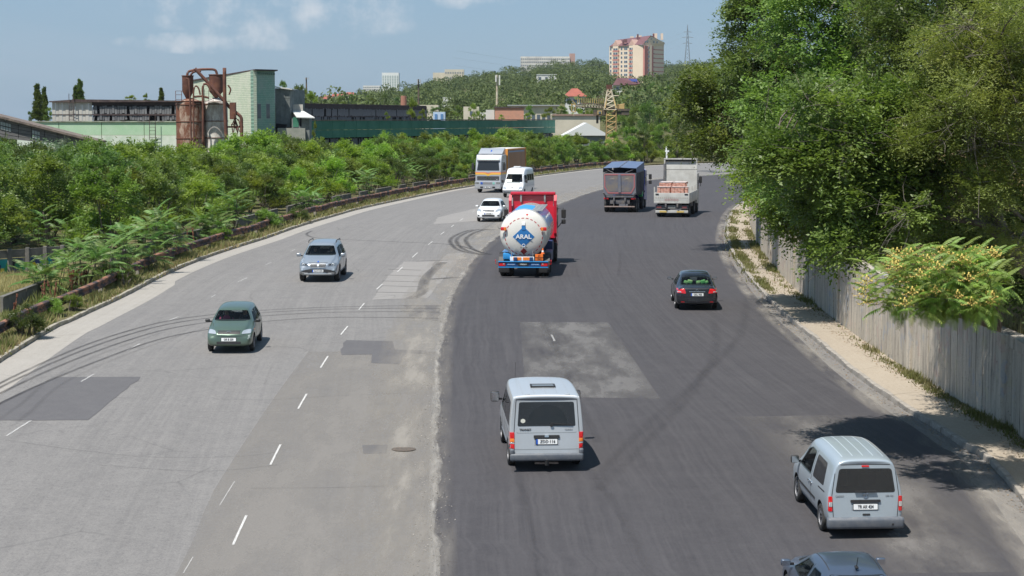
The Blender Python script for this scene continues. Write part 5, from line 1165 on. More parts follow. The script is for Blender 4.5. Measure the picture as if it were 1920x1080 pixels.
o = b.build('green_blanket', mat('green_cloth', (.08, .42, .10), .8, c2=(.55, .66, .32), scale=4), v.root, True); o.location = (-1.42, 0, 1.10)
v.wheelset(.2, mat('dark_alloy', (.22, .22, .23), .4, .8), 5); v.mirror(.95, 1.02, .88, (.12, .2, .13), P_blk); v.seats((2.55,), .42); v.seats((1.6,), .4); v.dash(3.1, .90, 1.4)
for sg in ('left', 'right'): v.line('door_gap', sg, [(1.99, .3), (1.99, 1.38)]); v.line('chrome_trim', sg, [(.9, .93), (3.3, .92)], CHR, .015)
v.place((1307, 583), 'rear', 1.5)
# ------------------------------------------------------------------ 4 grey-blue saloon entering at the bottom
P_gb = paint('grey_blue_paint', (.065, .09, .135), .35, .30, .08)
v = saloon('saloon_car', 4.6, 1.80, 1.45, P_gb, 'grey blue car cut off by the bottom edge, only its roof and left windows showing', (.95, 3.6), .31,
    [W_('rear', [(-.68, 1.00), (.68, 1.00), (.54, 1.36), (-.54, 1.36)], 'rear_window', GLD, .06), sw((.95, .95), (1.95, .93), (1.95, 1.30), (1.45, 1.32), r=.05), sw((2.03, .93), (3.2, .93), (2.62, 1.28), (2.03, 1.32), r=.05), W_('front', [(-.74, .98), (.74, .98), (.58, 1.35), (-.58, 1.35)], 'windscreen')], (.62, 3.5, .42))
for sg in (1, -1): v.patch('tail_light', 'rear', [(sg * .56, .70), (sg * .84, .70), (sg * .85, .88), (sg * .6, .90)][::sg], LRED, .015, .04); v.line('roof_seam', 'top', [(1.35, sg * .50), (2.7, sg * .50)], BLK, .018)
v.plate('CMT 218', 'rear', (0, .68), .52, .115, True)
b = MB(); b.box((0, 0, 0), (.14, .06, .04), bev=.015); b.tube([(0, 0, 0), (-.10, 0, .22)], .008, 6); o = b.build('roof_aerial', BLK, v.root); o.location = (-1.0, -.02, 1.475)
v.wheelset(.2, RIM, 7); v.mirror(.92, 1.0, .88, (.12, .2, .14), P_gb); v.seats((2.5,), .42); v.seats((1.6,), .4); v.dash(3.1, .9, 1.4)
for sg in ('left', 'right'): v.line('door_gap', sg, [(1.99, .3), (1.99, 1.35)])
place(v.root, None, 'rear', -3.5, v.L, world=(6.75, 37.1))
# ------------------------------------------------------------------ 5 green hatchback facing us
def hatch(name, L, W, H, P, label, wheels, wr, windows, cavity, beltz=.92, noseZ=.78, cowlx=None, roof=(.35, 2.35), zb=.24, hood=.99, rounded=.68):
    w = W / 2; cx = cowlx or L - 1.05; rs, re = roof
    st = [S(.0, .12, .4, .8, H - .28, w * .80, w * .84, w * .62, .12, .01), S(.05, .16, zb + .06, .85, H - .16, w * .90, w * .93, w * .66, .13, .02), S(.18, rs + .1, zb, beltz, H - .06, w * .95, w * .97, w * .69, .13, .03), S(.6, rs + .5, zb, beltz, H - .01, w * .97, w, w * .70, .13, .035), S((rs + re) / 2 + .2, (rs + re) / 2 + .2, zb, beltz, H, w * .97, w, w * .71, .13, .04), S(re + .02, re - .02, zb, beltz, H - .035, w * .97, w, w * .69, .13, .03), S(re + .26, re + .18, zb, beltz, H - .14, w * .97, w, w * rounded, .13, .03),
          S(cx, cx, zb, beltz - .02, hood, w * .97, w * .99, w * .80, .09, .02), S(cx + (L - cx) * .45, cx + (L - cx) * .45, zb, beltz - .08, hood - .07, w * .96, w * .97, w * .74, .1, .03), S(L - .28, L - .28, zb, noseZ - .06, noseZ + .05, w * .94, w * .94, w * .68, .1, .03), S(L - .07, L - .12, zb + .03, noseZ - .18, noseZ - .03, w * .86, w * .87, w * .62, .1, .02), S(L, L - .04, zb + .1, .48, noseZ - .12, w * .74, w * .76, w * .54, .08, .01)]
    return Car(name, L, P, st, wheels, wr, label, 'car', cavity, windows)
P_grn = paint('green_metallic_paint', (.10, .155, .115), .45, .30, .12)
v = hatch('hatchback_car', 3.95, 1.69, 1.50, P_grn, 'green hatchback coming towards the camera with two people behind the windscreen', (.65, 3.12), .30,
    [W_('front', [(-.70, 1.06), (.70, 1.06), (.55, 1.40), (-.55, 1.40)], 'windscreen', GL, .07), W_('rear', [(-.6, 1.0), (.6, 1.0), (.5, 1.34), (-.5, 1.34)], 'rear_window'), sw((.55, .98), (1.35, .97), (1.35, 1.34), (.85, 1.34), r=.06), sw((1.43, .97), (2.62, .97), (2.1, 1.33), (1.43, 1.36), r=.05)], (.2, 2.85, .42), hood=1.02)
for sg in (1, -1):
    v.patch('headlight', 'front', [(sg * .44, .71), (sg * .77, .71), (sg * .75, .83), (sg * .50, .82)][::-sg], LWHT, .015, .05); v.rect('side_indicator', 'left' if sg > 0 else 'right', (2.98, .78), (.07, .03), LORG, .01, .01)
v.rect('grille', 'front', (0, .755), (.80, .085), BLK, .014, .03); o = ring(v, 'front', (0, .77), .04, CHR, .03, .008); o.scale = (1, 1.6, 1)
v.rect('lower_grille', 'front', (0, .40), (.86, .09), BLK, .012, .03); v.plate('OR B 359', 'front', (0, .52), .52, .115, False, sz=.11)
v.line('bumper_gap', 'front', [(-.82, .64), (-.4, .64), (.4, .64), (.82, .64)], BLK, .012); v.line('bonnet_gap', 'front', [(-.42, .815), (.42, .815)], BLK, .014)
v.patch('bumper_scrape', 'front', [(.66, .52), (.78, .54), (.76, .68), (.68, .66)][::-1], mat('scraped_paint', (.42, .46, .45), .6, c2=(.09, .14, .11), scale=22), .004, .03)
b = MB(); b.box((0, .3, 0), (.02, .55, .02), rz=.08); b.box((0, -.28, 0), (.02, .55, .02), rz=.08); o = b.build('wiper', BLK, v.root); o.location = (.90, 0, 1.065)
v.wheelset(.17, STEEL, 6); v.mirror(.62, 1.03, .83, (.11, .17, .12), BLK); v.seats((1.75,), .40, .34, .44); v.seats((.95,), .40); v.dash(2.42, .94, 1.3)
for sg in ('left', 'right'): v.line('door_gap', sg, [(1.39, .3), (1.39, 1.36)]); v.line('door_gap', sg, [(2.55, .32), (2.62, .95)])
v.place((429, 664), 'front', -1.0)
person(v, 1.72, .34, .58, ('dark', (.05, .055, .08)), 'driver of the green hatchback in a dark top with both hands on the wheel')
person(v, 1.72, -.34, .58, ('pink', (.62, .10, .22)), 'passenger in a pink top in the front of the green hatchback', False, (.12, .06, .03))
# ------------------------------------------------------------------ 6 silver off-roader facing us
P_x = paint('pale_silver_paint', (.33, .37, .41), .45, .28, .10); LDK = mat('dark_headlight', (.16, .18, .20), .1, .3, coat=1)
v = hatch('off_road_car', 4.85, 1.93, 1.76, P_x, 'silver off-road car with roof rails and a twin nostril grille coming towards the camera', (.95, 3.88), .375,
    [W_('front', [(-.79, 1.20), (.79, 1.20), (.62, 1.63), (-.62, 1.63)], 'windscreen', GL, .07), W_('rear', [(-.6, 1.2), (.6, 1.2), (.55, 1.55), (-.55, 1.55)], 'rear_window', GLD), sw((.62, 1.12), (1.1, 1.12), (1.1, 1.52), (.85, 1.52), r=.05, m=GLD), sw((1.16, 1.11), (2.2, 1.10), (2.2, 1.58), (1.16, 1.56), r=.05), sw((2.28, 1.10), (3.45, 1.10), (2.9, 1.52), (2.28, 1.58), r=.05)], (.25, 3.7, .5), beltz=1.06, noseZ=.92, roof=(.4, 2.9), zb=.30, hood=1.15)
for sg in (1, -1):
    v.patch('headlight', 'front', [(sg * .46, .78), (sg * .86, .77), (sg * .85, .91), (sg * .48, .90)][::-sg], LDK, .015, .05); o = ring(v, 'front', (sg * .70, .845), .045, PLW, .03, .014)
    v.rect('headlight_lens', 'front', (sg * .58, .845), (.10, .06), BLK, .024, .03); v.rect('fog_lamp', 'front', (sg * .74, .62), (.10, .09), LWHT, .02, .045)
    kp = [(sg * .03, .72), (sg * .36, .73), (sg * .37, .89), (sg * .05, .90)]; g = v.patch('kidney_grille', 'front', kp[::-sg], BLK, .02, .05); v.line('grille_frame', 'front', kp, mat('soft_chrome', (.42, .43, .44), .5, .2), .028, .026, True, g)
    for k in range(5): v.rect('grille_slat', 'front', (sg * (.09 + .055 * k), .81), (.018, .13), MATS['soft_chrome'], .03, .006, g)
    v.patch('lower_vent', 'front', [(sg * .32, .48), (sg * .82, .38), (sg * .84, .50), (sg * .6, .60), (sg * .34, .64)][::-sg], BLK, .014, .03); v.rect('chrome_blade', 'front', (sg * .64, .45), (.34, .03), MATS['soft_chrome'], .03, .012)
    b = MB(); b.tube([(-1.5, sg * .66, 1.72), (-1.4, sg * .66, 1.79), (.2, sg * .66, 1.82), (.35, sg * .66, 1.74)], .022, 8); b.build('roof_rail', BLK, v.root, True)
v.rect('lower_grille', 'front', (0, .56), (.74, .16), BLK, .015, .03); v.rect('skid_plate', 'front', (0, .40), (1.30, .07), P_sil, .04, .03); v.plate('KAW·074', 'front', (0, .55), .52, .115, True, sz=.11); v.patch('badge', 'front', [(-.035, .95), (.035, .95), (.035, 1.0), (-.035, 1.0)], PLB, .02, .02)
v.line('bonnet_gap', 'front', [(-.45, .93), (-.05, .935), (.05, .935), (.45, .93)], BLK, .014)
v.patch('paper_on_dash', 'front', [(-.62, 1.23), (-.42, 1.23), (-.42, 1.30), (-.62, 1.30)], mat('paper_yellow', (.60, .52, .24), .8), -.01, .01) if False else None
for sg in ('left', 'right'): v.line('door_gap', sg, [(2.24, .4), (2.24, 1.6)]); v.line('door_gap', sg, [(3.35, .42), (3.42, 1.08)]); v.rect('sill', sg, (2.4, .38), (2.3, .09), GREYP, .03, .03)
v.wheelset(.26, mat('dark_alloy', (.22, .22, .23), .4, .8), 5); v.mirror(1.05, 1.20, .95, (.13, .22, .17), P_x); v.seats((2.4,), .55, .4, .5); v.seats((1.4,), .55, .4, .5); v.dash(3.3, 1.12, 1.6)
v.place((596, 530), 'front', 1.0)
person(v, 2.36, .40, .70, ('dark', (.05, .055, .08)), 'driver of the silver off-road car in dark clothes', True)
person(v, 2.36, -.40, .70, ('black', (.02, .02, .022)), 'passenger wearing sunglasses in the silver off-road car', False, glasses=True)
# ------------------------------------------------------------------ 7 white hatchback
P_wht = paint('white_paint', (.74, .75, .75), .0, .28, .06)
v = hatch('hatchback_car', 4.25, 1.76, 1.51, P_wht, 'white hatchback between the tanker truck and the far lorries, coming towards the camera', (.75, 3.35), .315,
    [W_('front', [(-.72, 1.05), (.72, 1.05), (.56, 1.41), (-.56, 1.41)], 'windscreen', GL, .07), W_('rear', [(-.6, 1.0), (.6, 1.0), (.5, 1.34), (-.5, 1.34)], 'rear_window', GLD), sw((.6, 1.0), (1.5, .98), (1.5, 1.35), (.95, 1.35), r=.06), sw((1.58, .98), (2.85, .98), (2.3, 1.33), (1.58, 1.37), r=.05)], (.2, 3.1, .42), hood=1.02, roof=(.35, 2.45))
for sg in (1, -1): v.patch('headlight', 'front', [(sg * .46, .70), (sg * .84, .76), (sg * .80, .90), (sg * .52, .84)][::-sg], LWHT, .015, .05); v.rect('fog_lamp', 'front', (sg * .68, .46), (.12, .08), BLK, .015, .03); v.line('door_gap', 'left' if sg > 0 else 'right', [(1.54, .3), (1.54, 1.36)])
v.rect('grille', 'front', (0, .77), (.78, .09), BLK, .014, .04); v.rect('lower_grille', 'front', (0, .44), (.88, .12), BLK, .012, .04); v.plate('CHS 208', 'front', (0, .58), .52, .115, True, sz=.11); o = ring(v, 'front', (0, .80), .045, CHR, .03, .01); o.scale = (1, 1.5, 1)
v.wheelset(.19, STEEL, 7); v.mirror(.75, 1.04, .86, (.12, .19, .13), P_wht); v.seats((1.95,), .42); v.dash(2.6, .94, 1.3)
v.place((915.5, 416.5), 'front', 6)
# ------------------------------------------------------------------ 8 white high-roof minibus
v = Car('high_roof_minibus', 5.7, P_wht, [S(.0, .05, .42, 1.3, 2.30, .84, .90, .78, .14, .01), S(.04, .10, .34, 1.3, 2.45, .92, .95, .82, .14, .03), S(.15, .2, .32, 1.3, 2.52, .94, .965, .83, .15, .05), S(1.5, 1.5, .32, 1.3, 2.56, .94, .965, .84, .15, .06), S(3.6, 3.5, .32, 1.3, 2.56, .94, .965, .84, .15, .06), S(4.1, 3.9, .32, 1.3, 2.46, .94, .965, .82, .16, .05), S(4.45, 4.25, .32, 1.25, 2.14, .94, .96, .76, .16, .03), S(5.1, 5.0, .33, 1.15, 1.28, .93, .95, .78, .12, .02), S(5.45, 5.42, .35, .95, 1.02, .92, .92, .70, .12, .03), S(5.62, 5.58, .38, .75, .82, .86, .86, .64, .1, .02), S(5.7, 5.66, .45, .6, .68, .76, .76, .56, .08, .01)],
        (1.15, 4.65), .34, 'white high-roof minibus beside the orange lorry, coming towards the camera', 'minibus', (.2, 4.75, .55),
        [W_('front', [(-.82, 1.32), (.82, 1.32), (.68, 2.06), (-.68, 2.06)], 'windscreen', GL, .08), sw((.35, 1.42), (1.35, 1.42), (1.35, 2.0), (.35, 2.0)), sw((1.42, 1.42), (2.4, 1.42), (2.4, 2.0), (1.42, 2.0)), sw((2.47, 1.42), (3.35, 1.42), (3.35, 2.0), (2.47, 2.0)), sw((3.5, 1.32), (4.55, 1.32), (4.25, 1.95), (3.5, 2.0)), W_('rear', [(-.7, 1.4), (.7, 1.4), (.66, 2.0), (-.66, 2.0)], 'rear_window', GLD)])
for sg in (1, -1): v.patch('headlight', 'front', [(sg * .50, .74), (sg * .86, .78), (sg * .82, 1.0), (sg * .60, .92)][::-sg], LWHT, .02, .05)
v.rect('grille', 'front', (0, .85), (.84, .12), mat('grey_grille', (.28, .28, .29), .5), .014, .04); v.rect('front_bumper', 'front', (0, .53), (1.75, .24), GREYP, .05, .06); v.plate('BK 417', 'front', (-.02, .55), .50, .12, False, PLY, sz=.11)
bd = ring(v, 'front', (0, .90), .075, CHR, .03, .012); b = MB()
for a_ in (90, 210, 330): b.tube([(0, 0, 0), (0, .07 * math.cos(math.radians(a_)), .07 * math.sin(math.radians(a_)))], .01, 5)
b.build('emblem', CHR, bd)
v.patch('route_board', 'front', [(-.78, 1.36), (-.18, 1.36), (-.18, 1.58), (-.78, 1.58)], mat('route_card', (.72, .74, .66), .7), .012, .01); v.text('197', 'front', (-.45, 1.47), .16, mat('route_green', (.03, .22, .12), .6), off=.024)
b = MB(); b.box((0, 0, 0), (.45, .62, .10), bev=.03); o = b.build('roof_vent', P_wht, v.root); o.location = (.4, 0, 2.66)
b = MB(); b.box((0, .3, 0), (.02, .6, .02)); b.box((0, -.3, 0), (.02, .6, .02)); o = b.build('wiper', BLK, v.root); o.location = (2.22, 0, 1.30)
for sg in ('left', 'right'): v.line('side_line', sg, [(.3, 1.0), (4.5, 1.0)], mat('groove_w', (.4, .4, .4), .6), .03); v.line('door_gap', sg, [(3.42, .45), (3.42, 2.1)])
v.wheelset(.22, STEEL, 6); v.mirror(1.75, 1.42, .98, (.14, .2, .30), BLK); v.seats((3.8,), .75, .42, .5); v.seats((1.2, 2.2, 3.0), .7, .45, .5); v.dash(4.45, 1.15, 1.6)
v.place((960, 370.5), 'front', 11.5)
person(v, 3.78, .42, .95, ('blue', (.10, .16, .28)), 'driver of the white minibus in a blue shirt')
# ------------------------------------------------------------------ TRUCKS
class Rig(Car):
    """a lorry assembled from parts; features are projected onto the part chosen with skin()"""
    def __init__(s, name, L, label, cat='truck'): s.L = L; s.root = tag(empty(name), label, cat); s.paint = None
    def part(s, name, mb, m, smooth=False, parent=None, auto=.6, skin=False):
        o = mb.build(name, m, parent or s.root, auto=auto)
        if skin: s.skin(o)
        return o
    def skin(s, o):
        bm = bmesh.new(); bm.from_mesh(o.data); s.bvh = BVHTree.FromBMesh(bm); bm.free()
    def truckwheels(s, axles, r=.50, w=.30, y=1.12, dual=(), rim=None):
        tb = MB(); w2 = w / 2; tb.lathe([(r * .56, -w2 * .9), (r * .9, -w2), (r, -w2 * .6), (r, w2 * .6), (r * .9, w2), (r * .56, w2 * .9)], 26, axis='y', cap=False); t0 = tb.build('tyre', TY, None, True)
        rb_ = MB(); rb_.lathe([(r * .58, -w2 * .9), (r * .58, w2 * .8), (r * .5, w2 * .4), (r * .2, w2 * .35), (r * .18, w2 * .9), (r * .02, w2 * .9)], 20, axis='y', cap=False); r0 = rb_.build('rim', rim or STEEL, None); hb = MB(); hb.lathe([(r * .3, -w2 * 1.2), (r * .3, w2 * .3)], 12, axis='y'); h0 = hb.build('wheel', INT)
        first = True
        for i, x in enumerate(axles):
            for sg in (1, -1):
                for k in range(2 if i in dual else 1):
                    if first: hw, tt, rr = h0, t0, r0; hw.parent = s.root; first = False
                    else: hw = link('wheel', h0.data, s.root); tt = link('tyre', t0.data); rr = link('rim', r0.data)
                    tt.parent = hw; rr.parent = hw; hw.location = (x - s.L / 2, sg * (y - w2 - k * (w + .04)), r); hw.rotation_euler = (0, 0, 0 if sg > 0 else math.pi)
def B(c, d, bev=.0, **k): b = MB(); b.box(c, d, bev=bev, **k); return b
# ---- tanker
P_red = paint('red_paint', (.56, .012, .035), .0, .3, .06); P_cream = paint('cream_tank_paint', (.70, .68, .62), .0, .26, .10); P_blue = mat('tank_blue', (.02, .16, .42), .35, coat=.4); P_lblue = mat('bright_blue', (.03, .26, .58), .4, coat=.3); P_nblue = mat('navy_chassis', (.015, .045, .13), .5); ALU = mat('aluminium', (.58, .58, .56), .4, .6, c2=(.40, .40, .39), scale=9)
v = Rig('tanker_truck', 10.6, 'red tanker truck driving away with a round cream tank lettered ARAL', 'truck'); h = v.L / 2
b = MB(); R0 = 1.17; prof = [(.02, .30)] + [(R0 * math.sin(a), .30 + .42 * (1 - math.cos(a))) for a in [k * math.pi / 2 / 10 for k in range(1, 11)]] + [(R0, 3.0), (R0, 6.4)] + [(R0 * math.cos(a), 6.4 + .4 * math.sin(a)) for a in [k * math.pi / 2 / 6 for k in range(1, 6)]] + [(.02, 6.8)]
b.lathe([(r_, x - h) for r_, x in prof], 56, (0, 0, 2.10), 'x'); v.part('tank', b, P_cream, skin=True)
b = MB(); b.lathe([(R0 + .012, 1.0 - h), (R0 + .02, 1.02 - h), (R0 + .02, 1.09 - h), (R0 + .012, 1.11 - h)], 56, (0, 0, 2.10), 'x', False); v.part('tank_band', b, P_cream)
for sg in (1, -1):   # blue side fields
    V = []; F = []
    a0, a1 = (math.radians(14), math.radians(62))
    for i in range(9):
        for j in range(9): a = a0 + (a1 - a0) * i / 8; x = 1.2 + 5.0 * j / 8; V.append((x - h, sg * math.cos(a) * (R0 + .008), 2.10 + math.sin(a) * (R0 + .008)))
    for i in range(8):
        for j in range(8): F.append((i * 9 + j, i * 9 + j + 1, (i + 1) * 9 + j + 1, (i + 1) * 9 + j))
    link('blue_field', mesh('blue_field', V, F, mat('faded_blue_field', (.13, .19, .45), .35, coat=.3), True), v.root)
    for k in range(3): o = v.text('ARAL', 'left' if sg > 0 else 'right', (2.4 + k * 1.3, 2.75), .30, PLW, .02)
for k in range(4): b = MB(); b.tube([(1.15 + k * .75 - h, .42, 2.10 + 1.10), (1.15 + k * .75 - h, .1, 2.10 + 1.19), (1.15 + k * .75 - h, -.38, 2.10 + 1.13)], .07, 8); v.part('top_rib', b, P_lblue)
b = MB()
for k in range(24): b.box((1.1 + k * .21 - h, -.62, 2.10 + 1.10), (.10, .46, .025), rx=.0)
for y in (-.40, -.62, -.84): b.box((3.55 - h, y, 2.10 + 1.085), (5.0, .04, .05))
o = v.part('walkway', b, ALU)
v.rect = v.rect
dm = [(0, 1.98 - .50), (.53, 1.98), (0, 1.98 + .50), (-.53, 1.98)]
d = v.patch('emblem_field', 'rear', dm, P_blue, .010, .01); v.text('ARAL', 'rear', (0, 1.98), .29, PLW, .022, .008, 1.08, d)
for k in range(26):
    if k % 1 == 0:
        a0 = 2 * math.pi * k / 26; a1 = a0 + 2 * math.pi / 26 * .58; v.line('ring_dash', 'rear', [(.90 * math.cos(a), 1.98 + .90 * math.sin(a)) for a in (a0, (a0 + a1) / 2, a1)], mat('ring_red', (.42, .02, .03), .5), .035, .008)
v.patch('hazard_diamond', 'rear', [(0, 1.10), (.17, 1.27), (0, 1.44), (-.17, 1.27)], mat('hazard_red', (.30, .03, .03), .5), .012, .01); v.patch('fish_sign', 'rear', [(.36, 1.17), (.49, 1.30), (.36, 1.43), (.23, 1.30)], mat('sign_pale', (.55, .54, .50), .6), .008, .01)
v.rect('valve_box', 'rear', (0, 2.62), (.15, .16), PLW, .05, .02); v.rect('valve_box', 'rear', (0, 2.42), (.19, .22), P_blue, .03, .02); v.text('55', 'rear', (.13, 1.46), .07, INK, .012); v.text('TB', 'rear', (-.13, 1.46), .07, INK, .012); ring(v, 'rear', (0, 1.56), .07, PLW, .015, .014)
v.patch('warning_triangle', 'rear', [(-.16, 2.98), (-.10, 3.08), (-.22, 3.08)][::-1], LRED, .01, 0)
for sg in (1, -1):
    b = MB(); b.box((.35 - h, sg * .97, 2.36), (.08, .28, .17), bev=.02); o = v.part('side_lamp', b, LRED); b = MB(); b.box((.305 - h, sg * .90, 2.36), (.02, .11, .15), bev=.01); b.build('orange_lens', LORG, o); b = MB(); b.tube([(.4 - h, sg * .95, 2.36), (.55 - h, sg * .9, 2.4)], .02, 6); b.tube([(.35 - h, sg * 1.1, 2.36), (.35 - h, sg * 1.24, 2.40), (.35 - h, sg * 1.24, 2.48)], .012, 5); b.build('lamp_bracket', BLK, o)
b = B((.08 - h, 0, .66), (.10, 2.40, .28), .02); o = v.part('rear_light_bar', b, P_nblue, skin=True)
for z in (.53, .80): b = B((.06 - h, 0, z), (.16, 2.42, .04), .01); b.build('bar_edge', P_lblue, o)
for sg in (1, -1): v.rect('tail_light', 'rear', (sg * 1.02, .66), (.30, .13), LRED, .02, .02); v.rect('white_lens', 'rear', (sg * .94, .69), (.07, .05), LWHT, .03, .01); v.rect('advert_strip', 'rear', (sg * .58, .67), (.42, .10), P_blue, .012, .01); v.text('Gazoenergetic', 'rear', (sg * .58, .67), .06, PLW, .02)
v.plate('C·GAS·614', 'rear', (0, .67), .48, .11, False, BLK, sz=.09)
for c in v.root.children:
    if c.name.startswith('number_plate'):
        for g in c.children:
            if g.name.startswith('lettering'): g.data.materials[0] = PLW
b = B((.16 - h, .06, .93), (.03, 1.16, .21), .01); o = v.part('marker_board', b, PLW); v.skin(o)
for sg in (1, -1): b = B((.135 - h, .06 + sg * .24, .93), (.02, .40, .15), .005); b.build('reflective_panel', LORG, o); b = MB(); b.tube([(.16 - h, .06 + sg * .52, 1.0), (.16 - h, .06 + sg * .52, 1.32)], .02, 6); b.build('board_post', ALU, o)
b = B((.14 - h, -.76, 1.0), (.03, .38, .32), .01); o = v.part('hazard_plate', b, mat('hazard_orange', (.80, .17, .02), .5)); v.skin(o); b = B((.12 - h, -.76, 1.0), (.012, .38, .015)); b.build('plate_divider', INK, o); v.text('23', 'rear', (-.76, 1.085), .12, INK, .012, 0, 1, o); v.text('1965', 'rear', (-.76, .92), .12, INK, .012, 0, 1, o)
b = MB(); b.lathe([(.10, 0), (.10, .02), (.07, .03), (.03, .26), (.01, .27)], 14, (.3 - h, -.93, 1.16)); o = v.part('traffic_cone', b, mat('cone_orange', (.75, .16, .03), .5)); b = MB(); b.lathe([(.062, .09), (.048, .17)], 14, (.3 - h, -.93, 1.16), cap=False); b.build('cone_stripe', PLW, o)
b = B((3.9 - h, .38, .88), (7.8, .16, .26), .02); b.box((3.9 - h, -.38, .88), (7.8, .16, .26), bev=.02)
for x in (.6, 2.4, 4.4, 6.0): b.box((x - h, 0, .9), (.2, .9, .22))
v.part('chassis', b, P_nblue)
for sg in (1, -1):
    b = B((3.1 - h, sg * 1.05, .80), (2.6, .36, .5), .04); v.part('side_locker', b, P_blue if sg > 0 else P_nblue)
    b = B((.75 - h, sg * .98, .42), (.04, .52, .42), .01); v.part('mud_flap', b, BLK)
    b = MB(); pts = [(1.35 - h + .62 * math.cos(a), sg * .93, .52 + .62 * math.sin(a)) for a in [k * math.pi / 8 for k in range(9)]]
    for a_, c_ in zip(pts, pts[1:]): b.box(((a_[0] + c_[0]) / 2, a_[1], (a_[2] + c_[2]) / 2), (.27, .62, .03), ry=-math.atan2(c_[2] - a_[2], c_[0] - a_[0]))
    v.part('mudguard', b, BLK)
    b = MB(); b.tube([(.25 - h, sg * 1.18, .66), (.12 - h, sg * 1.34, .68), (.12 - h, sg * 1.34, .80)], .014, 5); b.box((.12 - h, sg * 1.34, .84), (.05, .04, .09), bev=.01); v.part('marker_stalk', b, LRED)
b = B((.9 - h, .78, 1.0), (.5, .5, .3), .05); b.box((.6 - h, .62, .93), (.2, .2, .2), bev=.03); v.part('pump_box', b, P_lblue)
# cab
b = MB(); b.prism([(7.9 - h, 1.35), (10.35 - h, .75), (10.5 - h, 1.3), (10.2 - h, 2.6), (9.8 - h, 3.0), (7.95 - h, 3.0)], -1.2, 1.2, 'y'); o = v.part('cab', b, P_red, auto=.4, skin=True)
b = MB(); b.prism([(8.0 - h, 3.0), (9.9 - h, 3.0), (9.5 - h, 3.45), (8.3 - h, 3.62), (8.0 - h, 3.55)], -1.05, 1.05, 'y'); v.part('roof_deflector', b, P_red)
b = B((8.1 - h, 0, 3.66), (.5, 2.35, .16), .06); v.part('roof_fairing', b, P_red)
for sg in (1, -1):
    b = MB(); b.prism([(7.75 - h, 1.6), (8.0 - h, 1.4), (8.05 - h, 3.4), (7.9 - h, 3.6), (7.65 - h, 3.3)], sg * 1.10, sg * 1.24, 'y'); v.part('side_fairing', b, P_red)
    b = B((7.92 - h, sg * .62, 3.45), (.05, .09, .5), .015); v.part('fairing_post', b, ALU)
    b = MB(); b.tube([(9.7 - h, sg * 1.2, 2.75), (9.65 - h, sg * 1.50, 2.8), (9.65 - h, sg * 1.55, 2.2), (9.7 - h, sg * 1.2, 1.75)], .02, 6); o = v.part('mirror_bracket', b, BLK); m_ = B((9.65 - h, sg * 1.52, 2.50), (.10, .24, .46), .04); m_.build('wing_mirror', BLK, o); m_ = B((9.65 - h, sg * 1.52, 2.08), (.10, .22, .24), .04); m_.build('wing_mirror', BLK, o)
v.skin(o) if False else None
b = B((9.6 - h, 1.21, 2.1), (.9, .02, .7), .01); v.part('side_window', b, GLD); b = B((9.6 - h, -1.21, 2.1), (.9, .02, .7), .01); v.part('side_window', b, GLD)
b = MB(); b.prism([(10.46 - h, 1.5), (10.50 - h, 1.5), (10.24 - h, 2.55), (10.20 - h, 2.55)], -1.1, 1.1, 'y'); v.part('windscreen', b, GLD)
v.truckwheels((1.35, 2.7, 9.2), .50, .30, 1.2, dual=(0,))
b = B((8.6 - h, 0, .95), (2.6, 2.1, .6), .05); v.part('cab_base', b, P_nblue); place(v.root, (981, 522), 'rear', 4.0, v.L)
# ---- dump truck
P_dk = mat('dusty_dark_steel', (.085, .092, .11), .7, c2=(.17, .15, .135), scale=2.5); P_tail = mat('tailgate_grey', (.20, .22, .28), .6, .1, c2=(.30, .27, .25), scale=2); DUST = mat('dusty_panel', (.26, .225, .19), .85, c2=(.16, .17, .22), scale=1.6); PINK = mat('faded_red_border', (.55, .16, .17), .6, c2=(.42, .20, .19), scale=6); P_cab = paint('royal_blue_paint', (.012, .035, .30), .0, .3, .08); TARP = mat('blue_tarpaulin', (.085, .13, .23), .6, c2=(.12, .16, .24), scale=3)
v = Rig('dump_truck', 8.8, 'blue dump truck with a grey tipper tailgate edged in faded red and a tarpaulin roof', 'truck'); h = v.L / 2
b = MB(); b.prism([(.35 - h, 1.35), (6.3 - h, 1.15), (6.5 - h, 3.05), (.10 - h, 2.98)], -1.24, -1.19, 'y'); b.prism([(.35 - h, 1.35), (6.3 - h, 1.15), (6.5 - h, 3.05), (.10 - h, 2.98)], 1.19, 1.24, 'y'); b.prism([(6.2 - h, 1.15), (6.3 - h, 1.15), (6.5 - h, 3.25), (6.4 - h, 3.25)], -1.24, 1.24, 'y'); b.prism([(.35 - h, 1.35), (6.3 - h, 1.15), (6.3 - h, 1.22), (.33 - h, 1.42)], -1.24, 1.24, 'y')
for x in (1.2, 2.2, 3.2, 4.2, 5.2):
    for sg in (1, -1): b.box((x - h, sg * 1.27, 2.1), (.10, .07, 1.7))
v.part('tipper_body', b, P_dk)
b = MB(); b.prism([(.05 - h, 2.98), (.28 - h, 1.35), (.36 - h, 1.35), (.13 - h, 2.98)], -1.22, 1.22, 'y'); v.part('tailgate', b, P_tail, skin=True)
oc = [(-1.12, 2.86), (-1.12, 1.92), (-.86, 1.48), (.86, 1.48), (1.12, 1.92), (1.12, 2.86)]
v.line('red_border', 'rear', oc, PINK, .09, .02, True)
v.patch('tailgate_panel', 'rear', [(-.12, 1.58), (-.76, 1.58), (-1.0, 1.95), (-1.0, 2.78), (-.12, 2.78)], DUST, .012, .02); v.patch('tailgate_panel', 'rear', [(.12, 1.58), (.12, 2.78), (1.0, 2.78), (1.0, 1.95), (.76, 1.58)], DUST, .012, .02); v.rect('tailgate_post', 'rear', (0, 2.2), (.20, 1.35), P_tail, .06, .01)
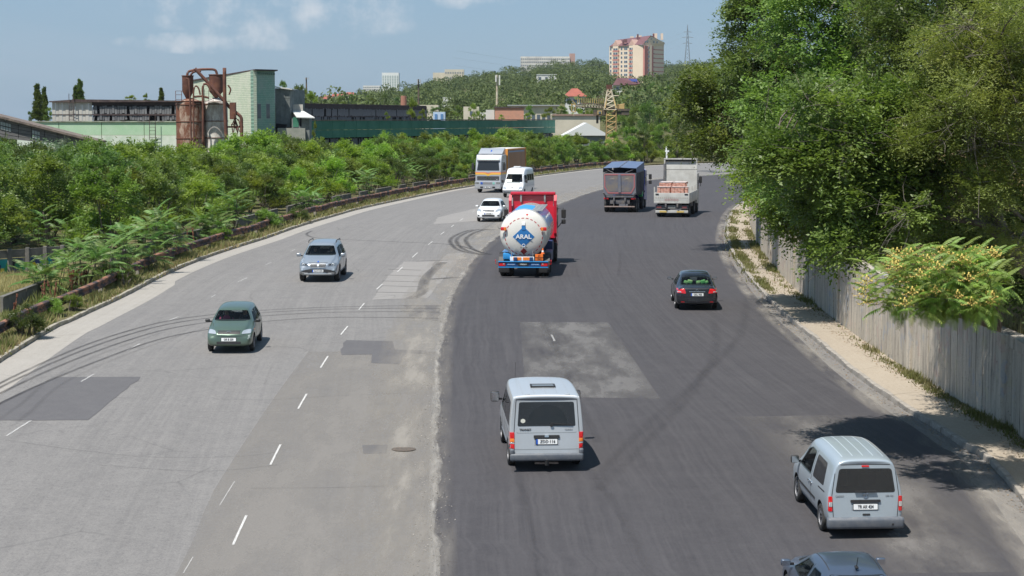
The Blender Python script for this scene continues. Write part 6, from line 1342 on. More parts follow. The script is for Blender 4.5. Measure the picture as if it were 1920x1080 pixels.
for sg in (1, -1): v.text('CMT', 'rear', (sg * .55, 2.55), .16, mat('faded_lettering', (.50, .42, .32), .7), .02); b = MB(); b.tube([(.3 - h, sg * 1.1, 3.28), (.15 - h, sg * .45, 3.0)], .025, 5); b.tube([(.1 - h, sg * 1.22, 1.5), (.3 - h, sg * 1.05, 1.2)], .05, 6); v.part('tailgate_stay', b, P_dk)
b = MB(); b.prism([(-1.26, 3.0), (1.26, 3.0), (1.26, 3.04), (-1.26, 3.04)], 6.4 - h, 6.45 - h, 'x')
V = []; F = []; xs = [.2 + k * .75 for k in range(9)]
for i, x in enumerate(xs):
    for y, z in ((-1.27, 3.0), (-1.25, 3.33), (-.6, 3.36), (0, 3.40), (.6, 3.36), (1.25, 3.33), (1.27, 3.0)): V.append((x - h, y, z + (.02 if i % 2 else 0) + (.34 * x / 6.2 if z > 3.1 else 0)))
for i in range(len(xs) - 1):
    for j in range(6): F.append((i * 7 + j, i * 7 + j + 1, (i + 1) * 7 + j + 1, (i + 1) * 7 + j))
b.add(V, F); v.part('tarpaulin', b, TARP, auto=.3); b = B((3.2 - h, 0, 3.60), (6.0, .04, .03), ry=-.055); v.part('tarp_ridge', b, P_dk)
b = B((3.9 - h, .42, .98), (7.5, .12, .28), .02); b.box((3.9 - h, -.42, .98), (7.5, .12, .28), bev=.02); b.box((.5 - h, 0, 1.2), (.4, 2.3, .16), bev=.03); b.box((.45 - h, 0, .82), (.1, 1.5, .35), bev=.02); v.part('chassis', b, P_dk)
b = B((.22 - h, 0, .45), (.10, 2.3, .09), .03); v.part('underride_bar', b, mat('dusty_bar', (.30, .22, .19), .8, c2=(.2, .17, .15), scale=5))
for sg in (1, -1): b = B((.38 - h, sg * 1.03, 1.06), (.08, .36, .13), .02); v.part('tail_light', b, LRED); b = B((.75 - h, sg * .95, .72), (.04, .56, .62), .02); v.part('mud_flap', b, BLK); b = B((.3 - h, sg * .45, .75), (.06, .08, .62), .01); v.part('bar_strut', b, P_dk)
b = MB(); b.prism([(6.6 - h, .75), (8.7 - h, .6), (8.75 - h, 1.6), (8.5 - h, 2.95), (6.65 - h, 2.95)], -1.22, 1.22, 'y'); v.part('cab', b, P_cab, auto=.4)
b = MB(); b.prism([(6.5 - h, 1.3), (6.62 - h, 1.3), (6.62 - h, 3.1), (6.5 - h, 2.9)], -1.30, -1.18, 'y'); b.prism([(5.9 - h, 1.5), (6.6 - h, 1.3), (6.6 - h, 2.9)], -1.29, -1.20, 'y'); v.part('cab_fairing', b, P_cab)
b = MB(); b.prism([(8.72 - h, 1.6), (8.76 - h, 1.6), (8.53 - h, 2.7), (8.50 - h, 2.7)], -1.1, 1.1, 'y'); v.part('windscreen', b, GLD); 
for sg in (1, -1):
    b = B((7.8 - h, sg * 1.225, 2.1), (1.0, .02, .7), .01); v.part('side_window', b, GLD); b = MB(); b.tube([(8.3 - h, sg * 1.2, 2.6), (8.2 - h, sg * 1.55, 2.6), (8.2 - h, sg * 1.55, 1.95)], .02, 6); o = v.part('mirror_bracket', b, BLK); b = B((8.2 - h, sg * 1.53, 2.45), (.10, .24, .42), .04); b.build('wing_mirror', BLK, o); b = B((8.2 - h, sg * 1.53, 2.02), (.10, .24, .3), .04); b.build('wing_mirror', BLK, o)
b = B((4.7 - h, -1.14, 1.22), (.5, .30, .38), .04); o = v.part('green_tank', b, mat('green_tank', (.03, .42, .14), .5)); b = B((4.44 - h, -1.12, 1.22), (.02, .14, .06)); b.build('tank_mark', PLW, o)
b = B((4.2 - h, .95, .8), (1.1, .5, .55), .06); v.part('fuel_tank', b, ALU)
v.truckwheels((1.1, 2.45, 6.0, 7.7), .52, .30, 1.22, dual=(0, 1)); place(v.root, (1161, 399), 'rear', 9.5, v.L)
# ---- flatbed truck
P_gw = mat('dusty_white_steel', (.46, .46, .44), .6, c2=(.33, .32, .29), scale=2.2); P_gw2 = mat('dusty_white_board', (.50, .50, .47), .6, c2=(.40, .39, .36), scale=1.2)
v = Rig('flatbed_truck', 8.6, 'white dropside flatbed truck carrying pallets of pink bricks below the overhanging elm', 'truck'); h = v.L / 2
b = B((3.3 - h, 0, 1.08), (6.6, 2.5, .12), .01); v.part('load_bed', b, P_gw)
b = B((.06 - h, 0, 1.42), (.07, 2.52, .70), .015); v.part('tail_board', b, P_gw2, skin=True)
for k in range(5): ring(v, 'rear', (.42 - .21 * k, 1.27), .06, PINK, .01, .010)
for k in range(16): v.rect('board_rivet', 'rear', (-1.12 + .149 * k, 1.42), (.05, .045), mat('rivet_brown', (.25, .20, .14), .8), .012, .01)
for sg in (1, -1): v.rect('board_latch', 'rear', (sg * 1.05, 1.68), (.24, .08), BLK, .03, .01)
v.rect('yellow_tape', 'rear', (0, 1.09), (2.1, .05), mat('yellow_tape', (.62, .47, .10), .6), .012, .01)
for sg in (1, -1):
    for k in range(3): b = B((1.15 + 2.15 * k - h, sg * 1.25, 1.42), (2.10, .06, .68), .012); v.part('side_board', b, P_gw2)
    for k in range(4): b = B((.10 + 2.15 * k - h, sg * 1.25, 1.62), (.08, .09, 1.15), .01); v.part('bed_stake', b, P_gw)
b = B((6.55 - h, 0, 2.55), (.06, 2.30, 2.8), .01); v.part('headboard', b, P_gw2, skin=True); v.line('headboard_seam', 'rear', [(-1.1, 3.25), (1.1, 3.25)], BLK, .03)
b = MB()
for sg in (1, -1): b.box((6.45 - h, sg * 1.20, 2.55), (.16, .10, 2.95), bev=.01)
b.box((6.45 - h, 0, 4.05), (.2, 2.5, .10), bev=.01); b.box((6.75 - h, 0, 3.98), (.5, 2.4, .16), bev=.01); v.part('headboard_frame', b, P_gw); b = B((6.5 - h, 0, 3.94), (.12, 2.2, .14)); v.part('dark_slot', b, INT)
b = B((6.38 - h, 1.22, 2.5), (.1, .12, 2.4), .01); v.part('left_post', b, P_dk)
b = B((.25 - h, 0, .75), (.18, 2.36, .30), .02); v.part('light_frame', b, P_dk, skin=True)
for sg in (1, -1): v.rect('tail_light', 'rear', (sg * .92, .75), (.34, .13), mat('dusty_red_lamp', (.45, .13, .12), .5), .02, .02)
v.plate('C·KT 538', 'rear', (0, .76), .52, .20, False, mat('dirty_plate', (.35, .35, .33), .7), sz=.11)
b = B((.2 - h, 0, .42), (.10, 2.36, .19), .02); o = v.part('rear_bumper', b, P_gw2)
for sg in (1, -1): b = B((.14 - h, sg * .62, .42), (.02, .52, .13), .01); b.build('reflective_panel', mat('dull_yellow', (.55, .40, .12), .6), o); b = B((.6 - h, sg * .95, .42), (.03, .5, .4), .01); v.part('mud_flap', b, BLK)
b = B((3.4 - h, .42, .86), (6.8, .12, .26), .02); b.box((3.4 - h, -.42, .86), (6.8, .12, .26), bev=.02); b.box((3.2 - h, 0, .85), (.3, 2.2, .2)); b.box((4.2 - h, 0, .85), (.8, 2.2, .45), bev=.05); v.part('chassis', b, P_dk)
b = MB(); b.prism([(6.8 - h, .75), (8.5 - h, .6), (8.55 - h, 1.6), (8.35 - h, 2.95), (6.85 - h, 2.95)], -1.2, 1.2, 'y'); v.part('cab', b, P_gw2, auto=.4)
b = MB(); b.prism([(8.52 - h, 1.6), (8.56 - h, 1.6), (8.38 - h, 2.7), (8.35 - h, 2.7)], -1.1, 1.1, 'y'); v.part('windscreen', b, GLD)
for sg in (1, -1):
    b = B((7.7 - h, sg * 1.21, 2.1), (.9, .02, .7), .01); v.part('side_window', b, GLD); b = MB(); b.tube([(8.1 - h, sg * 1.1, 2.7), (8.0 - h, sg * 1.36, 2.75), (8.0 - h, sg * 1.36, 1.95)], .02, 6); o = v.part('mirror_bracket', b, BLK); b = B((8.0 - h, sg * 1.36, 2.45), (.10, .22, .5), .04); b.build('wing_mirror', BLK, o)
v.truckwheels((1.45, 5.2, 7.6), .48, .28, 1.2, dual=(0,)); place(v.root, (1259, 408), 'rear', 10.5, v.L)
flat = v; fM = Matrix.Translation(v.root.location) @ v.root.rotation_euler.to_matrix().to_4x4()
BR = [mat('pink_bricks', (.55, .27, .20), .9, c2=(.64, .38, .30), scale=5), mat('pale_pink_bricks', (.60, .36, .29), .9, c2=(.50, .25, .19), scale=5)]; WRAP = mat('pallet_film', (.62, .58, .56), .35, c2=(.62, .42, .36), scale=2)
bms = []
for k in range(2): bm_ = B((0, 0, 0), (.30, .215, .14), .012).build('brick', BR[k]); bms.append(bm_.data); bpy.data.objects.remove(bm_)
pi = 0
for row, x in enumerate((1.15, 2.35, 3.55)):
    for ci, y in enumerate((.66, -.34) if row else (.66, -.36, -.98)):
        wd = 4 if ci < 2 else 1
        r_ = empty('brick_pallet', fM @ Vector((x - h, y, 1.145)), 0); r_.rotation_euler = flat.root.rotation_euler
        tag(r_, 'pallet of pink bricks on the flatbed, %s row, %s side' % (('rearmost', 'middle', 'foremost')[row], ('left', 'right', 'far right')[ci]), 'pallet', 'brick pallets on the flatbed truck')
        b = MB(); n_ = wd * .225
        for k in (-1, 0, 1): b.box((k * .42, 0, .05), (.1, n_, .09))
        b.box((0, 0, .11), (1.0, n_, .025)); b.build('pallet_base', mat('pallet_wood', (.34, .25, .15), .9), r_)
        nz = 8 if row else 6
        for kz in range(nz):
            for kx in range(3):
                if row and kx and kz < nz - 1: continue
                for ky in range(wd): link('brick', bms[(kz + ky + row) % 2], r_, (-.33 + .33 * kx + random.gauss(0, .006), (ky - (wd - 1) / 2) * .225 + random.gauss(0, .004), .195 + .147 * kz), (0, 0, random.gauss(0, .02)))
        b = B((0, 0, .13 + .147 * nz + .012), (1.02, n_ + .02, .012), .004); b.build('top_film', WRAP, r_)
# ---- box lorry with an orange body
P_vs = paint('cab_silver_paint', (.42, .44, .47), .2, .32, .12); ORG = mat('orange_body', (.68, .30, .05), .5, c2=(.55, .24, .05), scale=3); BRN = mat('brown_curtain', (.36, .19, .085), .7, c2=(.29, .155, .075), scale=2, stretch=(1, 1, .2))
v = Rig('box_lorry', 10.5, 'silver striped cab lorry with an orange and brown box body, facing the camera', 'truck'); h = v.L / 2
b = B((3.95 - h, 0, 2.55), (7.9, 2.5, 2.95), .02); v.part('box_body', b, BRN, skin=True)
b = MB()
for sg in (1, -1): b.box((7.93 - h, sg * 1.22, 2.55), (.12, .20, 3.02), bev=.02); b.box((.0 - h, sg * 1.22, 2.55), (.12, .16, 3.02)); b.box((3.95 - h, sg * 1.24, 4.0), (7.9, .10, .10)); b.box((3.95 - h, sg * 1.24, 1.12), (7.9, .08, .12))
v.part('body_frame', b, ORG)
for sg in ('left', 'right'): v.rect('grey_border', sg, (4.0, 3.78), (6.6, .14), mat('grey_blue_border', (.22, .28, .36), .6), .008, .02); v.rect('grey_border', sg, (7.3, 2.5), (.14, 2.5), mat('grey_blue_border', (.22, .28, .36), .6), .009, .02)
for k in range(16): v.line('curtain_fold', 'right', [(.4 + .45 * k, 1.3), (.4 + .45 * k, 3.65)], mat('fold_brown', (.22, .12, .06), .8), .02, .004); v.line('curtain_fold', 'left', [(.4 + .45 * k, 1.3), (.4 + .45 * k, 3.65)], mat('fold_brown', (.22, .12, .06), .8), .02, .004)
b = B((3.95 - h, 0, 4.06), (7.8, 2.4, .04), .01); v.part('box_roof', b, mat('roof_pale', (.62, .61, .57), .6))
b = MB(); b.prism([(8.2 - h, .55), (10.32 - h, .50), (10.46 - h, 1.1), (10.44 - h, 2.0), (10.22 - h, 3.0), (9.95 - h, 3.55), (8.2 - h, 3.60)], -1.24, 1.24, 'y')
cab_ = v.part('cab', b, P_vs, auto=.4, skin=True); bv_ = cab_.modifiers.new('b', 'BEVEL'); bv_.width = .07; bv_.segments = 3; bv_.limit_method = 'ANGLE'; bv_.angle_limit = .6
v.patch('windscreen', 'front', [(-1.08, 2.08), (1.08, 2.08), (.98, 2.92), (-.98, 2.92)], GLD, .012, .08); v.patch('sign_band', 'front', [(-1.0, 3.10), (1.0, 3.10), (.92, 3.42), (-.92, 3.42)], mat('pale_green_sign', (.55, .64, .58), .4), .02, .04); v.rect('visor', 'front', (0, 3.02), (2.2, .07), BLK, .12, .02)
for z0, dz_, m_ in ((1.82, .12, mat('stripe_orange', (.75, .27, .12), .4)), (1.70, .12, mat('stripe_yellow', (.80, .48, .06), .4))):
    v.patch('stripe', 'front', [(-1.22, z0), (-.3, z0), (0, z0 - .13), (.3, z0), (1.22, z0), (1.22, z0 + dz_), (.3, z0 + dz_), (0, z0 + dz_ - .13), (-.3, z0 + dz_), (-1.22, z0 + dz_)], m_, .012, 0)
    for sg in ('left', 'right'): v.rect('stripe', sg, (9.3, z0 + dz_ / 2), (2.1, dz_), m_, .01, .01)
v.rect('grille', 'front', (0, 1.36), (2.1, .38), BLK, .012, .04); v.line('grille_diagonal', 'front', [(.45, 1.18), (-.35, 1.54)], CHR, .05, .03); v.rect('badge', 'front', (0, 1.38), (.14, .10), CHR, .045, .03); v.text('F16', 'front', (.85, 1.25), .10, PLW, .03)
for k in range(4): v.rect('grille_bar', 'front', (0, 1.22 + .09 * k), (2.0, .015), mat('bar_grey', (.2, .2, .21), .5), .02, .005)
b = B((10.48 - h, 0, .72), (.34, 2.5, .72), .07); v.part('front_bumper', b, P_vs, skin=True)
for sg in (1, -1):
    v.rect('headlight', 'front', (sg * 1.0, .92), (.36, .17), BLK, .01, .03)
    for k in (-1, 1): v.rect('lamp_lens', 'front', (sg * 1.0 + k * .085, .92), (.13, .12), LWHT, .02, .05)
    v.rect('fog_lamp', 'front', (sg * .98, .52), (.28, .12), LWHT, .01, .03); v.rect('air_intake', 'front', (sg * .58, .52), (.26, .14), BLK, .01, .02)
v.rect('lower_grille', 'front', (0, .90), (.90, .20), mat('mesh_grey', (.22, .22, .23), .6), .01, .03); v.rect('toll_sign', 'front', (-.58, .9), (.22, .2), PLB, .02, .02); v.rect('toll_sign', 'front', (.58, .9), (.18, .2), mat('green_sign', (.20, .50, .42), .5), .02, .02); v.plate('CBR 612', 'front', (0, .52), .52, .115, False, sz=.11)
b = MB(); b.prism([(8.3 - h, 3.6), (9.6 - h, 3.62), (9.3 - h, 3.78), (8.5 - h, 4.14), (8.3 - h, 4.14)], -1.15, 1.15, 'y'); v.part('roof_deflector', b, P_vs, skin=True); v.patch('emblem', 'front', [(-.07, 3.82), (.07, 3.82), (.05, 3.98), (-.09, 3.98)], PLB, .01, .02)
for sg in (1, -1):
    b = B((9.3 - h, sg * 1.245, 2.45), (.95, .02, .75), .01); v.part('side_window', b, GLD); b = MB(); b.tube([(10.1 - h, sg * 1.2, 2.8), (10.25 - h, sg * 1.5, 2.85), (10.25 - h, sg * 1.5, 2.1)], .02, 6); o = v.part('mirror_bracket', b, BLK); b = B((10.25 - h, sg * 1.52, 2.45), (.12, .24, .62), .04); b.build('wing_mirror', BLK, o)
    b = B((8.6 - h, sg * 1.1, .75), (1.0, .25, .4), .05); v.part('side_step', b, P_dk)
b = MB(); b.box((10.3 - h, .4, 2.08), (.02, .75, .03)); b.box((10.3 - h, -.4, 2.08), (.02, .75, .03)); v.part('wiper', b, BLK)
b = B((4.4 - h, .42, .9), (8.4, .12, .26)); b.box((4.4 - h, -.42, .9), (8.4, .12, .26)); b.box((4.4 - h, 0, .75), (1.2, 2.2, .5), bev=.05); v.part('chassis', b, P_dk)
v.truckwheels((1.6, 2.95, 9.3), .50, .30, 1.22, dual=(0, 1)); place(v.root, (915, 361.5), 'front', 13, v.L)
# ================================================================== BUILDINGS AND FAR THINGS
def wallpart(name, p0, p1, z0, z1, m, parent, th=.3, uv=True, ztop2=None):
    """upright wall slab from p0 to p1 (x,y), with UVs in metres"""
    p0 = Vector((p0[0], p0[1], 0)); p1 = Vector((p1[0], p1[1], 0)); t = p1 - p0; L = t.length; t.normalize(); n = Vector((t.y, -t.x, 0)); za, zb = z1, (ztop2 if ztop2 is not None else z1)
    V = [p0 + Vector((0, 0, z0)), p1 + Vector((0, 0, z0)), p1 + Vector((0, 0, zb)), p0 + Vector((0, 0, za))]; U = [(0, z0), (L, z0), (L, zb), (0, za)]
    V += [v - n * th for v in V]; U += U
    return link(name, mesh(name, V, [(0, 1, 2, 3), (7, 6, 5, 4), (3, 2, 6, 7), (0, 3, 7, 4), (1, 5, 6, 2), (0, 4, 5, 1)], m, False, U), parent)
def onwall(name, p0, p1, s, z, w, h, m, parent, proud=.05, th=.1, me=None):
    """box set on the wall p0-p1: s metres along, z height of its centre"""
    p0 = Vector((p0[0], p0[1], 0)); p1 = Vector((p1[0], p1[1], 0)); t = (p1 - p0).normalized(); n = Vector((t.y, -t.x, 0)); c = p0 + t * s + n * (proud - th / 2)
    if me is None: b = MB(); b.box((0, 0, 0), (w, th, h)); o = b.build(name, m, parent)
    else: o = link(name, me, parent)
    o.location = (c.x, c.y, z); o.rotation_euler = (0, 0, math.atan2(t.y, t.x)); return o
def xy(px, Y): return (ray(px, HOR).x / ray(px, HOR).y * Y, Y)
def zz(py, Y): return CZ + (HOR - py) / FPX * Y
def brickmat(name, a, b_, mort, sx=.42, sz=.22, bump=.6, patchc=None):
    m, nt, b = newmat(name); uv = N(nt, 'ShaderNodeTexCoord').outputs['UV']; geo = N(nt, 'ShaderNodeNewGeometry').outputs['Position']
    br = N(nt, 'ShaderNodeTexBrick'); br.inputs['Scale'].default_value = 1; br.inputs['Brick Width'].default_value = sx; br.inputs['Row Height'].default_value = sz; br.inputs['Mortar Size'].default_value = .022; br.inputs['Bias'].default_value = 0
    br.inputs['Color1'].default_value = (*a, 1); br.inputs['Color2'].default_value = (*b_, 1); br.inputs['Mortar'].default_value = (*mort, 1); nt.links.new(uv, br.inputs['Vector'])
    c = mixc(nt, mth(nt, 'MULTIPLY', noise(nt, geo, .5, 6, .7, .45, .65), .6), br.outputs['Color'], patchc or mort)
    nt.links.new(c, b.inputs['Base Color']); b.inputs['Roughness'].default_value = .9
    bp = N(nt, 'ShaderNodeBump'); bp.invert = True; bp.inputs['Strength'].default_value = bump; bp.inputs['Distance'].default_value = .03; nt.links.new(br.outputs['Fac'], bp.inputs['Height']); nt.links.new(bp.outputs[0], b.inputs['Normal']); return m
M_pg = mat('pale_green_plaster', (.36, .54, .35), .9, c2=(.44, .58, .42), scale=.5, coord='Object'); M_wg = mat('whitewashed_lower_wall', (.62, .66, .58), .9, c2=(.45, .55, .42), scale=.8)
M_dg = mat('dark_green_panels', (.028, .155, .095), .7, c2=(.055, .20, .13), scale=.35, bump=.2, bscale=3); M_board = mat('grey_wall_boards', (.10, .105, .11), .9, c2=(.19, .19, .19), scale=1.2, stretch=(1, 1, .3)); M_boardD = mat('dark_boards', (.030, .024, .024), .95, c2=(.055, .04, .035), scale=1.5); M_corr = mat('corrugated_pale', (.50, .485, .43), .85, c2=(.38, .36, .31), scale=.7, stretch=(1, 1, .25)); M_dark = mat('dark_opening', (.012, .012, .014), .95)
M_tower = brickmat('green_tint_blocks', (.50, .58, .42), (.60, .64, .50), (.26, .32, .24), patchc=(.62, .62, .50)); M_tower_shade = brickmat('shaded_green_blocks', (.22, .38, .29), (.28, .43, .33), (.14, .24, .19), patchc=(.34, .38, .33)); M_roofD = mat('dark_roof_edge', (.05, .035, .035), .95, c2=(.11, .08, .07), scale=1); M_rust2 = mat('rusty_pipe', (.115, .048, .034), .85, .1, c2=(.20, .085, .05), scale=1.2, lo=.45, hi=.65)  # second tower block material is a darker copy, shade of the right-hand faces painted in
M_asb = mat('asbestos_grey', (.20, .215, .205), .9, c2=(.12, .135, .13), scale=1.3)
# ---- pale green hall
r_ = tag(empty('green_hall', (0, 0, 0)), 'long pale green workshop hall at the left with a boarded clerestory on its roof', 'building'); Y0 = 262
P0, P1 = xy(30, Y0), xy(350, Y0); zt = zz(229, Y0); n_ = 4
for k in range(n_):
    a = (P0[0] + (P1[0] - P0[0]) * k / n_ + .04, Y0); b_ = (P0[0] + (P1[0] - P0[0]) * (k + 1) / n_ - .04, Y0)
    wallpart('wall_panel', a, b_, zz(253, Y0), zt, M_pg, r_); wallpart('lower_wall', a, b_, gz(0, Y0) - 1, zz(253, Y0) - .04, M_wg, r_, .25)
wallpart('parapet_cap', (P0[0], Y0 - .15), (P1[0], Y0 - .15), zt, zt + .16, mat('weathered_cap', (.33, .36, .28), .9, c2=(.14, .13, .11), scale=1), r_, .5)
b = MB(); b.box(((P0[0] + P1[0]) / 2, Y0 + 20, zt - .25), (P1[0] - P0[0], 39, .3)); b.build('flat_roof', mat('bitumen_roof', (.12, .11, .10), .95, c2=(.2, .18, .15), scale=.5), r_)
def slats(p0, p1, z0, z1, m, parent, name, w=.28, miss=.06, rows=1, seed=1, th=.05, tilt=.03):
    rr = random.Random(seed); p0 = Vector((*p0, 0)); p1 = Vector((*p1, 0)); t = (p1 - p0); L = t.length; t.normalize(); k = int(L / w); ms = []
    for q in range(5):
        b = MB(); b.box((0, 0, 0), (w * rr.uniform(.82, .97), th, (z1 - z0) * rr.uniform(.90, 1.0))); o = b.build(name, m); ms.append(o.data); bpy.data.objects.remove(o)
    every = max(1, k // 280 + 1); rest = MB(); obs = 0
    for i in range(k):
        if rr.random() < miss: continue
        c = p0 + t * (w * (i + .5)); a = math.atan2(t.y, t.x); z = (z0 + z1) / 2 + rr.gauss(0, .05)
        o = link(name, ms[rr.randrange(5)], parent, (c.x, c.y + rr.gauss(0, .03), z), (rr.gauss(0, tilt), rr.gauss(0, tilt), a))
# clerestory
Y1 = 266; A = xy(98, Y1); A2 = xy(173, Y1); E = xy(342, Y1); zr = zz(190, Y1); zb = zz(230, Y1)
for k in range(12): a = A[0] + (A2[0] - A[0]) * k / 12; b_ = A[0] + (A2[0] - A[0]) * (k + 1) / 12; o = wallpart('corrugated_sheet', (a + .015, Y1 + (k % 2) * .05), (b_ - .015, Y1 + (k % 2) * .05), zb, zr - .1 - .25 * (1 - k / 12) * 0, M_corr, r_, .08)
wallpart('sheet_seam', (A[0], Y1 - .04), (A2[0], Y1 - .04), zz(215.5, Y1), zz(215.5, Y1) + .09, M_roofD, r_, .05)
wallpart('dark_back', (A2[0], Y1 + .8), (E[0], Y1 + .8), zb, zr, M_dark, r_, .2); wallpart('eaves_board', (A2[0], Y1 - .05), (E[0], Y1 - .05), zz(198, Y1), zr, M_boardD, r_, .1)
wallpart('mid_rail', (A2[0], Y1 - .1), (E[0], Y1 - .1), zz(216.5, Y1), zz(214, Y1), M_roofD, r_, .12)
slats(A2, E, zz(214, Y1), zz(199, Y1), M_board, r_, 'wall_board', .33, .10, seed=3, tilt=.05); slats(A2, E, zz(226, Y1), zz(216.5, Y1), M_board, r_, 'wall_board', .33, .25, seed=4, tilt=.08)
b = MB(); b.prism([(A[0] - .3, zr), (A2[0] - 2, zr + .25), (E[0], zr + .08), (E[0], zr - .1), (A[0] - .3, zr - .15)], Y1 - .4, Y1 + 14, 'y'); b.build('clerestory_roof', M_roofD, r_)
def ladder(px0, px1, y0, y1, Y, label):
    w = (px1 - px0) / FPX * Y; b = MB(); x = xy((px0 + px1) / 2, Y)[0]; za, zb_ = zz(y1, Y), zz(y0, Y)
    for sg in (-1, 1): b.box((x + sg * w / 2, Y, (za + zb_) / 2), (.07, .07, zb_ - za))
    o = b.build('ladder', M_roofD); k = int((zb_ - za - 1) / .45); rm = None
    for i in range(k):
        if rm is None: c = MB(); c.box((0, 0, 0), (w, .05, .05)); q = c.build('rung', M_roofD, o); rm = q.data
        else: q = link('rung', rm, o)
        q.location = (x, Y, za + .3 + i * .45)
    tag(o, label, 'ladder')
ladder(130, 138, 176, 229, 265.4, 'tall rusty ladder against the pale corrugated end of the left hall'); ladder(280, 291, 209, 262, 261.2, 'rusty ladder up the pale green parapet left of the silos')
# ---- sloping gallery
Yg = 236; r_ = tag(empty('conveyor_gallery', (0, 0, 0)), 'grey wooden gallery sloping down from the left edge, with a row of small panes', 'building')
gt = lambda px: 219 + (px / 182) * 46
M_gal = mat('gallery_boards', (.16, .155, .15), .9, c2=(.09, .088, .09), scale=2, stretch=(.3, 1, 3))
for k in range(9):
    a, c = -40 + k * 24.6, -40 + (k + 1) * 24.6; xa, xc = xy(a, Yg)[0] + .03, xy(c, Yg)[0] - .03; th_ = lambda q: 38 - 26 * max(0, q) / 180
    for j in range(5):
        f0, f1 = j / 5, (j + 1) / 5 - .02; b = MB(); b.prism([(xa, zz(gt(a) + 2 + th_(a) * f0, Yg)), (xc, zz(gt(c) + 2 + th_(c) * f0, Yg)), (xc, zz(gt(c) + 2 + th_(c) * f1, Yg)), (xa, zz(gt(a) + 2 + th_(a) * f1, Yg))], Yg + random.uniform(0, .05), Yg + .2, 'y'); b.build('plank', M_gal, r_)
b = MB(); b.prism([(xy(-45, Yg)[0], zz(gt(-45) - 2, Yg)), (xy(186, Yg)[0], zz(gt(186) - 2, Yg)), (xy(186, Yg)[0], zz(gt(186) + 2, Yg)), (xy(-45, Yg)[0], zz(gt(-45) + 2, Yg))], Yg - .6, Yg + 4, 'y'); b.build('gallery_roof', mat('gallery_roof', (.20, .16, .13), .9, c2=(.10, .08, .07), scale=1.5), r_)
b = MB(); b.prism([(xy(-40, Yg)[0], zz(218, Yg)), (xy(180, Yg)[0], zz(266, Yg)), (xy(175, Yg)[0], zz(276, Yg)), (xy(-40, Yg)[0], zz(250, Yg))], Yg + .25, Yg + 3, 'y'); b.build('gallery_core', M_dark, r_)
for px0, py0 in ((1, 228), (60, 244), (160, 267)):
    for i in range(4 if px0 < 10 else 3):
        for j in range(2):
            a = px0 + i * 5; y = py0 + j * 8 + (a - px0) * .25; b = MB(); b.prism([(xy(a, Yg)[0], zz(y, Yg)), (xy(a + 4, Yg)[0], zz(y + 1, Yg)), (xy(a + 4, Yg)[0], zz(y + 7, Yg)), (xy(a, Yg)[0], zz(y + 6, Yg))], Yg - .06, Yg + .02, 'y'); b.build('window_pane', mat('dusty_pane', (.30, .34, .33), .3), r_)
wallpart('base_wall', xy(-60, Yg + 1), xy(30, Yg + 1), 0, zz(258, Yg), M_pg, r_)
# ---- silos
Ys = 240
def silo(px, rpx, ytop, ybot, Y, rust, label):
    x = xy(px, Y)[0]; r0 = rpx / FPX * Y; r_ = tag(empty('silo', (x, Y, 0)), label, 'silo'); zt_ = zz(ytop, Y); b = MB(); b.lathe([(r0, 0), (r0, zt_), (r0 * .98, zt_ + .02), (r0 * .25, zt_ + .55), (.02, zt_ + .6)], 40); b.build('tank', rust, r_, auto=.5)
    for k in range(6): b = MB(); z = zt_ * (.12 + .86 * k / 5); b.lathe([(r0 + .002, z - .05), (r0 + .06, z - .04), (r0 + .06, z + .04), (r0 + .002, z + .05)], 40, cap=False); b.build('hoop', M_rust2, r_)
    return r_, x, r0, zt_
def siloMat(name, base, amt):
    m, nt, b = newmat(name); g = N(nt, 'ShaderNodeTexCoord').outputs['Object']
    f = mth(nt, 'ADD', noise(nt, g, 1.1, 7, .7, .42, .60, (1, 1, .35)), mth(nt, 'MULTIPLY', noise(nt, g, 4, 5, .7, .5, .7, (1.5, 1.5, .3)), .5), True); c = mixc(nt, mth(nt, 'MULTIPLY', f, amt, True), base, (.17, .065, .035)); c = mixc(nt, mth(nt, 'MULTIPLY', noise(nt, g, .7, 5, .7, .5, .7), .5), c, (.09, .035, .025))
    nt.links.new(c, b.inputs['Base Color']); b.inputs['Roughness'].default_value = .85; return m
M_s1 = siloMat('rusted_silo', (.40, .30, .23), 1.8); M_s2 = siloMat('white_rusted_silo', (.72, .70, .64), .5)
silo(357, 26.5, 193, 275, Ys, M_s1, 'left silo, streaked all over with orange brown rust'); silo(405, 22, 192, 275, Ys + 1, M_s2, 'right silo, white with rust blotches and dark hoops')
def cyc(px, rpx, yt, yb, yc, Y, label):
    x = xy(px, Y)[0]; r0 = rpx / FPX * Y; b = MB(); b.lathe([(r0 * .2, zz(yc, Y)), (r0, zz(yb, Y)), (r0, zz(yt, Y)), (r0 + .06, zz(yt, Y) + .02), (r0 + .06, zz(yt, Y) + .12), (.02, zz(yt, Y) + .14)], 28); o = b.build('cyclone', M_rust2, auto=.5); v_ = [tuple(q.co) for q in o.data.vertices]
    for q in o.data.vertices: q.co.x += x; q.co.y += Y
    tag(o, label, 'dust cyclone')
cyc(353, 10.5, 144, 172, 188, Ys - .3, 'left rusty cyclone hopper above the orange brown silo'); cyc(406, 13, 142, 172, 184, Ys + .6, 'right rusty cyclone hopper above the white silo')
def pipe(pts, rpx, Y, label, m=None, n=10):
    P = catmull([Vector((xy(p[0], Y)[0], Y + (p[2] if len(p) > 2 else 0), zz(p[1], Y))) for p in pts], 5); b = MB(); b.tube(P, rpx / FPX * Y, n); o = b.build('pipe', m or M_rust2, None, True); tag(o, label, 'pipe')
    return o
pipe([(373, 131, -2), (374, 133, -2), (400, 161, -2), (434, 200, -2), (448, 212, -2), (456, 220, -2), (457, 232, -2), (457, 258, -2)], 3.1, Ys, 'fat rusty duct running diagonally down across both silos to the right')
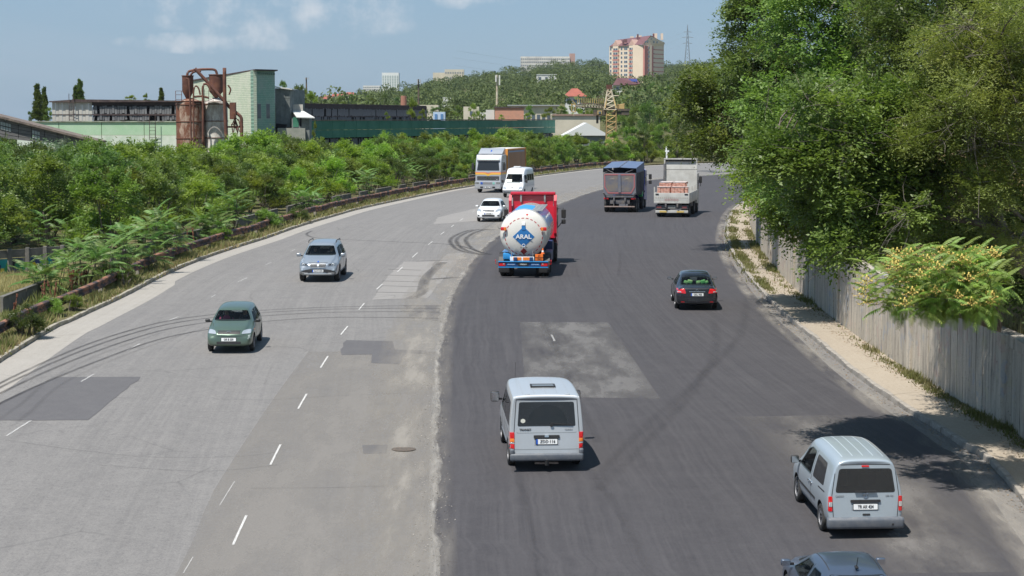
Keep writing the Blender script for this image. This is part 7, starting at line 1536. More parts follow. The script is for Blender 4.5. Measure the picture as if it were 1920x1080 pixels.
pipe([(352, 143), (354, 136), (362, 133), (380, 131), (400, 131), (406, 134), (408, 142)], 2.4, Ys, 'rusty duct joining the tops of the two cyclones'); pipe([(358, 143), (364, 136), (378, 134)], 2.0, Ys - 1, 'short curved duct over the left cyclone')
pipe([(422, 128), (422, 200), (424, 262)], 3.4, Ys - 2.5, 'straight upright rusty stack in front of the white silo')
pipe([(350, 148), (354, 150), (356, 160), (357, 200), (358, 272)], 1.7, Ys - 3, 'thin rusty downpipe on the left of the orange brown silo'); pipe([(363, 272), (363, 200), (364, 170), (368, 162), (373, 166), (376, 178)], 1.5, Ys - 3, 'thin hooked rusty pipe at the middle of the left silo'); pipe([(380, 272), (381, 200), (381, 165), (386, 158), (392, 162), (396, 172)], 2.2, Ys - 3, 'hooked rusty pipe between the two silos'); pipe([(428, 160), (433, 168), (430, 178)], 1.5, Ys - 1, 'short rusty pipe elbow beside the upright stack'); pipe([(365, 182), (380, 181), (392, 184)], 2.0, Ys - 2, 'level rusty pipe linking the silo tops')
b = MB(); Yp = Ys - 1
for x0, x1, y0 in ((330, 345, 171), (345, 360, 171)): pass
for px in (330, 341): b.box((xy(px, Yp)[0], Yp, (zz(171, Yp) + zz(190, Yp)) / 2), (.06, .06, zz(171, Yp) - zz(190, Yp)))
for py in (171, 178, 187): b.box((xy(336, Yp)[0], Yp, zz(py, Yp)), (.8, .05, .05))
for px in (384, 392, 400): b.box((xy(px, Yp)[0], Yp, (zz(168, Yp) + zz(190, Yp)) / 2), (.05, .05, zz(168, Yp) - zz(190, Yp)))
b.box((xy(380, Yp)[0], Yp, zz(190, Yp)), (6.5, 1.2, .08)); tag(b.build('platform', M_rust2), 'rusty service platform with railings on the silo tops', 'platform')
b = MB(); Yp = 238
for k in range(14): random.seed(k + 90); b.tube([(xy(436 + random.uniform(-2, 14), Yp)[0], Yp + random.uniform(-1, 1), zz(205 + random.uniform(0, 40), Yp)), (xy(436 + random.uniform(-2, 16), Yp)[0], Yp, zz(215 + random.uniform(0, 40), Yp))], .06, 5)
b.box((xy(440, Yp)[0], Yp + .5, zz(238, Yp)), (1.8, 1, .2)); b.box((xy(437, Yp)[0], Yp, zz(208, Yp)), (.7, .7, 2)); tag(b.build('brace_tangle', M_rust2), 'tangle of rusty braces and ladders right of the white silo', 'steel frame')
random.seed(99)
# ---- block tower
r_ = tag(empty('block_tower', (0, 0, 0)), 'tall pale green masonry tower with two slit windows beside the rusty silos', 'building'); Cn = xy(476, 245); Lf = xy(350, 268); Rt = xy(516, 250); Bk = (Lf[0] + (Rt[0] - Cn[0]), Lf[1] + (Rt[1] - Cn[1])); z0 = 1.5; zc_ = zz(133, 245); zl_ = zz(155, 268); zr2 = zz(134, 250)
wallpart('west_wall', Lf, Cn, z0, zl_, M_tower, r_, .4, ztop2=zc_); wallpart('south_wall', Cn, Rt, z0, zc_, M_tower_shade, r_, .4, ztop2=zr2); wallpart('east_wall', Rt, Bk, z0, zr2, M_tower_shade, r_, .4, ztop2=zl_)
V = [(*Lf, zl_), (*Cn, zc_), (*Rt, zr2), (*Bk, zl_)]; cx = sum(v[0] for v in V) / 4; cy = sum(v[1] for v in V) / 4; V = [(cx + (v[0] - cx) * 1.06, cy + (v[1] - cy) * 1.04, v[2]) for v in V]; b = MB(); b.add(V + [(v[0], v[1], v[2] + .16) for v in V], [(3, 2, 1, 0), (4, 5, 6, 7), (0, 1, 5, 4), (1, 2, 6, 5), (2, 3, 7, 6), (3, 0, 4, 7)]); b.build('roof', M_roofD, r_)
L2 = math.dist(Cn, Rt)
for f_ in (.24, .66):
    onwall('slit_window', Cn, Rt, L2 * f_, (zz(195, 247) + zz(222, 247)) / 2, .85, 1.75, mat('old_dark_glass', (.04, .06, .07), .3), r_, .03)
    onwall('window_frame', Cn, Rt, L2 * f_, (zz(195, 247) + zz(222, 247)) / 2, 1.0, 1.9, mat('frame_grey', (.3, .34, .3), .8), r_, .02); onwall('slit_window', Cn, Rt, L2 * f_, zz(252, 247), .85, 1.2, MATS['old_dark_glass'], r_, .03)
for k in range(10): onwall('cornice_block', Cn, Rt, L2 * (k + .5) / 10, zc_ - .35, .25, .22, M_tower_shade, r_, .12, .2)
# annexes
r_ = tag(empty('annex', (0, 0, 0)), 'grey sheet clad annex with a small hatch on the right of the block tower', 'building'); Ya = 252; a0, a1 = xy(516, Ya), xy(546, Ya + 1)
for k in range(3):
    for j in range(4): t0, t1 = k / 3, (k + 1) / 3; pa = (a0[0] + (a1[0] - a0[0]) * t0 + .02, Ya - random.uniform(0, .05)); pb = (a0[0] + (a1[0] - a0[0]) * t1 - .02, Ya - random.uniform(0, .05)); zh, zl2 = zz(166 + j * 19, Ya), zz(184.6 + j * 19, Ya); wallpart('cladding_sheet', pa, pb, zl2, zh, M_asb, r_, .1)
wallpart('core', (a0[0], Ya + .1), (a1[0], Ya + .1), 1, zz(166, Ya), M_asb, r_, 3); wallpart('side', a1, (a1[0] + 1, Ya + 8), 1, zz(168, Ya), M_asb, r_, .2)
b = MB(); b.prism([(a0[0] - .1, zz(162, Ya)), (a1[0] + .3, zz(167, Ya)), (a1[0] + .3, zz(169, Ya)), (a0[0] - .1, zz(164.5, Ya))], Ya - .4, Ya + 7, 'y'); b.build('roof', mat('pale_sheet_roof', (.58, .58, .55), .7), r_); onwall('hatch_frame', a0, a1, 1.25, zz(216, Ya), .45, 1.3, mat('frame_pale', (.42, .45, .42), .8), r_, .1); onwall('hatch', a0, a1, 1.25, zz(216, Ya), .28, 1.1, M_asb, r_, .13)
b = MB(); b.box((a0[0] + .8, Ya - .6, zz(236, Ya)), (1.2, 1.0, .5), ry=.1); b.box((a0[0] + .9, Ya - .5, zz(240, Ya)), (2, .8, .15)); b.build('ledge', M_dark, r_)
r_ = tag(empty('lean_to', (0, 0, 0)), 'lean-to shed with a pale sloping sheet roof between the annex and the dark green hall', 'building'); Yb = 250; a0, a1 = xy(547, Yb), xy(580, Yb)
wallpart('wall', a0, a1, 1, zz(222, Yb), M_asb, r_, 3, ztop2=zz(222, Yb)); onwall('doorway', a0, a1, .5, zz(229, Yb), .7, 1.2, MATS['dark_green_panels'], r_, .05); onwall('doorway', a0, a1, 1.1, zz(228, Yb), .25, 1.2, M_dark, r_, .05); wallpart('upper_wall', xy(546, Yb + 4), xy(568, Yb + 4), 6, zz(196, Yb + 4), M_corr, r_, .3)
V = [(*xy(546, Yb + 5), zz(205, Yb + 5)), (*xy(566, Yb + 5), zz(206, Yb + 5)), (*xy(590, Yb - .6), zz(220, Yb)), (*xy(556, Yb - .6), zz(219, Yb))]; b = MB(); b.add(V + [(v[0], v[1], v[2] - .12) for v in V], [(0, 1, 2, 3), (7, 6, 5, 4), (0, 4, 5, 1), (1, 5, 6, 2), (2, 6, 7, 3), (3, 7, 4, 0)]); b.build('sloping_roof', mat('pale_sheet_roof', (.58, .58, .55), .7), r_); wallpart('lower_base', xy(520, Yb - .5), xy(572, Yb - .5), 1, zz(240, Yb), mat('bare_concrete', (.30, .30, .26), .9, c2=(.2, .22, .18), scale=1), r_, 1.5)
# ---- dark green hall
r_ = tag(empty('green_hall', (0, 0, 0)), 'long dark green panel hall running back behind the bushes, boarded clerestory on top', 'building'); H0 = xy(576, 258); H1 = xy(1041, 352); t_ = Vector((H1[0] - H0[0], H1[1] - H0[1], 0)); LL = t_.length; t_.normalize(); zt = 9.45
def hp(s, back=0): return (H0[0] + t_.x * s - t_.y * -1 * 0 + (-t_.y) * back, H0[1] + t_.y * s + t_.x * back)
npan = 26
for k in range(npan):
    s0, s1 = LL * k / npan + .03, LL * (k + 1) / npan - .03; wallpart('upper_panel', hp(s0), hp(s1), 8.25, zt - random.uniform(0, .06), M_dg, r_, .2); wallpart('upper_panel', hp(s0), hp(s1), 7.2, 8.21, M_dg, r_, .2); wallpart('lower_panel', hp(s0), hp(s1), 1.5, 5.4 + random.uniform(-.1, .1), M_dg, r_, .2)
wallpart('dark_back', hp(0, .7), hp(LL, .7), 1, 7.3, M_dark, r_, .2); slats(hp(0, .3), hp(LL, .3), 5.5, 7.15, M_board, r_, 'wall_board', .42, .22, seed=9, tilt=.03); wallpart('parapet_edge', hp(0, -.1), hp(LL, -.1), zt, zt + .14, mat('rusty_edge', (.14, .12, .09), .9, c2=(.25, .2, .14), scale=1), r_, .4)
V = [(*hp(0, .2), zt - .1), (*hp(LL, .2), zt - .1), (*hp(LL, 40), zt - .1), (*hp(0, 40), zt - .1)]; b = MB(); b.add(V, [(0, 1, 2, 3)]); b.build('flat_roof', MATS['bitumen_roof'], r_)
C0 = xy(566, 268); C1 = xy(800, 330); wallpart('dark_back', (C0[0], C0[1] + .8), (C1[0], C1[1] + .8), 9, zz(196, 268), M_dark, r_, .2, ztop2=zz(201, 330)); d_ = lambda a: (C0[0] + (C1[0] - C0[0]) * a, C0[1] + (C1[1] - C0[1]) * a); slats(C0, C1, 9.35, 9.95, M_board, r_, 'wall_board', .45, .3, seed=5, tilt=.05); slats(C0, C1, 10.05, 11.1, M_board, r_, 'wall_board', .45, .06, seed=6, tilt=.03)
wallpart('eaves_board', (C0[0], C0[1] - .1), (C1[0], C1[1] - .1), 11.05, zz(195, 268), M_boardD, r_, .2, ztop2=zz(200, 330)); wallpart('clerestory_roof', (C0[0], C0[1] - .3), (C1[0], C1[1] - .3), zz(195, 268), zz(193.5, 268), M_roofD, r_, 12, ztop2=zz(198.5, 330)); wallpart('mid_rail', (C0[0], C0[1] - .1), (C1[0], C1[1] - .1), 9.95, 10.08, M_roofD, r_, .12)
# ---- generic background houses
def house(name, px0, px1, ytop, Y, depth, wallm, label, cat='building', yb=None, win=None, roof=None, wm_=None, each=False, base=3, wsz=(1.2, 1.4)):
    x0, x1 = xy(px0, Y)[0], xy(px1, Y)[0]; zt_ = zz(ytop, Y); zb_ = (zz(yb, Y) if yb else terr((x0 + x1) / 2, Y)) - base; r_ = tag(empty(name, ((x0 + x1) / 2, Y, zb_)), label, cat); hw = (x1 - x0) / 2; H = zt_ - zb_
    b = MB(); b.box((0, depth / 2, H / 2), (2 * hw, depth, H)); b.build('wall', wallm, r_)
    if win:
        nc, nr, z0_, dz_ = win; me = None; J = MB()
        for j in range(nr):
            for i in range(nc):
                c = (-hw + (i + .5) * 2 * hw / nc, -.04, H - z0_ - j * dz_)
                if each:
                    if me is None: b = MB(); b.box((0, 0, 0), (wsz[0], .15, wsz[1])); o = b.build('window', wm_ or M_win, r_); me = o.data
                    else: o = link('window', me, r_)
                    o.location = c
                else: J.box(c, (wsz[0], .15, wsz[1]))
        if not each: o = J.build('window', wm_ or M_win, r_); o['kind'] = 'stuff'
    if roof:
        kind, hgt, rm, ov = roof; b = MB(); a = hw + ov
        if kind == 'hip': b.add([(-a, -ov, H), (a, -ov, H), (a, depth + ov, H), (-a, depth + ov, H), (-a * .25, depth / 2, H + hgt), (a * .25, depth / 2, H + hgt)], [(0, 1, 5, 4), (1, 2, 5), (2, 3, 4, 5), (3, 0, 4), (3, 2, 1, 0)])
        elif kind == 'gable': b.add([(-a, -ov, H), (a, -ov, H), (a, depth + ov, H), (-a, depth + ov, H), (-a, depth / 2, H + hgt), (a, depth / 2, H + hgt)], [(0, 1, 5, 4), (1, 2, 5), (2, 3, 4, 5), (3, 0, 4), (3, 2, 1, 0)])
        elif kind == 'front': b.prism([(-a, H), (a, H), (0, H + hgt)], -ov, depth + ov, 'y')
        else: b.box((0, depth / 2, H + .15), (2 * a, depth + 2 * ov, .3))
        b.build('roof', rm, r_)
    return r_
M_win = mat('far_window_glass', (.10, .13, .16), .2); M_cream = mat('cream_render', (.58, .53, .42), .9, c2=(.50, .46, .36), scale=.3); M_white = mat('white_render', (.66, .66, .62), .9, c2=(.55, .55, .52), scale=.2); M_obr = mat('orange_brick', (.55, .27, .18), .9, c2=(.44, .24, .17), scale=1.2); M_redroof = mat('red_tile_roof', (.34, .10, .065), .85, c2=(.26, .08, .06), scale=.5); M_mauve = mat('mauve_roof', (.17, .075, .08), .7, c2=(.13, .06, .065), scale=.5); M_wroof = mat('white_sheet_roof', (.62, .63, .62), .6); M_panelblk = mat('grey_panel_block', (.66, .64, .58), .9, c2=(.42, .40, .38), scale=.12)
house('brick_building', 928, 982, 203, 420, 12, M_obr, 'orange brick block on the hall roofs left of the crane', win=None, roof=('flat', 0, M_roofD, .2), base=8)
house('shed', 812, 834, 210, 400, 6, mat('pale_blue_sheet', (.45, .55, .68), .7), 'small pale blue shed standing beyond the dark green parapet', win=(2, 1, 1.4, 2), wm_=MATS.get('blue_frame') or mat('blue_frame', (.10, .22, .42), .6), each=True, base=6, wsz=(.5, 2.0)); house('house', 869, 898, 200, 440, 8, M_cream, 'small yellowish building with a flat roof behind a sapling, left of the white kiosk', win=(1, 2, 1.4, 1.8), each=True, base=6, wsz=(.6, .8)); house('kiosk', 911, 927, 206, 430, 5, M_white, 'narrow white kiosk touching the orange brick block', base=8); house('shed', 900, 911, 211, 432, 5, M_white, 'low white shed left of the white kiosk', base=8)
house('storage_hall', 957, 1043, 199, 520, 14, M_cream, 'long low grey roofed building with a row of small windows below the red roofed house', win=(9, 1, 3.0, 3), each=True, roof=('flat', 0, mat('grey_slab', (.30, .31, .32), .8), .8), base=8, wsz=(.8, 1.6)); house('white_hall', 1041, 1125, 217, 370, 14, M_cream, 'cream walled flat hall at the right end of the dark green hall', roof=('flat', 0, mat('rust_edge_roof', (.28, .18, .14), .8), .3), base=8)
house('barn', 1060, 1140, 254, 345, 16, mat('blue_grey_wall', (.16, .18, .19), .9), 'low barn with a wide white sheet roof in front of the yellow crane', roof=('front', 2.2, M_wroof, .4), base=6)
house('red_roof_house', 1061, 1096, 181, 640, 11, M_white, 'house with a red hipped roof and chimney left of the crane', 'house', win=(3, 1, 1.6, 3), each=True, roof=('hip', 2.6, M_redroof, .8), base=10); b = MB(); b.box((xy(1072, 641)[0], 643, zz(170, 641)), (.8, .8, 2.4)); tag(b.build('chimney', M_redroof), None); bpy.data.objects.remove(col.objects[-1])
house('white_house', 1006, 1043, 141, 1200, 12, M_white, 'white two storey house alone on the wooded slope', 'house', win=(3, 2, 2.2, 3.6), each=True, roof=('flat', 0, M_wroof, .3), base=10, wsz=(1.5, 1.8))
rf_ = house('solar_house', 1149, 1166, 160, 900, 14, M_white, 'white gabled house end with a mauve roof in front of the pink tower', 'house', win=(1, 1, 1.6, 3), base=10, roof=None)
b = MB(); zr_, ze_ = zz(147, 905), zz(160, 900); xa, xb_, xc = xy(1148, 900)[0], xy(1200, 905)[0], xy(1157, 900)[0]; b.add([(xa, 899, ze_), (xy(1166, 899)[0], 899, ze_), (xc, 900, zr_), (xb_, 903, zz(158, 903)), (xy(1192, 908)[0], 908, zz(147.5, 908)), (xy(1150, 914)[0], 914, ze_), (xb_, 914, ze_)], [(0, 2, 5), (2, 1, 3, 4), (2, 4, 6, 5), (0, 1, 2), (1, 3, 6, 5, 0), (3, 6, 4)]); b.xform(Matrix.Translation(-rf_.location)); o = b.build('roof', M_mauve, rf_)
for k in range(4): b = MB(); x = xy(1179 + k * 4, 903)[0]; b.add([(x, 902.2, zz(153.5, 903)), (x + .8, 902.2, zz(153.5, 903)), (x + .7, 903.6, zz(148.6, 903)), (x - .1, 903.6, zz(148.6, 903))], [(0, 1, 2, 3)]); b.xform(Matrix.Translation(-rf_.location)); b.build('solar_panel', mat('solar_blue', (.03, .06, .22), .2), rf_)
house('apartment_block', 976, 1068, 107, 1760, 14, M_panelblk, 'long pale nine storey slab block on the hill crest left of the pink tower', win=(26, 6, 2.2, 2.8), base=6, yb=124, wsz=(1.1, 1.1), wm_=mat('far_dull_glass', (.20, .22, .24), .4)); house('block_end', 1068, 1078, 101.5, 1762, 14, mat('faded_pink_end', (.42, .27, .23), .9), 'dull pink end section of the long slab block on the crest', base=6, yb=124)
house('apartment_block', 834, 870, 131, 1780, 14, M_cream, 'cream stepped apartment block above the trees in the middle of the skyline', win=(8, 2, 3, 4.5), base=8, yb=150, wm_=MATS['far_dull_glass']); house('apartment_block', 812, 834, 137, 1790, 14, M_cream, 'lower left step of the cream apartment block on the skyline', base=8, yb=150)
house('office_tower', 716.5, 748, 137, 1850, 16, mat('white_tower', (.66, .68, .66), .8), 'white slab office tower with rounded shoulders at the left end of the hill', win=(7, 8, 3.2, 1.45), base=6, yb=166, wsz=(1.3, .9), wm_=mat('greenish_glass', (.30, .38, .36), .4)); house('office_block', 681, 713, 161, 1840, 14, M_white, 'low white office block left of the white tower on the skyline', win=(10, 2, 1.6, 2.0), base=6, yb=171, wsz=(1.0, .9), wm_=MATS['far_dull_glass'])
for k, (a, c, y) in enumerate([(600, 612, 183), (624, 634, 178), (637, 651, 176), (651, 662, 175), (612, 622, 181)]): house('village_house', a, c, y + 3, 1650 + 14 * k, 10, M_white, 'red roofed village house at the left foot of the hill, %s' % ('leftmost one', 'third from the left', 'fourth from the left', 'rightmost one', 'second from the left')[k], 'house', roof=('gable', 2.2, M_redroof, .6), base=6, yb=188)
house('white_wall_house', 1112, 1120, 172, 860, 8, M_white, 'small white wall end showing through trees right of the red roofed house', 'house', base=5, yb=178); house('white_wall_house', 1126, 1136, 170, 880, 8, M_white, 'white house front among trees left of the crane mast', 'house', base=5, yb=176); house('white_building', 787, 822, 197, 560, 8, M_cream, 'low cream wall behind the small pale blue shed', base=5); house('white_building', 830, 846, 183, 760, 8, M_white, 'small white roofed building on the lower slope', base=4, yb=190)
b = MB(); b.lathe([(1.0, 0), (.8, 9)], 12, (xy(757, 560)[0], 560, zz(200, 560) - 6)); tag(b.build('brick_chimney', mat('chimney_brick', (.35, .16, .11), .9)), 'short round brick chimney rising behind the dark green hall', 'chimney')
# ---- pink apartment tower
M_pk = mat('pink_render', (.55, .23, .19), .85, c2=(.50, .21, .18), scale=.1); M_pc = mat('pale_peach_render', (.72, .60, .46), .85, c2=(.68, .56, .43), scale=.1); M_fr = mat('white_window_frame', (.75, .75, .73), .6)
r_ = tag(empty('apartment_tower', (0, 0, 0)), 'pink and cream high apartment tower with a mauve roof at the right of the hill', 'building'); K = xy(1205, 1298); Q = xy(1142, 1322); Rr = xy(1244, 1318); fl0 = 2.82; ze = zz(88, 1322); zk = zz(84, 1298)
zb_ = zz(168, 1300)
wallpart('wall', Q, K, zb_, ze, M_pc, r_, 8, ztop2=ze); wallpart('wall', K, Rr, zb_, ze, M_pc, r_, 8, ztop2=ze); LA = math.dist(Q, K); LB = math.dist(K, Rr)
bw = MB(); bw.box((0, 0, 0), (1.35, .25, 1.45)); o = bw.build('window', MATS['far_window_glass']); wme = o.data; bpy.data.objects.remove(o); bw = MB(); bw.box((0, 0, 0), (1.6, .2, 1.7)); o = bw.build('frame', M_fr); fme = o.data; bpy.data.objects.remove(o)
for s0, s1 in ((.115, .315), (.595, .80)):
    sc = (s0 + s1) / 2 * LA; wd = (s1 - s0) * LA * .80; o = onwall('bay', Q, K, sc, (zb_ + ze) / 2 + .5, wd, ze - zb_ + 1, M_pc, r_, .9, 1.2)
    for j in range(9): onwall('balcony_band', Q, K, sc, ze - 2.3 - j * fl0 - 1.15, wd + .3, .85, M_pk, r_, 1.05, 1.2); onwall('balcony_glass', Q, K, sc, ze - 2.3 - j * fl0 + .05, wd * .8, 1.3, wme and MATS['far_window_glass'], r_, 1.0, .3); onwall('mullion', Q, K, sc, ze - 2.3 - j * fl0 + .05, .25, 1.3, M_fr, r_, 1.1, .3)
    t = Vector((K[0] - Q[0], K[1] - Q[1], 0)).normalized(); c = Vector((*Q, 0)) + t * sc; b = MB(); b.prism([(-wd / 2 - .3, ze), (wd / 2 + .3, ze), (0, ze + 3.8)], -1.0, 4, 'y'); o = b.build('gable', mat('gable_peach', (.50, .33, .27), .85), r_); o.location = (c.x, c.y, 0); o.rotation_euler = (0, 0, math.atan2(t.y, t.x))
for f_ in (.045, .37, .47, .55 - .03, .86, .94 - .03):
    for j in range(9): z = ze - 2.0 - j * fl0; onwall('frame', Q, K, f_ * LA, z, 0, 0, None, r_, .06, .2, me=fme); onwall('window', Q, K, f_ * LA, z, 0, 0, None, r_, .12, .25, me=wme)
onwall('bay', K, Rr, LB * .22, (zb_ + ze) / 2 - .6, LB * .42, ze - zb_, M_pk, r_, 1.1, 1.4)
for j in range(9):
    z = ze - 1.8 - j * fl0; onwall('frame', K, Rr, LB * .24, z, 0, 0, None, r_, 1.2, .2, me=fme).scale = (2.2, 1, 1); onwall('window', K, Rr, LB * .24, z, 0, 0, None, r_, 1.26, .25, me=wme).scale = (2.2, 1, 1); onwall('stripe', K, Rr, LB * .72, z - .9, LB * .54, .55, M_pk, r_, .06, .1)
    onwall('window', K, Rr, LB * .52, z - .6, 0, 0, None, r_, .1, .25, me=wme).scale = (.4, 1, .45)
# roof: gable facing right-front, mauve slopes
def P3(px, py, Y): q = xy(px, Y); return (q[0], q[1], zz(py, Y))
b = MB(); b.add([P3(1203.5, 84, 1297), P3(1220, 69.5, 1304), P3(1245, 81, 1317), P3(1244, 88, 1318), P3(1205, 88, 1298)], [(0, 1, 2, 3, 4)]); b.add([P3(1203.5, 84, 1299), P3(1220, 69.5, 1306), P3(1245, 81, 1319), P3(1244, 88, 1320), P3(1205, 88, 1300)], [(4, 3, 2, 1, 0)]); b.build('gable_wall', M_pc, r_)
b = MB(); b.add([P3(1142, 88.5, 1321), P3(1205, 85, 1296.5), P3(1219.5, 68, 1306), P3(1158, 76, 1340)], [(0, 1, 2, 3)]); b.add([P3(1219.5, 68, 1306), P3(1245.5, 82, 1317), P3(1245, 84, 1345), P3(1158, 76, 1345)], [(0, 1, 2, 3)]); b.build('roof', M_mauve, r_)
for px, py, w in ((1227, 64.5, 8), (1240, 64.5, 4), (1197, 68.5, 10), (1184, 70, 6)):
    b = MB(); q = xy(px, 1330); b.box((q[0], 1330, zz(py + 6, 1330)), (w / 2.8, 4, 12 / 2.8)); b.build('roof_parapet', M_pc, r_)
for px, py in ((1195, 67), (1224.5, 66), (1168, 78)): b = MB(); q = xy(px, 1312); b.box((q[0], 1312, zz(py + 3, 1312)), (1.1, 1.1, 3)); b.build('chimney', M_mauve, r_)
for px, py in ((1172, 78), (1196, 75)): b = MB(); q = xy(px, 1310); b.box((q[0], 1310, zz(py, 1310)), (2.2, 2, 2)); b.build('dormer', M_mauve, r_)
for px, py in ((1209.5, 80), (1213.5, 79.5), (1225.5, 80), (1231.5, 80.5), (1220.5, 74)): q = xy(px, 1296.6 + (px - 1205) * .5); b = MB(); b.box((q[0], q[1] - .1, zz(py, q[1])), (1.0, .2, 1.2)); b.build('attic_window', MATS['far_window_glass'], r_)
# ---- crane
M_yel = mat('faded_yellow_steel', (.50, .36, .13), .8, c2=(.34, .22, .12), scale=.8); M_crw = mat('pale_steel', (.55, .50, .38), .8, c2=(.35, .26, .17), scale=1); M_crd = mat('dark_crane_steel', (.08, .07, .055), .85, c2=(.16, .11, .07), scale=1)
Yc = 320; s_ = FPX / Yc; r_ = tag(empty('tower_crane', (0, 0, 0)), 'derelict yellow tower crane with a lattice jib pointing left', 'crane')
def cp(px, py, d=0): return Vector((xy(px, Yc)[0], Yc + d, zz(py, Yc)))
def lat(P, w, rr, m, nseg, name, d=1.0):
    """lattice: list of the two end points with their widths"""
    (a, wa), (c, wc) = P; b = MB(); cs = []
    for t in [k / nseg for k in range(nseg + 1)]:
        p = a.lerp(c, t); ww = wa + (wc - wa) * t; cs.append([p + Vector((sx * ww / 2, sy * ww / 2 * d, 0)) for sx, sy in ((-1, -1), (1, -1), (1, 1), (-1, 1))])
    for k in range(4): b.tube([q[k] for q in cs], rr, 4)
    o = b.build(name, m, r_)
    for i in range(nseg):
        for k in range(4): b = MB(); b.tube([cs[i][k], cs[i + 1][(k + 1) % 4]], rr * .7, 4); b.tube([cs[i][k], cs[i][(k + 1) % 4]], rr * .6, 4); b.build('brace', m, o)
    return o
lat(((cp(1146, 282), 1.6), (cp(1146, 206), 1.5)), 0, .10, M_yel, 7, 'mast'); lat(((cp(1144, 206), 1.9), (cp(1142, 164), .35)), 0, .13, M_crw, 5, 'apex_frame')
b = MB(); b.tube([cp(1134, 203, -1), cp(1140, 165)], .13, 5); b.tube([cp(1155, 203, -1), cp(1144, 165)], .13, 5); b.tube([cp(1134, 203, 1), cp(1140, 165)], .13, 5); b.build('apex_leg', M_yel, r_); b = MB(); b.box(cp(1142, 163.5), (.9, .7, .7)); b.build('apex_head', M_rust2, r_)
b = MB(); top = []; bot = []
for k in range(15): t = k / 14; px = 1079 + 74 * t; top.append(cp(px, 197 - 5 * math.sin(math.pi * min(1, t * 1.15)) + 5 * t)); bot.append(cp(px, 200 + 5 * t))
for dd in (-.5, .5): b.tube([p + Vector((0, dd, 0)) for p in top], .07, 5); b.tube([p + Vector((0, dd, 0)) for p in bot], .09, 5)
o = b.build('jib', M_crd, r_)
for k in range(14):
    b = MB()
    for dd in (-.5, .5): b.tube([top[k] + Vector((0, dd, 0)), bot[k + 1] + Vector((0, dd, 0))], .05, 4); b.tube([bot[k] + Vector((0, dd, 0)), top[k] + Vector((0, dd, 0))], .045, 4)
    b.build('brace', M_crw, o)
for k in range(13): b = MB(); b.tube([cp(1083 + k * 4.0, 194), cp(1083 + k * 4.0, 184.5)], .06, 4); b.build('upright_rod', M_yel, r_)
b = MB()
for y0 in (166, 171): b.tube([cp(1138, y0), cp(1112, 192 - (y0 - 166))], .03, 4); b.tube([cp(1140, y0), cp(1122, 192)], .03, 4)
b.build('stay_cable', M_crd, r_)
b = MB(); b.box(cp(1166, 206), (2.4, 1.6, .35)); b.box(cp(1172, 210), (1.2, 1.4, 1.0)); b.box(cp(1162, 212), (2.6, 1.2, .5)); b.build('counterweight', M_crd, r_); b = MB()
for px in (1158, 1162, 1166, 1170): b.tube([cp(px, 204), cp(px, 196)], .06, 4)
b.tube([cp(1157, 197), cp(1171, 195)], .06, 4); b.box(cp(1165, 200), (.9, .8, .7)); b.build('railing', M_yel, r_)
b = MB(); b.box(cp(1124, 211), (1.9, 1.4, .9)); b.box(cp(1120, 222), (.35, .35, 1.6)); b.build('operator_cab', M_crd, r_); b = MB(); b.box(cp(1124, 211) + Vector((0, -.75, 0)), (.7, .1, .6)); b.build('cab_window_frame', M_yel, r_); b = MB(); b.box(cp(1124, 211) + Vector((0, -.82, 0)), (.4, .08, .35)); b.build('cab_window', M_win, r_)
b = MB()
for a, c in (((1072, 194), (1072, 210)), ((1072, 210), (1079, 210)), ((1079, 210), (1079, 196)), ((1072, 196), (1079, 196)), ((1072, 188), (1079, 196))): b.tube([cp(*a), cp(*c)], .07, 4)
b.build('jib_end_frame', M_yel, r_); b = MB(); b.tube([cp(1076, 201), cp(1076, 217)], .06, 5); b.build('hook_rope', M_crw, r_); b = MB(); b.tube([cp(1150, 180), cp(1160, 180)], .08, 5); b.build('side_arm', M_crw, r_)
# ---- masts, pylon, pole
def mast(px, y0, y1, Y, label, w=1.0, m=None, panels=0, m2=None):
    b = MB(); x = xy(px, Y)[0]; za, zb2 = zz(y1, Y), zz(y0, Y); L = zb2 - za; b.lathe([(w * .5, 0), (w * .3, L)], 10, (x, Y, za)); o = b.build('antenna_mast', m or M_crw)
    for k in range(panels): c = MB(); a = k * 2.1; c.box((x + math.cos(a) * w * .9, Y + math.sin(a) * w * .9, zb2 - L * (.06 + .10 * (k // 3))), (w * .5, w * .4, L * .10)); c.build('antenna_panel', m2 or M_white, o)
    tag(o, label, 'mast')
mast(932, 141, 203, 560, 'striped antenna mast with white panels in front of the wooded hill', .75, panels=7); mast(785, 149, 196, 640, 'dark antenna mast with panels rising behind the dark green hall', .7, MATS['dark_crane_steel'], 6, mat('grey_panels', (.35, .38, .40), .7)); mast(575, 146, 178, 420, 'slim antenna mast behind the trees right of the annex', .4, MATS['dark_crane_steel'], 3, MATS['grey_panels'])
r_ = tag(empty('lattice_pylon', (0, 0, 0)), 'grey lattice power pylon on the skyline left of the big trees', 'pylon'); Yq = 1500; M_pyl = mat('galvanised_steel', (.20, .22, .24), .6)
def qp(px, py, d=0): return Vector((xy(px, Yq)[0], Yq + d, zz(py, Yq)))
b = MB()
for sx in (-1, 1):
    for sy in (-1, 1): b.tube([qp(1288 + sx * 5, 120, sy * 2), qp(1288 + sx * 2.2, 85, sy * 1), qp(1288, 48)], .14, 4)
for k in range(10):
    t0, t1 = k / 10, (k + 1) / 10; w0, w1 = 5 * (1 - t0), 5 * (1 - t1); b.tube([qp(1288 - w0, 120 - 72 * t0), qp(1288 + w1, 120 - 72 * t1)], .09, 4); b.tube([qp(1288 + w0, 120 - 72 * t0), qp(1288 - w1, 120 - 72 * t1)], .09, 4)
b.build('tower_frame', M_pyl, r_)
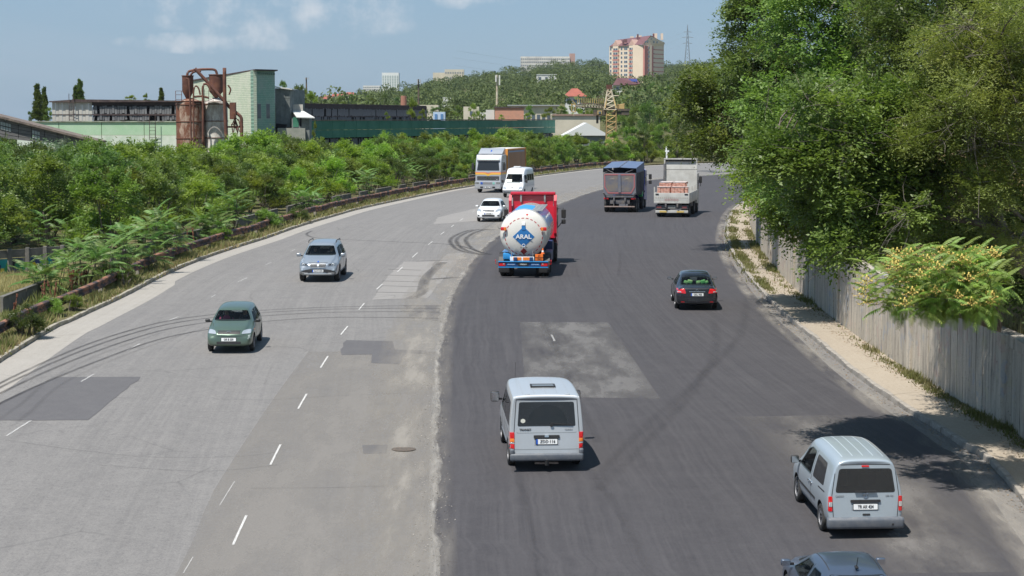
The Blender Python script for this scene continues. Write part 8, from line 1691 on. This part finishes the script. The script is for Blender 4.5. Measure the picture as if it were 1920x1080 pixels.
for y, w in ((62, 8), (72, 11), (83, 9)): b = MB(); b.tube([qp(1288 - w, y), qp(1288, y - 2), qp(1288 + w, y)], .11, 4); b.tube([qp(1288 - w, y), qp(1288 + w, y)], .09, 4); b.build('cross_arm', M_pyl, r_)
for k, (y, w) in enumerate(((62, 8), (72, 11), (83, 9))):
    b = MB(); P = [qp(1288 - w, y + 1)]; P += [Vector(P[0]).lerp(Vector((P[0].x - 160, 1150, P[0].z - 25)), t) + Vector((0, 0, -14 * math.sin(math.pi * t))) for t in (.25, .5, .75, 1)]; b.tube(P, .035, 4); b.build('power_line', M_pyl, r_)
g = G(824, 331); b = MB(); b.lathe([(.11, 0), (.09, 2.7), (.13, 2.72), (.13, 2.8)], 10); o = b.build('concrete_pole', mat('pole_concrete', (.42, .40, .36), .9)); o.location = (g.x - 1.5, g.y, g.z); tag(o, 'short grey concrete pole standing in the bushes left of the orange lorry', 'pole')
q = Vector(ZP(1250, 290, 283)); r_ = tag(empty('cemetery_cross', (q.x, q.y, q.z - .5)), 'small white roadside post with a box on the far bend beyond the flatbed', 'roadside post'); r_.name = 'roadside_post'; r_.scale = (.62,) * 3; b = MB(); b.box((0, 0, .9), (.35, .3, 1.8), bev=.03); b.build('post', PLW, r_); b = MB(); b.box((.1, 0, 1.6), (.9, .2, .35), bev=.03); b.box((-.1, 0, 2.2), (.3, .2, .8), bev=.03); b.build('box', PLW, r_)
# ---- graffiti fence at the left
M_gf = None
def graf():
    m, nt, b = newmat('graffiti_concrete'); g = N(nt, 'ShaderNodeNewGeometry').outputs['Position']; c = mixc(nt, noise(nt, g, 1.5, 6, .7, .4, .65), (.26, .25, .23), (.14, .135, .13)); sx = N(nt, 'ShaderNodeSeparateXYZ'); nt.links.new(g, sx.inputs[0]); low = N(nt, 'ShaderNodeMapRange'); low.inputs['From Min'].default_value = 2.95; low.inputs['From Max'].default_value = 2.85; nt.links.new(sx.outputs[2], low.inputs['Value'])
    for off, cc, sc in ((3, (.02, .26, .27), 1.1), (11, (.62, .50, .03), .9), (23, (.03, .05, .14), 1.3), (31, (.06, .30, .10), 1.4), (41, (.02, .02, .025), 1.9)):
        mp = N(nt, 'ShaderNodeMapping'); mp.inputs['Location'].default_value = (off, off * .7, 0); nt.links.new(g, mp.inputs[0]); c = mixc(nt, mth(nt, 'MULTIPLY', noise(nt, mp.outputs[0], sc, 2, .4, .56, .575), low.outputs[0]), c, cc)
    nt.links.new(c, b.inputs['Base Color']); b.inputs['Roughness'].default_value = .85; return m
M_gf = graf(); ga, gb = G(-120, 528), G(118, 508); r_ = tag(empty('graffiti_fence', (0, 0, 0)), 'grey concrete panel fence sprayed with blue, yellow and black graffiti at the left edge', 'fence'); n_ = 7
for k in range(n_):
    a = ga.lerp(gb, k / n_); c = ga.lerp(gb, (k + 1) / n_); t = (c - a).normalized(); a2 = a + t * .12; c2 = c - t * .12; zt_ = a.z + 1.25; wallpart('fence_panel', fl(a2), fl(c2), a.z - .2, zt_ - .42, M_gf, r_, .1); wallpart('fence_rail', fl(a2), fl(c2), zt_ - .38, zt_, M_par, r_, .12); b = MB(); b.box((c.x, c.y, c.z + .55), (.20, .24, 1.5), bev=.03); b.build('fence_post', M_par, r_)
# ---- far single trees
def ftree(px, ybase, ytop, Y, k, wpx, label, name='tree', group=None):
    x = xy(px, Y)[0]; zb2, zt2 = zz(ybase, Y), zz(ytop, Y); cm, tm = BV[k] if k >= 0 else POP; s = (zt2 - zb2) / (4.9, 5.3, 4.3, 5.1, 4.6, 4.5, 10)[k]; sx = wpx / FPX * Y / (5.2, 4.6, 5.6, 4.8, 5.4, 3.8, 3.2)[k]; r_ = tag(empty(name, (x, Y, zb2), px), label, 'tree', group); r_.scale = (sx, sx, s); link('crown', cm, r_); link('trunk', tm, r_)
def poplar():
    r = np.random.default_rng(88); C = []; R = []
    for i in range(46): t = (i + r.random()) / 46; a = r.random() * 6.283; rr = 1.0 * (1 - .65 * t) * math.sqrt(r.random()); C.append((rr * math.cos(a), rr * math.sin(a), 1 + 8 * t)); R.append(1.0 * (1 - .5 * t))
    q, tn = clumpsprays(np.array(C), np.array(R), 60, 10, .34, .8, r, upb=1.6); me = fastquads('crown', q, L_dark); a = me.attributes.new('tint', 'FLOAT', 'POINT'); v_ = np.repeat(tn, 4).astype(np.float32)
    if len(v_) == len(me.vertices): a.data.foreach_set('value', v_)
    b = MB(); b.tube([(0, 0, 0), (0, 0, 8)], .14, 6, r2=.04); o = b.build('trunk', M_bark); tm = o.data; bpy.data.objects.remove(o); return me, tm
POP = poplar()
ftree(71, 232, 154, 330, -1, 22, 'tall dark poplar at the far left beyond the pale green hall', 'poplar_tree'); ftree(84, 232, 160, 336, -1, 16, 'slightly shorter poplar just right of the tall far left poplar', 'poplar_tree'); ftree(58, 232, 205, 330, 3, 16, 'round dark tree at the foot of the far left poplars'); ftree(92, 232, 198, 325, 1, 20, 'light green tree right of the far left poplars'); ftree(151, 200, 146, 345, -1, 16, 'poplar above the corrugated end of the left hall', 'poplar_tree'); ftree(142, 200, 158, 345, -1, 12, 'shorter poplar left of the poplar above the corrugated hall end', 'poplar_tree'); ftree(303, 200, 163, 350, -1, 14, 'small poplar top left of the silos', 'poplar_tree')
ftree(245, 196, 178, 345, 2, 30, 'low bright tree tops over the left clerestory roof'); ftree(274, 196, 173, 345, 5, 16, 'thin tree top over the left clerestory roof beside the low bright ones'); ftree(533, 205, 146, 290, 1, 26, 'green tree right behind the block tower'); ftree(562, 215, 155, 292, 0, 40, 'broad tree over the annex roof left of the slim mast'); ftree(583, 215, 170, 300, 2, 34, 'light green tree right of the slim mast, over the clerestory'); ftree(773, 228, 178, 300, 5, 24, 'young poplar sapling growing on the dark green hall roof'); ftree(792, 228, 204, 300, 2, 18, 'low bush beside the sapling on the dark green hall roof'); ftree(725, 226, 208, 290, 5, 12, 'small sapling on the roof edge left of the tall roof sapling'); ftree(888, 225, 192, 395, 2, 24, 'bright sapling in front of the small yellowish building'); ftree(988, 226, 212, 380, 2, 18, 'bush on the roof right of the orange brick block'); ftree(940, 226, 214, 385, 2, 12, 'bush in front of the orange brick block'); ftree(590, 265, 222, 249, 5, 10, 'thin climbing sapling at the left end of the dark green hall')
for k, (px, yb, yt, Y, kk, w) in enumerate([(660, 200, 174, 600, 1, 16), (690, 200, 178, 600, 2, 18), (722, 200, 172, 610, 3, 14), (700, 200, 182, 590, 0, 22), (745, 200, 180, 600, 3, 12), (640, 200, 180, 600, 0, 22), (815, 220, 198, 470, 3, 26), (840, 222, 200, 470, 1, 24), (858, 222, 196, 480, 0, 26), (800, 222, 203, 470, 3, 10), (994, 222, 196, 470, 0, 26), (1030, 225, 200, 460, 2, 30), (1055, 225, 196, 450, 1, 30), (1085, 225, 202, 450, 2, 30), (1105, 240, 205, 420, 0, 30), (1170, 262, 205, 400, 0, 40), (1190, 262, 190, 420, 1, 44), (1215, 265, 180, 380, 3, 46), (1235, 265, 195, 340, 0, 46), (1180, 272, 235, 310, 0, 46), (1208, 275, 240, 300, 3, 40), (1240, 278, 225, 300, 1, 50), (1150, 275, 245, 310, 2, 30), (1270, 285, 215, 270, 0, 56), (1300, 290, 215, 260, 3, 60), (1335, 290, 210, 255, 0, 60), (1375, 295, 220, 250, 1, 60), (1410, 300, 230, 245, 3, 60), (1120, 235, 190, 560, 3, 30), (1200, 210, 165, 620, 0, 40), (1225, 210, 150, 640, 3, 40), (1170, 215, 175, 600, 2, 34), (1255, 230, 150, 560, 1, 50), (1215, 175, 140, 950, 0, 30), (1240, 175, 135, 950, 3, 30)]):
    ftree(px, yb, yt, Y, kk, w, '%s leafy tree %s' % (('broad', 'upright', 'bright', 'dark', 'grey', 'slim')[kk], 'behind the dark green hall' if px < 760 else ('among the small roofs left of the crane' if px < 1100 else ('right of the crane below the hill' if px < 1262 else 'beyond the far road bend'))), group='leafy trees of the middle distance')
# ---- air
hb_ = MB(); hb_.box((0, 1350, 40), (2600, 2800, 120)); hz_ = bpy.data.materials.new('air_haze'); hz_.use_nodes = True; nt = hz_.node_tree; nt.nodes.clear(); pv = N(nt, 'ShaderNodeVolumePrincipled'); pv.inputs['Color'].default_value = (.80, .88, 1.0, 1); pv.inputs['Density'].default_value = .00004; pv.inputs['Anisotropy'].default_value = .2; ou = N(nt, 'ShaderNodeOutputMaterial'); nt.links.new(pv.outputs[0], ou.inputs['Volume'])
tag(hb_.build('haze', hz_), 'thin blue summer haze over the whole scene', 'haze', kind='stuff')
# ---- things that share a description are told apart by their order from the left
bpy.context.view_layer.update(); seen = {}
for o in col.objects:
    if o.parent is None and o.get('label') and o.get('group'): seen.setdefault(o['label'], []).append(o)
ORD = ['leftmost', 'second from left', 'third from left', 'fourth from left', 'fifth from left', 'sixth from left', 'seventh from left', 'eighth from left', 'ninth from left', 'tenth from left', 'eleventh from left', 'twelfth from left', 'thirteenth from left', 'fourteenth from left']
for lab, os_ in seen.items():
    if len(os_) > 1:
        os_.sort(key=lambda o: o.matrix_world.translation.x / max(1, o.matrix_world.translation.y))
        for i, o in enumerate(os_): o['label'] = lab + ', ' + (ORD[i] if i < len(os_) - 1 or len(os_) > 14 else 'rightmost')
